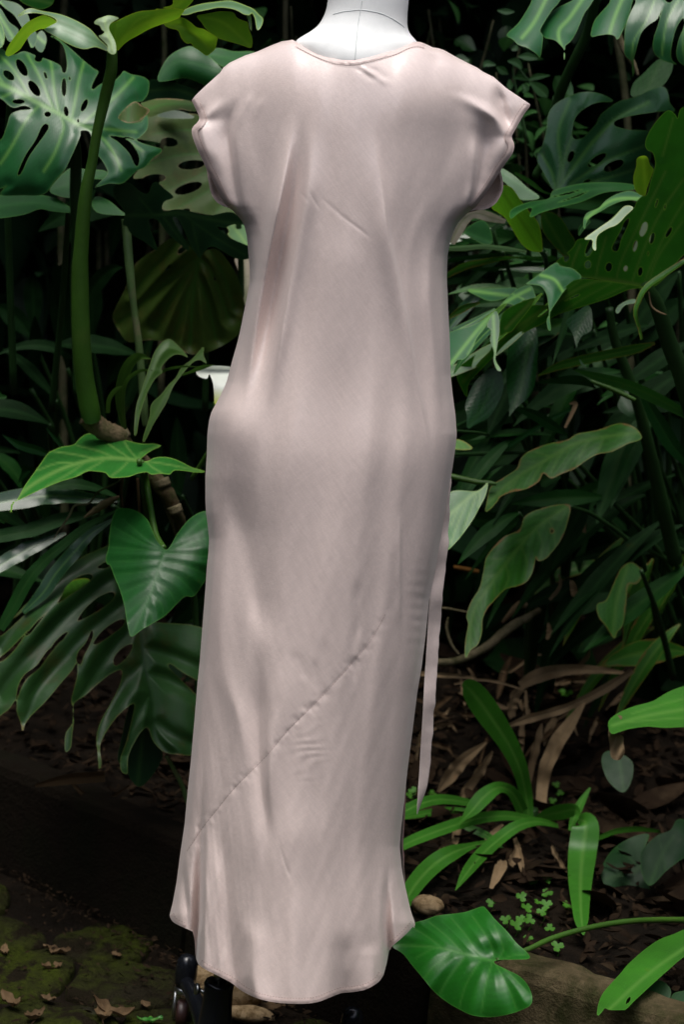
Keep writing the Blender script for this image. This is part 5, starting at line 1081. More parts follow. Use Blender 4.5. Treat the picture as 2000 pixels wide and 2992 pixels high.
blade('leaf', N('H', [(880, 420, 6), (900, 370, 20), (950, 320, 14)]), M['monstera'], q4, .6, .3, .2)
blade('leaf', N('H', [(420, 560, 4), (560, 570, 16), (700, 570, 22), (720, 560, 14)]), M['ginger'], q4, .8, .6, .2)
blade('leaf', N('H', [(100, 440, 10), (230, 470, 24), (400, 520, 20), (560, 560, 6)]), M['monstera'], q4, .82, .8, .1)
blade('leaf', N('H', [(460, 10, 8), (560, 70, 16), (640, 130, 10), (700, 150, 4)]), M['ginger'], q4, .78, .3, .1)
blade('leaf', N('H', [(180, 640, 8), (330, 640, 20), (560, 610, 20), (730, 600, 6)]), M['ginger_dark'], q4, .86, .7, .1)
blade('leaf', N('H', [(0, 590, 16), (200, 560, 20), (420, 540, 14)]), M['ginger_dark'], q4, .84, .7, .1)
tube('cane', [(1585, 735, 7, .68), (1600, 800, 8, .8), (1590, 1100, 10, 1.0)], M['stem_dark'], q4, 0)
tube('cane', [(1470, 735, 6, .74), (1520, 900, 8, .9), (1560, 1100, 10, 1.0)], M['stem_dark'], q4, 0)

q5 = plant('ginger_plant', 'dark glossy leaves hanging beside the dress hip on the right', gpt(1700, 1600, 1.1))
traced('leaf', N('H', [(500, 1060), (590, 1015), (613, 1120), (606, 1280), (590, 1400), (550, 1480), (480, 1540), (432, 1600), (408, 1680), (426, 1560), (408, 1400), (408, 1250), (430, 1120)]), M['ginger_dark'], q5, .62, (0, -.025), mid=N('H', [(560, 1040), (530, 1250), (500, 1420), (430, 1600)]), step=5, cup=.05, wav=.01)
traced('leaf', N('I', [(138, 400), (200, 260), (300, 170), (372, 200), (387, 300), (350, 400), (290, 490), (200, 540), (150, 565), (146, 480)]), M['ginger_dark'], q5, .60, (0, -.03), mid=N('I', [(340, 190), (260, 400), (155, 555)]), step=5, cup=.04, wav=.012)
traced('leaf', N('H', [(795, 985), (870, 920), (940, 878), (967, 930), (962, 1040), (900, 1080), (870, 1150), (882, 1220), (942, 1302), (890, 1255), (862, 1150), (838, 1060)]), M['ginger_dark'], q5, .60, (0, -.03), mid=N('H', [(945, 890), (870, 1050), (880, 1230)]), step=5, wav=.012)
traced('leaf', N('H', [(1120, 920), (1140, 880), (1200, 845), (1250, 838), (1250, 862), (1180, 880), (1140, 930)]), M['monstera'], q5, .6, (0, -.06), step=4)
blade('leaf', N('I', [(610, 220, 4), (750, 155, 28), (950, 105, 34), (1120, 70, 34), (1260, 40, 32), (1380, 5, 8)]), M['ginger_dead'], q5, (.72, .66), .35, .12)
blade('leaf', N('I', [(600, 268, 4), (760, 245, 30), (900, 250, 36), (990, 300, 6)]), M['ginger_dark'], q5, .74, .6, .15)
blade('leaf', N('I', [(850, 180, 4), (1000, 225, 32), (1200, 280, 42), (1400, 370, 44), (1600, 480, 30)]), M['ginger'], q5, (.74, .66), .5, .15)
blade('leaf', N('I', [(1290, 320, 20), (1400, 520, 50), (1500, 680, 50), (1620, 820, 20)]), M['ginger_dark'], q5, .72, .2, .15)
blade('leaf', N('I', [(440, 420, 6), (580, 470, 36), (700, 540, 36), (810, 610, 6)]), M['ginger_dark'], q5, .85, .4, .15)
blade('leaf', N('I', [(420, 680, 14), (540, 600, 16), (700, 500, 14), (840, 435, 10)]), M['ginger_dark'], q5, .86, .2, .1)
traced('leaf', N('I', [(1135, 420), (1160, 350), (1200, 310), (1240, 380), (1245, 490), (1180, 470)]), M['ginger_dark'], q5, .8, (0, -.03), step=6)
tube('cane', N('I', [(960, 255, 14), (1080, 300, 16), (1180, 345, 16), (1250, 380, 14)]), M['stem'], q5, .74, 10, .08)
tube('cane', [(1782, 900, 12, .7), (1800, 1000, 14, .72), (1858, 1156, 16, .76), (1920, 1400, 20, .84), (1975, 1640, 22, .95)], M['stem_dark'], q5, 0)
tube('cane', N('I', [(40, 735, 10), (250, 730, 14), (540, 720, 10)]), M['stem_dark'], q5, (.8, .95), 8)
tube('cane', N('I', [(60, 580, 10), (260, 600, 10), (400, 660, 10)]), M['stem_dark'], q5, (.8, .95), 8)
traced('leaf', N('I', [(40, 640), (90, 636), (140, 655), (185, 695), (120, 705), (40, 690)]), M['lime'], q5, .78, (0, -.05), step=5)

q6 = plant('ginger_plant', 'broad green ginger leaves with brown scorched edges over the litter, right of the skirt', gpt(1800, 1950, 1.2))
traced('leaf', N('I', [(265, 1112), (275, 1060), (300, 950), (380, 890), (470, 830), (500, 760), (560, 710), (680, 665), (800, 640), (870, 600), (1000, 575), (1150, 530), (1250, 560), (1292, 630), (1200, 665), (1100, 715), (1000, 735), (920, 780), (850, 830), (770, 860), (700, 892), (650, 858), (620, 910), (560, 950), (500, 970), (440, 980), (370, 1010), (340, 1050), (300, 1092)]),
       M['ginger_dead'], q6, .66, (-.01, -.07), mid=N('I', [(1270, 590), (900, 650), (650, 780), (450, 900), (285, 1060)]), lats=[N('I', q) for q in ([(800, 690), (740, 760), (700, 860)], [(650, 780), (600, 860), (560, 930)], [(950, 640), (900, 720), (860, 810)], [(500, 870), (420, 960)], [(700, 750), (600, 720)], [(1050, 620), (1000, 720)])], step=5, quilt=.006, wav=.012, cup=.03)
traced('leaf', N('I', [(0, 1000), (80, 970), (200, 975), (250, 950), (287, 912), (270, 1000), (230, 1080), (180, 1170), (100, 1280), (20, 1362), (-60, 1400), (-60, 1050)]), M['aroid'], q6, .56, (0, -.05), mid=N('I', [(285, 915), (120, 1050), (-40, 1200)]), lats=[N('I', q) for q in ([(220, 970), (170, 1100), (120, 1240)], [(160, 1015), (100, 1150), (40, 1320)], [(100, 1070), (40, 1200)], [(240, 950), (220, 1080)])], step=5, quilt=.006)
tube('cane', N('I', [(20, 872, 18), (120, 895, 20), (220, 915, 18), (300, 922, 16), (340, 930, 10)]), M['stem'], q6, .62, 10)
traced('leaf', N('J', [(490, 330), (530, 240), (640, 190), (760, 165), (825, 180), (802, 300), (762, 400), (702, 480), (662, 522), (612, 537), (602, 505), (580, 600), (540, 670), (480, 700), (400, 720), (340, 780), (280, 850), (250, 920), (246, 1000), (220, 1080), (170, 1122), (138, 1175), (134, 1080), (155, 950), (144, 900), (170, 810), (230, 710), (256, 600), (280, 500), (380, 385)]),
       M['ginger_dead'], q6, .68, (.01, -.045), mid=N('J', [(800, 180), (600, 320), (420, 530), (250, 760), (180, 900), (165, 1110)]), lats=[N('J', q) for q in ([(600, 320), (640, 420), (620, 530)], [(500, 440), (540, 540), (520, 670)], [(400, 560), (420, 640), (390, 720)], [(320, 670), (330, 760)], [(680, 270), (720, 340), (720, 440)], [(450, 500), (380, 520), (300, 520)], [(560, 360), (480, 400)], [(350, 620), (270, 640)])], step=5, quilt=.008, wav=.014, cup=.02, holes=EL('J', (705, 340, 8, 14, 0)))
traced('leaf', N('J', [(1112, 1045), (1060, 965), (1010, 900), (1000, 820), (1060, 790), (1110, 680), (1160, 580), (1230, 545), (1300, 610), (1262, 682), (1206, 692), (1192, 800), (1170, 950), (1132, 1000)]), M['ginger_dead'], q6, .90, (0, -.02), mid=N('J', [(1200, 570), (1130, 800), (1105, 1030)]), step=6, quilt=.006)
for k, q in enumerate(([(1290, 600, 14), (1400, 900, 20), (1500, 1300, 24)], [(820, 180, 10), (1000, 250, 14), (1280, 500, 16), (1400, 1000, 20)])):
    tube('cane', N('J', q), M['stem_dark'], q6, (.8, 1.1), 10)
q7 = plant('ginger_plant', 'green leaf with a brown withered hanging tip entering from the right edge', gpt(2150, 2350, .9))
traced('leaf', N('R4', [(1235, 382), (1222, 330), (1260, 292), (1330, 260), (1420, 235), (1460, 213), (1500, 190), (1568, 165), (1700, 140), (1700, 350), (1568, 352), (1480, 355), (1400, 350), (1320, 360), (1270, 375)]), M['strap'], q7, .48, (0, -.10), mid=N('R4', [(1240, 345), (1400, 300), (1700, 250)]), lats=[N('R4', [(1300, 330), (1560, 310), (1690, 310)]), N('R4', [(1330, 290), (1500, 240), (1690, 190)])], step=5)
traced('withered_tip', N('R4', [(1230, 330), (1258, 298), (1287, 306), (1262, 340), (1242, 378), (1288, 392), (1292, 430), (1297, 470), (1272, 503), (1235, 490), (1228, 430), (1222, 380)]), M['dry'], q7, .455, (0, -.02), mid=N('R4', [(1250, 310), (1260, 490)]), step=4, wav=.014, wwl=50)
tube('leaf_stalk', [(2080, 2060, 9, .5), (2130, 2200, 10, .7), (2150, 2350, 10, .9)], M['stem_dark'], q7, 0)

# -- strap-leaved plant
q8 = plant('strap_leaf_plant', 'bright green strap-leaved plant arching from the litter beside the dress hem', gpt(1540, 2420, .86))
def S(pts, Y, **k): return blade('leaf', pts, M['strap'], q8, Y, above=True, **k)
S(N('K', [(890, 1110, 30), (872, 960, 42), (835, 790, 52), (770, 640, 64), (690, 510, 76), (605, 390, 86), (530, 290, 80), (480, 235, 56), (455, 215, 12)]), (.86, .66), roll=.25, fold=.10, nu=60)
S(N('K', [(860, 1080, 40), (800, 960, 42), (740, 905, 34), (670, 905, 42), (590, 965, 56), (520, 1045, 46), (460, 1105, 14), (418, 1142, 2)]), (.84, .62), roll=.3, fold=.14)
S(N('K', [(930, 1110, 20), (760, 1085, 34), (600, 1095, 40), (450, 1130, 44), (300, 1180, 44), (150, 1238, 42), (20, 1300, 34)]), (.84, .52), roll=.5, fold=.14)
S(N('K', [(560, 1010, 22), (420, 985, 34), (300, 978, 40), (180, 1005, 44), (50, 1070, 44), (-40, 1130, 30)]), (.84, .60), roll=.6, fold=.12)
S(N('K', [(600, 1080, 10), (450, 1050, 22), (300, 1055, 28), (180, 1075, 26), (60, 1100, 14)]), (.88, .72), roll=.6, fold=.12)
S(N('K', [(1080, 1150, 14), (950, 1122, 28), (820, 1150, 40), (690, 1240, 46), (570, 1350, 48), (485, 1455, 38), (408, 1572, 3)]), (.80, .52), roll=.45, fold=.16)
S(N('K', [(640, 1250, 14), (500, 1285, 26), (380, 1330, 56), (260, 1410, 66), (150, 1530, 64), (60, 1680, 50), (10, 1790, 20)]), (.84, .50), roll=.4, fold=.16)
S(N('K', [(930, 1100, 8), (1020, 1075, 42), (1110, 1055, 52), (1190, 1045, 40), (1225, 1085, 8)]), (.84, .72), roll=.3, fold=.1)
S(N('L', [(880, 230, 20), (925, 265, 84), (905, 450, 92), (892, 620, 80), (893, 780, 60), (900, 900, 44), (912, 985, 6)]), (.70, .52), roll=.1, fold=.12)
S(N('L', [(1010, 350, 16), (1130, 305, 20), (1280, 292, 18), (1420, 310, 10)]), (.72, .8), roll=.5, fold=.1)
S(N('K', [(1290, 900, 6), (1230, 1000, 26), (1190, 1090, 28), (1160, 1180, 12)]), (.86, .74), roll=.2, fold=.1)
S(N('K', [(720, 1300, 8), (640, 1230, 22), (540, 1180, 26), (440, 1150, 10)]), (.84, .74), roll=.3, fold=.1)
tube('stem', N('K', [(895, 1040, 55), (900, 1120, 58), (905, 1230, 40), (910, 1300, 25)]), M['stem_dark'], q8, (.86, .86), 12)
q9 = plant('strap_leaf_plant', 'long strap leaf with a nibbled tip and hole in the bottom right corner', gpt(2100, 2720, .4))
traced('leaf', N('L', [(1000, 1515), (1010, 1430), (1050, 1350), (1150, 1240), (1200, 1180), (1300, 1090), (1400, 1020), (1500, 980), (1650, 930), (1720, 1040), (1568, 1130), (1470, 1212), (1350, 1320), (1240, 1422), (1190, 1472), (1160, 1477), (1080, 1476), (1052, 1464), (1030, 1492)]), M['strap'], q9, .02, (.02, -.09), mid=N('L', [(1080, 1472), (1300, 1270), (1470, 1140), (1700, 990)]), step=4.5, cup=.05, holes=[N('L', [(1187, 1440), (1195, 1410), (1212, 1390), (1222, 1398), (1210, 1425)])])
tube('stem', [(2060, 2720, 10, .06), (2110, 2700, 10, .2), (2140, 2740, 10, .4)], M['stem_dark'], q9, 0)

# -- big heart leaf at the bottom, its long stalk from the right
q10 = plant('elephant_ear_plant', 'large glossy heart-shaped leaf lying low beside the dress hem on a long stalk', gpt(2150, 2760, .5))
traced('leaf', N('R4', [(320, 1255), (380, 1235), (440, 1215), (560, 1200), (640, 1174), (662, 1184), (700, 1230), (760, 1290), (800, 1340), (850, 1385), (860, 1412), (800, 1417), (720, 1419), (698, 1432), (750, 1460), (810, 1490), (850, 1530), (872, 1580), (868, 1622), (830, 1646), (760, 1669), (680, 1681), (600, 1673), (540, 1646), (480, 1611), (420, 1561), (370, 1501), (320, 1441), (280, 1391), (230, 1354), (270, 1310)]),
       M['heart_bright'], q10, .02, (-.02, -.045), mid=N('R4', [(702, 1426), (560, 1390), (420, 1360), (240, 1350)]),
       lats=[N('R4', q) for q in ([(700, 1424), (680, 1340), (600, 1220)], [(705, 1424), (740, 1370), (700, 1260)], [(710, 1424), (780, 1400), (840, 1395)], [(640, 1412), (580, 1320), (500, 1225)], [(560, 1390), (480, 1310), (400, 1245)], [(470, 1372), (390, 1310), (330, 1275)], [(690, 1430), (660, 1530), (640, 1660)], [(702, 1432), (760, 1540), (800, 1640)], [(705, 1430), (790, 1500), (855, 1570)], [(640, 1415), (570, 1530), (540, 1630)], [(570, 1395), (490, 1500), (450, 1570)], [(500, 1380), (420, 1450), (380, 1500)], [(420, 1362), (340, 1410)])],
       cup=.012, step=5, quilt=.010, wav=.012, lw=2.6, mw=4, extra=lambda x, y: .02 * np.exp(-((x - 1440) / 50) ** 2 - ((y - 2790) / 40) ** 2))
tube('leaf_stalk', N('L', [(340, 1150, 12, .03), (545, 1080, 17, .06), (700, 1010, 19, .10), (900, 950, 19, .14), (1100, 910, 19, .18), (1300, 890, 19, .22), (1568, 888, 20, .32), (1750, 900, 20, .36), (1900, 1100, 20, .5)]), M['stem'], q10, 0, 14)
q11 = plant('arrowhead_plant', 'dull dark green rounded leaves in shade at the lower right edge', gpt(1960, 2650, .75))
for k, (q, m_) in enumerate((([(1025, 580), (1050, 500), (1120, 410), (1230, 345), (1340, 325), (1310, 420), (1285, 520), (1310, 620), (1360, 700), (1372, 765), (1300, 712), (1260, 705), (1240, 725), (1215, 715), (1130, 757), (1080, 700), (1040, 640)], [(1330, 340), (1280, 540), (1050, 620)]), ([(1283, 470), (1320, 400), (1400, 330), (1480, 300), (1530, 228), (1620, 260), (1660, 420), (1540, 500), (1450, 570), (1352, 662), (1300, 600)], [(1500, 340), (1430, 450), (1350, 650)]),
                              ([(1090, 1095), (1180, 1030), (1300, 1000), (1380, 900), (1425, 930), (1350, 1050), (1200, 1130)], [(1390, 920), (1260, 1060), (1110, 1095)]))):
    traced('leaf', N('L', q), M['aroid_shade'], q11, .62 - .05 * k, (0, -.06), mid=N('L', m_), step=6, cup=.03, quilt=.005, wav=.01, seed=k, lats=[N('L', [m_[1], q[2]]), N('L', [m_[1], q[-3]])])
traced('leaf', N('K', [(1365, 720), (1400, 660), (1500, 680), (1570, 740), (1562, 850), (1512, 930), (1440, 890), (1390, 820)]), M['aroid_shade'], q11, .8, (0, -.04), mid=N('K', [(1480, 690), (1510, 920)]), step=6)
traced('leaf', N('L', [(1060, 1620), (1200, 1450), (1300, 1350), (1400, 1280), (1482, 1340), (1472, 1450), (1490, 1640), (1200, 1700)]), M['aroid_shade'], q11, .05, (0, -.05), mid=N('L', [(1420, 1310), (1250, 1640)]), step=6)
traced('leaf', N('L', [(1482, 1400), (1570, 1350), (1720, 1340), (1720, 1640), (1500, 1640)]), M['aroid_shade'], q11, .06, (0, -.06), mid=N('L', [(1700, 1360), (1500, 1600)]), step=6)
tube('leaf_stalk', N('L', [(1500, 330, 8), (1560, 600, 8), (1500, 800, 8)]), M['stem_dark'], q11, (.6, .75), 8)

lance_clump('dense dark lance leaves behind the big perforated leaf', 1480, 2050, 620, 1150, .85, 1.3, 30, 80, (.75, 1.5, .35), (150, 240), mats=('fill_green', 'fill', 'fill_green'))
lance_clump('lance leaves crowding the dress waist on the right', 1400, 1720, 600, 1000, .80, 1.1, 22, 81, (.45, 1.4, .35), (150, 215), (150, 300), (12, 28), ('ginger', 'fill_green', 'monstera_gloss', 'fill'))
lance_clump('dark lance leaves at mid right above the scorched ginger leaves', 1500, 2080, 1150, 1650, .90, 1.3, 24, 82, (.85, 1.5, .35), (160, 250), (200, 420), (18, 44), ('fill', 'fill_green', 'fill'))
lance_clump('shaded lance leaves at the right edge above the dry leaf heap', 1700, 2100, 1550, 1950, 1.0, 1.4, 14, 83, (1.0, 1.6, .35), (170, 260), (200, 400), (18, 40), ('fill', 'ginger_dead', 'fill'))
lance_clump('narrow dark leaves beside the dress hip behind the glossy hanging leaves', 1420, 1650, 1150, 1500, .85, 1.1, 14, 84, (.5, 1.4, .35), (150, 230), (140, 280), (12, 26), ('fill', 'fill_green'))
# pale leaf surfaces that show bright through the slits of the perforated leaf
blade('lobe', N('H', [(560, 1010, 10), (440, 1090, 40), (320, 1170, 52), (180, 1250, 50), (20, 1330, 30)]), M['pale_blade'], bigl, .62, .5, .1)
blade('lobe', N('H', [(1130, 700, 20), (1220, 620, 60), (1290, 480, 70), (1330, 340, 50), (1360, 260, 10)]), M['sheath'], bigl, .62, .9, .1)
for k, q in enumerate(([(640, 800, 6), (540, 900, 26), (430, 1010, 30), (330, 1120, 14)], [(500, 840, 6), (380, 960, 26), (250, 1080, 30), (120, 1230, 22), (60, 1330, 4)], [(420, 850, 6), (300, 960, 24), (180, 1060, 28), (40, 1160, 18)], [(330, 900, 6), (200, 980, 22), (60, 1050, 26)], [(760, 800, 6), (660, 900, 20), (560, 970, 22), (470, 1060, 8)])):
    blade('lobe', N('H', q), M['monstera'] if k % 2 else M['under'], bigl, .56 + .01 * k, .45, .15, seed=k)
# ------------------------------------------------------------------ ground, kerb, bed, litter, background
def sheet(name, xs, ys, fz, mat, kind='structure'):
    gx, gy = np.meshgrid(xs, ys); z = fz(gx, gy)
    v = np.stack([gx.ravel(), gy.ravel(), z.ravel()], 1); n = len(xs); m_ = len(ys)
    i = np.arange(n * m_).reshape(m_, n)
    f = np.stack([i[:-1, :-1].ravel(), i[:-1, 1:].ravel(), i[1:, 1:].ravel(), i[1:, :-1].ravel()], 1)
    o = mesh_obj(name, v, f, mat); o['kind'] = kind; return o
ground = sheet('ground', np.concatenate([[-60, -20, -8], np.linspace(-3, 3, 90), [8, 20, 60]]), np.concatenate([[-60, -20, -8], np.linspace(-3.2, 3, 90), [8, 20, 60]]), lambda x, y: -.012 + .006 * wob(x * 100, y * 100, 4, 30, 3), M['soil'])
# the bed follows the kerb: rows run back from it
bx = np.linspace(-3.2, 2.6, 150); bt = np.concatenate([np.linspace(.05, 1.6, 90), np.linspace(1.65, 6, 30)])
gx, gt = np.meshgrid(bx, bt); gy = kerb_y(gx) + gt
v = np.stack([gx.ravel(), gy.ravel(), bed_z(gx, gy).ravel()], 1); i_ = np.arange(gx.size).reshape(gx.shape)
bed = mesh_obj('garden_bed', v, np.stack([i_[:-1, :-1].ravel(), i_[:-1, 1:].ravel(), i_[1:, 1:].ravel(), i_[1:, :-1].ravel()], 1), M['soil']); bed['kind'] = 'structure'
def timber(name, a, b, label, mat_top, zt, th=.075, seed=0):
    """a rough squared sleeper from a to b"""
    a = np.array(a); b = np.array(b); n = 60; L_ = np.linalg.norm(b - a); d = (b - a) / L_; nn = np.array([-d[1], d[0]])
    prof = [(-.0, -.03), (.0, zt - .022), (.006, zt - .008), (.018, zt), (th - .018, zt), (th - .005, zt - .008), (th, zt - .02), (th, -.03)]
    vs_ = []
    for k in range(n + 1):
        c = a + (b - a) * k / n
        for j, (o_, z) in enumerate(prof):
            wv = .006 * float(wob(np.array(k * 3.0), np.array(j * 7.0), seed, 40, 3)); wz = .004 * float(wob(np.array(k * 5.0), np.array(j * 5.0), seed + 1, 30, 3))
            p = c + nn * (o_ + wv); vs_.append((p[0], p[1], z + wz))
    m_ = len(prof); f_ = [(k * m_ + j, k * m_ + j + 1, (k + 1) * m_ + j + 1, (k + 1) * m_ + j) for k in range(n) for j in range(m_ - 1)]
    f_.append([j for j in range(m_)][::-1]); f_.append([n * m_ + j for j in range(m_)])
    o = mesh_obj(name, np.array(vs_), f_, mat_top, smooth=False)
    return tag(o, label, 'edging')
timber('timber_edging', (-1.75, 1.86), (-.205, .513), 'shade-darkened timber edging of the raised bed, left of the dress', M['timber_shaded'], KZ, .08, 1)
timber('timber_edging', (-.195, .504), (.205, .18), 'timber edging of the raised bed hidden behind the dress hem', M['timber_shaded'], KZ, .08, 2)
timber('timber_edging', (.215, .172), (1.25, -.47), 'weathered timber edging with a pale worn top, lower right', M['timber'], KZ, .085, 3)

# mossy paving stones
pav = sheet('paving', np.linspace(-1.6, 1.2, 60), np.linspace(-.9, 1.9, 60), lambda x, y: .001 + .004 * wob(x * 100, y * 100, 14, 22, 2), M['soil'])
r = np.random.default_rng(12)
cells = []
gs = .20
for iy in range(-4, 9):
    for ix in range(-7, 6):
        cx = (ix + .5 * (iy % 2) + r.uniform(-.2, .2)) * gs - .05; cy = (iy + r.uniform(-.18, .18)) * gs * .86
        cells.append((cx, cy))
cells = np.array(cells)
def stone(c, others, zt, seed):
    rr = np.random.default_rng(seed); na = 26; pts = []
    for k in range(na):
        a = 2 * math.pi * k / na; d = np.array([math.cos(a), math.sin(a)]); best = .26
        for o in others:
            m_ = (o - c); L_ = np.linalg.norm(m_)
            if L_ < 1e-6 or L_ > .6: continue
            cs = d @ (m_ / L_)
            if cs > .05: best = min(best, (L_ / 2 - .004) / cs)
        pts.append(c + d * (best * (1 + .05 * rr.uniform(-1, 1))))
    pts = np.array(pts)
    # soften corners
    for _ in range(1): pts = .6 * pts + .2 * np.roll(pts, 1, 0) + .2 * np.roll(pts, -1, 0)
    rings = [(1.0, -.02), (1.0, zt - .006), (.975, zt - .003), (.94, zt), (.6, zt), (.3, zt), (.0, zt)]
    vs_ = []
    for f, z in rings:
        p = c + (pts - c) * f
        zz = z + (.006 * wob(p[:, 0] * 100, p[:, 1] * 100, seed, 12, 3) if z > 0 else 0)
        vs_ += [(p[k, 0], p[k, 1], float(np.broadcast_to(zz, (na,))[k])) for k in range(na)]
    f_ = [(j * na + k, j * na + (k + 1) % na, (j + 1) * na + (k + 1) % na, (j + 1) * na + k) for j in range(len(rings) - 1) for k in range(na)]
    return mesh_obj('paving_stone', np.array(vs_), f_, M['stone'], pav)
for k, c in enumerate(cells):
    if c[1] > kerb_y(c[0]) - .07 or c[1] < -.75 or abs(c[0]) > 1.25: continue
    stone(c, cells, .008 + .010 * r.random(), 100 + k)

# litter
def leaf_patch(n, place, mat, name, seed, size=(.012, .04), curl=1.0, kind='stuff'):
    rr = np.random.default_rng(seed); V_ = []; F_ = []
    for _ in range(n):
        p = place(rr)
        if p is None: continue
        L_ = rr.uniform(*size); w = L_ * rr.uniform(.2, .5); yaw = rr.uniform(0, 6.28); pit = rr.uniform(-.5, .5); rol = rr.uniform(-.8, .8)
        Rm = np.array(Matrix.Rotation(yaw, 3, 'Z') @ Matrix.Rotation(pit, 3, 'X') @ Matrix.Rotation(rol, 3, 'Y'))
        k0 = len(V_); cu = rr.uniform(-1, 1) * curl
        for iu in range(6):
            u = iu / 5; hw = w * math.sin(math.pi * min(max(u, .03), .97)) ** .8
            for x in (-1, 0, 1):
                q = np.array([x * hw, (u - .5) * 2 * L_, cu * L_ * (u - .5) ** 2 * 1.6 + abs(x) * hw * .5 * (1 if cu > 0 else -.5)])
                V_.append(Rm @ q + p)
        for iu in range(5):
            for j in range(2):
                a = k0 + iu * 3 + j; F_.append((a, a + 1, a + 4, a + 3))
    o = mesh_obj(name, np.array(V_), F_, mat, None, dict(vein=np.zeros(len(V_)), edge=np.ones(len(V_))))
    o['kind'] = kind; return o
def on_bed(rr, x0=-.9, x1=1.1, d0=.08, d1=1.5):
    x = rr.uniform(x0, x1); y = kerb_y(x) + .08 + rr.uniform(d0, d1); return np.array([x, y, float(bed_z(np.array(x), np.array(y))) + rr.uniform(.004, .03)])
lo_ = leaf_patch(4200, on_bed, M['litter'], 'leaf_litter', 3, (.005, .022)); tag(lo_, 'carpet of brown leaf litter and twigs over the raised bed', 'leaf litter')
def on_pav(rr):
    x = rr.uniform(-1.0, .8); y = rr.uniform(-.3, kerb_y(x) - .01)
    if rr.random() < .4: y = kerb_y(x) - abs(rr.normal(0, .07)) - .01
    return np.array([x, y, .020 + rr.uniform(0, .004)])
lp_ = leaf_patch(2600, on_pav, M['litter'], 'leaf_crumbs', 4, (.0015, .008)); tag(lp_, 'scattered crumbs of dead leaves on the mossy paving', 'leaf litter')
def on_bed_far(rr): return on_bed(rr, -.3, 1.2, .3, 2.2)
lf_ = leaf_patch(300, on_bed_far, M['litter'], 'straw_litter', 5, (.03, .09)); tag(lf_, 'straw-coloured strips of dead leaves strewn behind the strap-leaved plant', 'leaf litter')

# larger fallen leaves on the paving
def fallen(px, py, L_, w, yaw, label, mat='fallen', z=.022, curl=.5, seed=0):
    c = PZ(px, py, z); rr = np.random.default_rng(seed); nu, nv = 18, 6; V_ = []
    for iu in range(nu + 1):
        u = iu / nu; hw = w * math.sin(math.pi * min(max(u, .02), .98)) ** .7 * (1 + .18 * math.sin(u * 17 + seed))
        for iv in range(nv + 1):
            x = iv / nv * 2 - 1
            q = np.array([x * hw, (u - .5) * L_, curl * L_ * (u - .5) ** 2 * 1.2 + abs(x) ** 1.5 * hw * .8 * curl + .08 * L_ * float(wob(np.array(u * 100), np.array(x * 60), seed, 50, 2))])
            V_.append(q)
    V_ = np.array(V_); ca, sa = math.cos(yaw), math.sin(yaw); V_ = V_ @ np.array([[ca, sa, 0], [-sa, ca, 0], [0, 0, 1]])
    V_[:, 2] -= V_[:, 2].min(); V_ = V_ + np.array([c[0], c[1], z - .006])
    F_ = [(i * (nv + 1) + j, i * (nv + 1) + j + 1, (i + 1) * (nv + 1) + j + 1, (i + 1) * (nv + 1) + j) for i in range(nu) for j in range(nv)]
    xs = np.tile(np.linspace(-1, 1, nv + 1), nu + 1)
    o = mesh_obj('fallen_leaf', V_, F_, M[mat], None, dict(vein=np.exp(-(xs / .12) ** 2), edge=1 - np.abs(xs)))
    return tag(o, label, 'leaf', 'fallen leaves on the paving')
fallen(330, 2955, .075, .014, 1.2, 'largest curled tan dead leaf on the paving near the bottom edge', 'fallen', seed=1, curl=.9)
fallen(300, 2965, .05, .012, .4, 'tan dead leaf tucked against the largest curled one on the paving', 'fallen', seed=2, curl=.9)
fallen(165, 2775, .05, .010, 1.4, 'orange-brown curled leaf on dark mossy stone, left', 'fallen', seed=3)
fallen(140, 2912, .028, .008, 1.3, 'pale small dead leaf on the moss, bottom left', 'fallen', seed=4)
fallen(340, 2783, .022, .008, .8, 'pale chip of leaf lying alone mid-paving', 'fallen', seed=5)
fallen(12, 2775, .04, .008, .2, 'dead leaf standing at the left edge of the paving', 'fallen', seed=6)
fallen(438, 2974, .042, .008, 1.9, 'fresh green fallen leaf on the paving beside the caster', 'aroid', seed=7, curl=.3)
fallen(30, 2930, .05, .012, .9, 'brown crinkled leaf at the bottom left corner', 'fallen', seed=8, curl=.9)
fallen(100, 2965, .04, .010, 2.4, 'brown leaf heap piece below the pale small dead leaf', 'fallen', seed=9, curl=.9)
fallen(150, 2825, .035, .010, 2.0, 'crumpled tan leaf in the joint between two mossy stones', 'fallen', seed=10, curl=.9)
fallen(425, 2930, .025, .008, .5, 'small brown leaf just left of the caster wheel', 'fallen', seed=11)
fallen(790, 2935, .05, .014, 1.5, 'yellowish dead leaf under the dress hem', 'fallen', seed=12, curl=.3)
# pale rock and porous tan lump behind the stand
def rock(name, px, py, Z, rx, ry, rz, mat, label, seed, cat='stone'):
    c = PZ(px, py, Z); nu, nv = 26, 16; V_ = []
    for i in range(nv + 1):
        th = math.pi * i / nv
        for k in range(nu):
            a = 2 * math.pi * k / nu; d = np.array([math.sin(th) * math.cos(a), math.sin(th) * math.sin(a), math.cos(th)])
            s = 1 + .12 * float(wob(np.array(d[0] * 100 + d[2] * 40), np.array(d[1] * 100 - d[2] * 30), seed, 110, 3))
            V_.append(c + d * np.array([rx, ry, rz]) * s)
    F_ = [(i * nu + k, i * nu + (k + 1) % nu, (i + 1) * nu + (k + 1) % nu, (i + 1) * nu + k) for i in range(nv) for k in range(nu)]
    return tag(mesh_obj(name, np.array(V_), F_, M[mat]), label, cat)
rock('rock', 640, 2895, .04, .075, .03, .04, 'bread', 'pale smooth rock behind the stand hub', 1)
rock('tan_lump', 728, 2964, .02, .040, .02, .013, 'bread', 'porous tan lump on the mossy paving right of the stand hub', 2, 'lump')
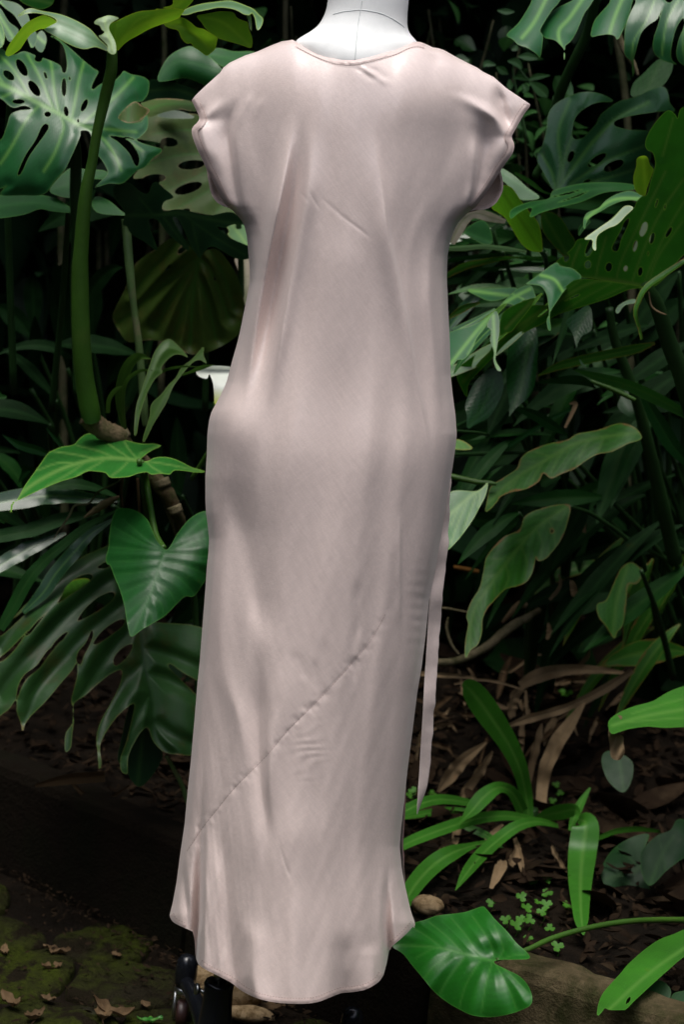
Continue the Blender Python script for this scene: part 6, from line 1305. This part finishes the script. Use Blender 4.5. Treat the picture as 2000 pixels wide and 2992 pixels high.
rock('rock', 1325, 1692, .35, .03, .03, .022, 'stone_grey', 'pale grey stone beside the waist tie', 3)
rock('rock', 1600, 1668, .40, .022, .02, .022, 'stone_grey', 'small pale stone in the dark litter behind the ginger leaves', 4)
rock('rock', 1252, 2645, .235, .026, .02, .016, 'bread', 'yellowish mossy stone beside the dress hem', 5)

# roots and sticks
def stick(name, pts, mat, Y, label, **k):
    o = tube(name, pts, M[mat], None, Y, **k); return tag(o, label, 'branch')
stick('fallen_branch', N('J', [(-60, 1200, 24), (60, 1195, 26), (200, 1140, 28), (300, 1080, 30), (380, 1010, 32), (470, 945, 30), (545, 905, 26), (620, 860, 20)]), 'root', (.95, 1.15), 'thick pale fallen branch on the ground behind the waist tie', lump=.14, sides=12)
stick('fallen_branch', N('J', [(60, 575, 12), (140, 590, 15), (250, 612, 14)]), 'orange_bark', 1.25, 'short orange-brown stick in the shade right of the dress', lump=.05)
stick('fallen_branch', N('J', [(-40, 840, 7), (40, 850, 8), (150, 872, 6)]), 'root', .95, 'thin straight pale twig beside the waist tie')
stick('fallen_branch', N('J', [(25, 905, 8), (15, 980, 10), (45, 1080, 10), (95, 1148, 8)]), 'root', .9, 'short curved pale twig beside the waist tie')
stick('fallen_branch', N('J', [(380, 940, 10), (450, 860, 22), (500, 820, 24), (540, 830, 18)]), 'dry', 1.1, 'flaking strip of bark leaning on the fallen branch', lump=.2)
stick('thin_trunk', [(836, -120, 8), (835, 0, 8), (834, 115, 8), (838, 700, 10), (840, 1500, 12)], 'trunk', 1.7, 'thin pale straight trunk just left of the dress form neck')
stick('thin_trunk', [(470, -120, 8), (476, 20, 8), (481, 160, 8), (478, 300, 9), (470, 1200, 11)], 'trunk', 1.6, 'thin pale trunk behind the unfurling leaf')
stick('thin_trunk', [(185, -120, 10), (188, 20, 10), (186, 60, 10), (180, 700, 12), (190, 1600, 13)], 'trunk', 1.8, 'brownish trunk between the top left leaves')
stick('thin_trunk', [(1818, -80, 11), (1800, 60, 11), (1830, 300, 11), (1850, 700, 12), (1830, 1500, 13)], 'trunk', 1.6, 'slanting pale trunk behind the hanging split leaf, upper right')

# long dry leaves in the bed
DRY = [([(290, 930, 8), (370, 820, 44), (460, 715, 40), (610, 600, 8)], 'broad dry tan leaf leaning left behind the strap-leaved plant', .98), ([(430, 985, 30), (500, 880, 40), (570, 780, 36), (650, 660, 10)], 'dry tan leaf just left of the tallest strap leaf', .96),
       ([(970, 1075, 34), (978, 900, 38), (1010, 750, 46), (1080, 600, 50), (1160, 480, 40), (1255, 340, 10)], 'tall dry brown leaf standing right of the tallest strap leaf', .95), ([(890, 890, 10), (910, 720, 30), (950, 560, 26), (972, 480, 8)], 'narrow dry leaf between the tallest strap leaf and the tall brown leaf', 1.02),
       ([(760, 490, 14), (900, 440, 30), (1080, 390, 30), (1250, 320, 30), (1400, 240, 30), (1568, 130, 20)], 'long dry leaf lying across the others from left to upper right', 1.0), ([(830, 235, 30), (960, 165, 46), (1150, 130, 36), (1350, 130, 24), (1535, 152, 6)], 'dry leaf arched over the litter, topmost of the heap', 1.12),
       ([(780, 440, 30), (770, 380, 42), (790, 300, 44), (835, 245, 26)], 'crumpled papery dry leaf below the arched one', 1.08), ([(400, 222, 5), (550, 192, 9), (700, 210, 9), (840, 255, 5)], 'thin dry strand just above the tip of the tallest strap leaf', .95),
       ([(150, 150, 14), (350, 165, 16), (545, 182, 6)], 'flat dry blade right beside the waist tie', 1.0), ([(150, 720, 6), (160, 620, 20), (190, 520, 16)], 'dry leaf half hidden behind the waist tie', .98),
       ([(400, 1280, 22), (420, 1180, 26), (450, 1090, 14)], 'dry leaf stalk under the left strap leaves', .9), ([(800, 1230, 12), (830, 1340, 24), (850, 1450, 14)], 'pale dry leaf hanging under the strap-leaved plant', .82), ([(760, 1400, 30), (800, 1330, 34), (820, 1260, 10)], 'tan curled dry leaf under the strap-leaved plant', .80),
       ([(640, 1560, 12), (700, 1440, 40), (720, 1380, 20)], 'crinkled dry leaf beside the clover', .72), ([(1040, 1280, 8), (1080, 1360, 22), (1140, 1450, 8)], 'narrow dry leaf right of the strap-leaved plant base', .78), ([(880, 450, 4), (870, 350, 12), (868, 260, 8)], 'upright dry strand below the arched dry leaf', 1.0),
       ([(600, 1240, 6), (660, 1190, 16), (720, 1140, 8)], 'dark-edged dry scrap among the strap leaf bases', .74), ([(290, 1310, 6), (340, 1270, 22), (390, 1225, 8)], 'pinkish dry scrap below the long left strap leaf', .84)]
for k, (q, lab, yy) in enumerate(DRY):
    o = blade('dry_leaf', N('K', q), M['dry'], None, yy, .3 + .5 * math.sin(k * 2.3), .35, 0, .22, 3, seed=k, nv=10, above=True)
    tag(o, lab, 'dry leaf', 'dry leaves heaped in the bed')
for k, (q, lab) in enumerate((([(880, 180, 8), (910, 280, 22), (905, 400, 16)], 'hanging shrivelled brown leaf behind the ginger leaves'), ([(750, 620, 4), (760, 700, 14), (690, 790, 10)], 'curled brown strand below the hanging shrivelled leaf'), ([(680, 940, 6), (690, 1000, 20), (670, 1050, 8)], 'pale dry scrap below the curled brown strand'),
                              ([(830, 660, 10), (850, 720, 26), (845, 770, 12)], 'pinkish dry leaf in the dark behind the ginger leaves'))):
    tag(blade('dry_leaf', N('J', q), M['dry'], None, 1.05, .4, .3, 0, .25, 3, seed=40 + k, above=True), lab, 'dry leaf', 'dry leaves heaped in the bed')
for k, (q, lab, reg) in enumerate((([(820, 340 + 60, 6), (860, 420 - 10, 16), (790, 560, 8)], 'split dry husk hanging under the ginger cane', 'I'), ([(160, 620, 8), (300, 590, 26), (480, 575, 26)], 'dark dry leaf lying low at the foot of the left timber edging', 'L4'), ([(330, 610, 8), (400, 670, 12), (480, 685, 10), (590, 620, 4)], 'thin yellowish strand drooping over the left timber edging', 'L4'))):
    tag(blade('dry_leaf', N(reg, q), M['dry'] if k == 0 else M['dry_dark'], None, .72 if k else .8, .4, .3, seed=60 + k), lab, 'dry leaf', 'dry leaves heaped in the bed')

# tangle of narrow strands in the heap: nothing tells them apart
rr = np.random.default_rng(91)
for k in range(34):
    x, y = rr.uniform(230, 1560), rr.uniform(60, 640); a = R(rr.choice([rr.uniform(-35, 40), rr.uniform(50, 130)])); L_ = rr.uniform(140, 420); w = rr.uniform(6, 26)
    q = [(x + math.cos(a) * L_ * (u - .5), y - math.sin(a) * L_ * (u - .5) + 90 * (u - .5) ** 2 * rr.uniform(-1, 2.5), w * ww) for u, ww in ((0, .15), (.2, .8), (.5, 1), (.8, .7), (1, .1))]
    o = blade('dry_strand', N('K', q), M['dry'] if k % 3 else M['dry_dark'], None, 1.5, rr.uniform(-.5, .9), .4, 0, .25, 3, 20, 6, seed=k, above=True)
    tag(o, '%s %s %s strand in the %s %s of the dry leaf heap' % ('broad' if w > 16 else 'thin', 'tan' if k % 3 else 'dark brown', 'upright' if abs(math.sin(a)) > .75 else 'flat-lying', 'upper' if y < 250 else 'lower' if y > 450 else 'middle', 'left' if x < 600 else 'right' if x > 1150 else 'centre'), 'dry leaf', 'strands tangled in the dry heap')

byl = {}
for o in [o for o in bpy.data.objects if o.name.startswith('dry_strand')]: byl.setdefault(o['label'], []).append(o)
for lab, os_ in byl.items():
    if len(os_) > 1:
        os_.sort(key=lambda o: -max(o.dimensions))
        for o, wd in zip(os_, ('longer', 'shorter') if len(os_) == 2 else ('longest', 'mid-length', 'shortest', 'stubby')): o['label'] = wd + ' ' + lab

# clover
def clover_mesh():
    V_ = []; F_ = []
    for k in range(3):
        a = k * 2 * math.pi / 3; ca, sa = math.cos(a), math.sin(a); pts = [(0, 0, 0), (.35, .18, .02), (.52, .62, .1), (.34, .98, .12), (.1, .98, .10), (0, .86, .05), (-.1, .98, .10), (-.34, .98, .12), (-.52, .62, .1), (-.35, .18, .02)]
        k0 = len(V_); V_ += [(x * ca - y * sa, x * sa + y * ca, z) for x, y, z in pts]
        V_.append((-.5 * sa, .5 * ca, 0)); F_ += [(k0 + i, k0 + (i + 1) % 10, k0 + 10) for i in range(10)]
    return np.array(V_), F_
cv, cf = clover_mesh()
cme = bpy.data.meshes.new('clover_leaf'); cme.from_pydata(cv.tolist(), [], cf); cme.materials.append(M['clover'])
rr = np.random.default_rng(5)
def clover(px, py, Y, s, label):
    p = PY(np.array(float(px)), np.array(float(py)), np.array(float(Y)))
    zb = float(bed_z(np.array(p[0]), np.array(p[1]))) if Y > kerb_y(p[0]) + .06 else .02
    t = thing('clover', label, 'clover', (p[0], p[1], min(zb, p[2] - .02)), 'clover sprouting by the strap-leaved plant')
    o = bpy.data.objects.new('leaf', cme); COL.objects.link(o); o.parent = t; sc_ = s / FPX * (Y - CAM[1])
    o.matrix_parent_inverse = t.matrix_basis.inverted()
    o.matrix_basis = Matrix.Translation(Vector(p)) @ (Matrix.Rotation(R(28) + rr.uniform(-.25, .25), 4, 'X') @ Matrix.Rotation(rr.uniform(-.3, .3), 4, 'Y') @ Matrix.Rotation(rr.uniform(0, 6.28), 4, 'Z')) @ Matrix.Scale(sc_, 4)
    tube3('stalk', [tuple(p), ((p[0] + .006), p[1] + .004, (p[2] + t.location.z) / 2), tuple(t.location)], [.0009, .0009, .001], M['stem'], t, 6)
clab = ['yellow-green clover, topmost of the patch', 'darker clover left of the topmost one', 'clover just below the topmost one', 'clover at the upper left of the patch', 'clover in the middle left of the patch', 'clover in the middle right of the patch', 'clover overlapping the middle right one', 'clover touching the hanging strap leaf',
        'large clover at the lower left of the patch', 'clover right of the large lower-left one', 'clover nearest the big heart-shaped leaf', 'dark clover at the bottom of the patch', 'clover peeping above the heart-shaped leaf', 'shaded clover on the timber edging', 'clover over the stalk of the heart-shaped leaf', 'clover squeezed in the centre of the patch', 'clover between the top and middle of the patch']
for k, (x, y, s) in enumerate([(670, 615, 42), (580, 640, 34), (672, 712, 42), (505, 735, 40), (540, 808, 44), (668, 785, 42), (640, 832, 40), (800, 790, 40), (470, 918, 48), (556, 885, 42), (400, 885, 40), (690, 940, 38), (305, 775, 36), (740, 1060, 46), (548, 1010, 36), (500, 880, 36), (610, 770, 30)]):
    q = N('L', [(x, y, s)])[0]; clover(q[0], q[1], min(bedY(q[0], q[1]), .6) - .05, q[2], clab[k])
for k, (x, y, s, lab) in enumerate([(130, 920, 34, 'clover behind the tip of the waist tie'), (105, 950, 30, 'clover left of the tip of the waist tie'), (255, 935, 32, 'clover right of the tip of the waist tie'), (1068, 880, 28, 'dark clover right of the tall dry leaf'), (1095, 935, 28, 'lower dark clover right of the tall dry leaf'), (1045, 985, 28, 'clover at the foot of the tall dry leaf'), (1130, 280, 50, 'dark clover below the arched dry leaf')]):
    q = N('K', [(x, y, s)])[0]; clover(q[0], q[1], min(bedY(q[0], q[1]), 1.6) - .05, q[2], lab)
# ------------------------------------------------------------------ background shrubs and banks of foliage
def leaf_proto(name, mat, wid=.42, fold=.25, droop=.25, nu=6):
    V_ = []; ve = []; eg = []
    for i in range(nu + 1):
        u = i / nu; hw = wid * math.sin(math.pi * min(max(u ** .85, .02), .985)) ** .85
        for x in (-1, -.5, 0, .5, 1):
            V_.append((x * hw, u, abs(x) * hw * fold - droop * u * u)); ve.append(math.exp(-(x / .2) ** 2) if x == 0 else 0); eg.append(1 - abs(x))
    F_ = [(i * 5 + j, i * 5 + j + 1, (i + 1) * 5 + j + 1, (i + 1) * 5 + j) for i in range(nu) for j in range(4)]
    me = bpy.data.meshes.new(name); me.from_pydata(V_, [], F_); me.materials.append(mat)
    at = me.attributes.new('vein', 'FLOAT', 'POINT'); at.data.foreach_set('value', ve); at = me.attributes.new('edge', 'FLOAT', 'POINT'); at.data.foreach_set('value', eg)
    me.polygons.foreach_set('use_smooth', [True] * len(me.polygons)); me.update()
    return me
PROTO = [leaf_proto('shrub_leaf', M['shrub']), leaf_proto('shrub_leaf', M['shrub_dark'], .36), leaf_proto('shrub_leaf', M['shrub'], .34, .15, .4)]
def leaf_inst(me, p, s, parent, rr, face=.5, name='leaf'):
    o = bpy.data.objects.new(name, me); COL.objects.link(o)
    o.parent = parent; o.matrix_parent_inverse = parent.matrix_basis.inverted()
    rot = Matrix.Rotation(rr.uniform(0, 6.28), 4, 'Z') @ Matrix.Rotation(rr.normal(-.25, .45), 4, 'X') @ Matrix.Rotation(rr.normal(0, .5), 4, 'Y')
    o.matrix_basis = Matrix.Translation(Vector([float(v) for v in p])) @ rot @ Matrix.Scale(s, 4)
def shrub(label, x0, x1, y0, y1, Y0, Y1, n, size, seed, base, protos=(0, 1, 2)):
    rr = np.random.default_rng(seed)
    t = plant('shrub', label, base, 'shrub')
    nb_ = max(4, n // 24); tips = []
    for b in range(nb_):
        e = PY(np.array(rr.uniform(x0, x1)), np.array(rr.uniform(y0, y1)), np.array(rr.uniform(Y0, Y1))); s_ = np.array(base) + rr.normal(0, .05, 3) * np.array([1, 1, 0])
        mid_ = (s_ * .5 + e * .5) + np.array([0, 0, .08]) + rr.normal(0, .05, 3)
        c = catmull([s_, mid_, e], 8)[6:]; tube3('branch', c, np.linspace(.008, .002, len(c)), M['trunk'], t, 6); tips.append(c)
    for k in range(n):
        c = tips[k % nb_]; f = rr.uniform(.2, 1.0); p = c[int(f * (len(c) - 1))] + rr.normal(0, .07, 3)
        leaf_inst(PROTO[protos[rr.integers(len(protos))]], p, rr.uniform(*size), t, rr)
    return t
shrub('small-leaved dark green shrub between the dress form neck and the hanging split leaf', 1180, 1560, 0, 330, 1.3, 1.9, 280, (.035, .06), 1, (.35, 1.7, .5))
shrub('small-leaved shrub behind the right sleeve', 1330, 1640, 150, 480, 1.2, 1.7, 230, (.035, .06), 2, (.5, 1.6, .5))
shrub('small-leaved shrub in shade behind the left shoulder and neck', 600, 960, -40, 160, 1.6, 2.2, 170, (.035, .06), 3, (-.2, 2.0, .6), (1, 1, 0))
shrub('shaded shrub high behind the unfurling leaf', 60, 620, -40, 260, 1.7, 2.4, 150, (.04, .08), 4, (-.6, 2.1, .7), (1,))
shrub('deep shaded shrub behind the upper right split leaves', 1600, 2050, 0, 520, 1.6, 2.3, 170, (.05, .09), 5, (.9, 2.0, .6), (1,))
# the few large shrub leaves that catch the light beside the right sleeve
bl = plant('shrub', 'sprig of broad light-catching leaves beside the right sleeve tip', gpt(1545, 420, 1.05), 'shrub')
for k, q in enumerate(([(1548, 238, 2), (1572, 255, 14), (1590, 270, 16), (1600, 284, 3)], [(1545, 234, 2), (1570, 224, 9), (1608, 220, 2)], [(1485, 178, 2), (1510, 182, 12), (1526, 200, 3)], [(1452, 195, 2), (1470, 206, 12), (1486, 216, 2)], [(1530, 245, 2), (1536, 258, 12), (1528, 270, 3)], [(1490, 232, 2), (1492, 248, 10), (1490, 262, 3)], [(1515, 165, 2), (1545, 165, 12), (1573, 172, 2)], [(1500, 228, 2), (1522, 226, 8), (1545, 236, 2)], [(1455, 30, 2), (1480, 34, 9), (1504, 34, 2)], [(1450, 190, 2), (1424, 186, 10), (1414, 196, 2)], [(1496, 145, 3), (1508, 140, 9), (1512, 130, 2)])):
    blade('leaf', q, M['shrub'], bl, 1.05, .2 * math.sin(k * 3), .15, nv=6, nu=16)
tube('branch', [(1600, 284, 2), (1548, 236, 2.5), (1500, 200, 3), (1545, 420, 4)], M['stem_dark'], bl, 1.06, 6)

def foliage_mass(name, n, place, mat, seed, size, label, flat=.5):
    rr = np.random.default_rng(seed); V_ = []; F_ = []
    for _ in range(n):
        p = place(rr); L_ = rr.uniform(*size); w = L_ * rr.uniform(.14, .3)
        Rm = np.array(Matrix.Rotation(rr.uniform(0, 6.28), 3, 'Z') @ Matrix.Rotation(rr.normal(-.5, .6), 3, 'X') @ Matrix.Rotation(rr.normal(0, .6), 3, 'Y'))
        k0 = len(V_); dr = rr.uniform(.1, .6)
        for iu in range(6):
            u = iu / 5; hw = w * math.sin(math.pi * min(max(u ** .8, .03), .98)) ** .8
            for x in (-1, 0, 1):
                V_.append(Rm @ np.array([x * hw, u * L_, abs(x) * hw * .3 - dr * L_ * u * u]) + p)
        for iu in range(5):
            for j in range(2):
                a = k0 + iu * 3 + j; F_.append((a, a + 1, a + 4, a + 3))
    o = mesh_obj(name, np.array(V_), F_, mat, None, dict(vein=np.zeros(len(V_)), edge=np.ones(len(V_)))); o['kind'] = 'stuff'
    return tag(o, label, 'foliage')
def pl_back(rr):
    x = rr.uniform(-2.6, 2.6); Y = rr.uniform(1.7, 3.4); zmax = 2.3
    return np.array([x, Y, rr.uniform(.35, zmax)])
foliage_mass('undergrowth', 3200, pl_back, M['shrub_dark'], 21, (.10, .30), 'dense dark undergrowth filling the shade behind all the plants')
def pl_low(rr):
    x = rr.uniform(-1.6, 1.6); y = kerb_y(x) + rr.uniform(1.5, 2.3); return np.array([x, y, float(bed_z(np.array(x), np.array(y))) + rr.uniform(0, .4)])
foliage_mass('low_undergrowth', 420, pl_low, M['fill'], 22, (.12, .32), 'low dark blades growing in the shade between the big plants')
# earth bank behind everything
bank = sheet('earth_bank', np.linspace(-9, 9, 60), np.linspace(3.0, 7.5, 40), lambda x, y: .9 + (y - 3.0) * 1.0 + .18 * wob(x * 100, y * 100, 31, 140, 3), M['bank'])
def pl_hedge(rr):
    x = rr.uniform(-6, 6); Y = rr.uniform(3.2, 4.6); return np.array([x, Y, rr.uniform(.9, 4.2)])
foliage_mass('hedge_foliage', 5200, pl_hedge, M['shrub_dark'], 23, (.14, .34), 'tall dark hedgerow closing off the background')

# added unseen hedges round the clearing: they keep the low sky off the plants, so light falls from overhead
def hedge_blocker(name, label, a, b, h_, th, seed):
    a = np.array(a, float); b = np.array(b, float); L_ = np.linalg.norm(b - a); d = (b - a) / L_; nn = np.array([-d[1], d[0]]); n, m_ = 90, 46
    prof = []
    for k in range(m_ + 1):
        t = k / m_ * math.pi; prof.append((math.cos(t) * th, h_ * min(1, (math.sin(t)) ** .35)))
    V_ = []
    for i in range(n + 1):
        c = a + (b - a) * i / n
        for k, (o_, z) in enumerate(prof):
            w = .28 * float(wob(np.array(i * L_ / n * 100), np.array(k * 14.0), seed, 90, 3)); p = c + nn * (o_ + w * math.copysign(1, o_)); V_.append((p[0], p[1], max(0, z + w * .5)))
    q = m_ + 1; F_ = [(i * q + k, i * q + k + 1, (i + 1) * q + k + 1, (i + 1) * q + k) for i in range(n) for k in range(m_)]
    return tag(mesh_obj(name, np.array(V_), F_, M['hedge_blocker'], None), label, 'hedge_blocker')
M['hedge_blocker'] = rough_mat('blocker_leaves', (.02, .038, .012), (.035, .06, .018), (.012, .022, .008), 6, 26, .9, 1.0, .05)
hedge_blocker('hedge_blocker', 'added leafy light blocker on the left side of the clearing, outside the view', (-4.2, -8), (-4.2, 4.5), 4.2, .9, 1)
hedge_blocker('hedge_blocker', 'added leafy light blocker on the right side of the clearing, outside the view', (4.2, 4.5), (4.2, -8), 4.2, .9, 2)
hedge_blocker('hedge_blocker', 'added leafy light blocker behind the photographer, outside the view', (5, -7.2), (-5, -7.2), 3.0, .9, 3)

# added unseen trees: trunks up the bank, crowns shaped to shade the bed
def big_tree(label, tx, ty, cx, cy, rx, ry, zc, rz, seed):
    t = plant('shading_tree', label, (tx, ty, .9), 'tree')
    tube3('trunk', [(tx, ty, .6), (tx + .05, ty - .1, 1.8), (cx * .4 + tx * .6, cy * .4 + ty * .6, 2.8), (cx, cy, zc)], [.13, .11, .09, .05], M['trunk'], t, 14, .08, seed)
    nu, nv = 60, 30; V_ = []
    for i in range(nv + 1):
        th = math.pi * i / nv
        for k in range(nu):
            a = 2 * math.pi * k / nu; dd = np.array([math.sin(th) * math.cos(a), math.sin(th) * math.sin(a), math.cos(th)])
            s = 1 + .16 * float(wob(np.array(math.cos(a) * 100 + th * 60), np.array(math.sin(a) * 100 - th * 50), seed, 60, 3))
            V_.append(np.array([cx, cy, zc]) + dd * np.array([rx, ry, rz]) * s)
    F_ = [(i * nu + k, i * nu + (k + 1) % nu, (i + 1) * nu + (k + 1) % nu, (i + 1) * nu + k) for i in range(nv) for k in range(nu)]
    mesh_obj('crown', np.array(V_), F_, M['hedge_blocker'], t)
for k, (tx, ty, cx, cy) in enumerate(((-2.6, 3.4, -2.4, 2.9), (-.5, 3.7, -.4, 3.0), (1.5, 3.6, 1.5, 2.9), (3.3, 3.3, 3.3, 2.6))):
    big_tree(['leftmost added shading tree above the view', 'added shading tree above and left of the dress form', 'added shading tree above and right of the dress form', 'rightmost added shading tree above the view'][k], tx, ty, cx, cy, 1.45, 1.95, 2.90, .70, 50 + k)
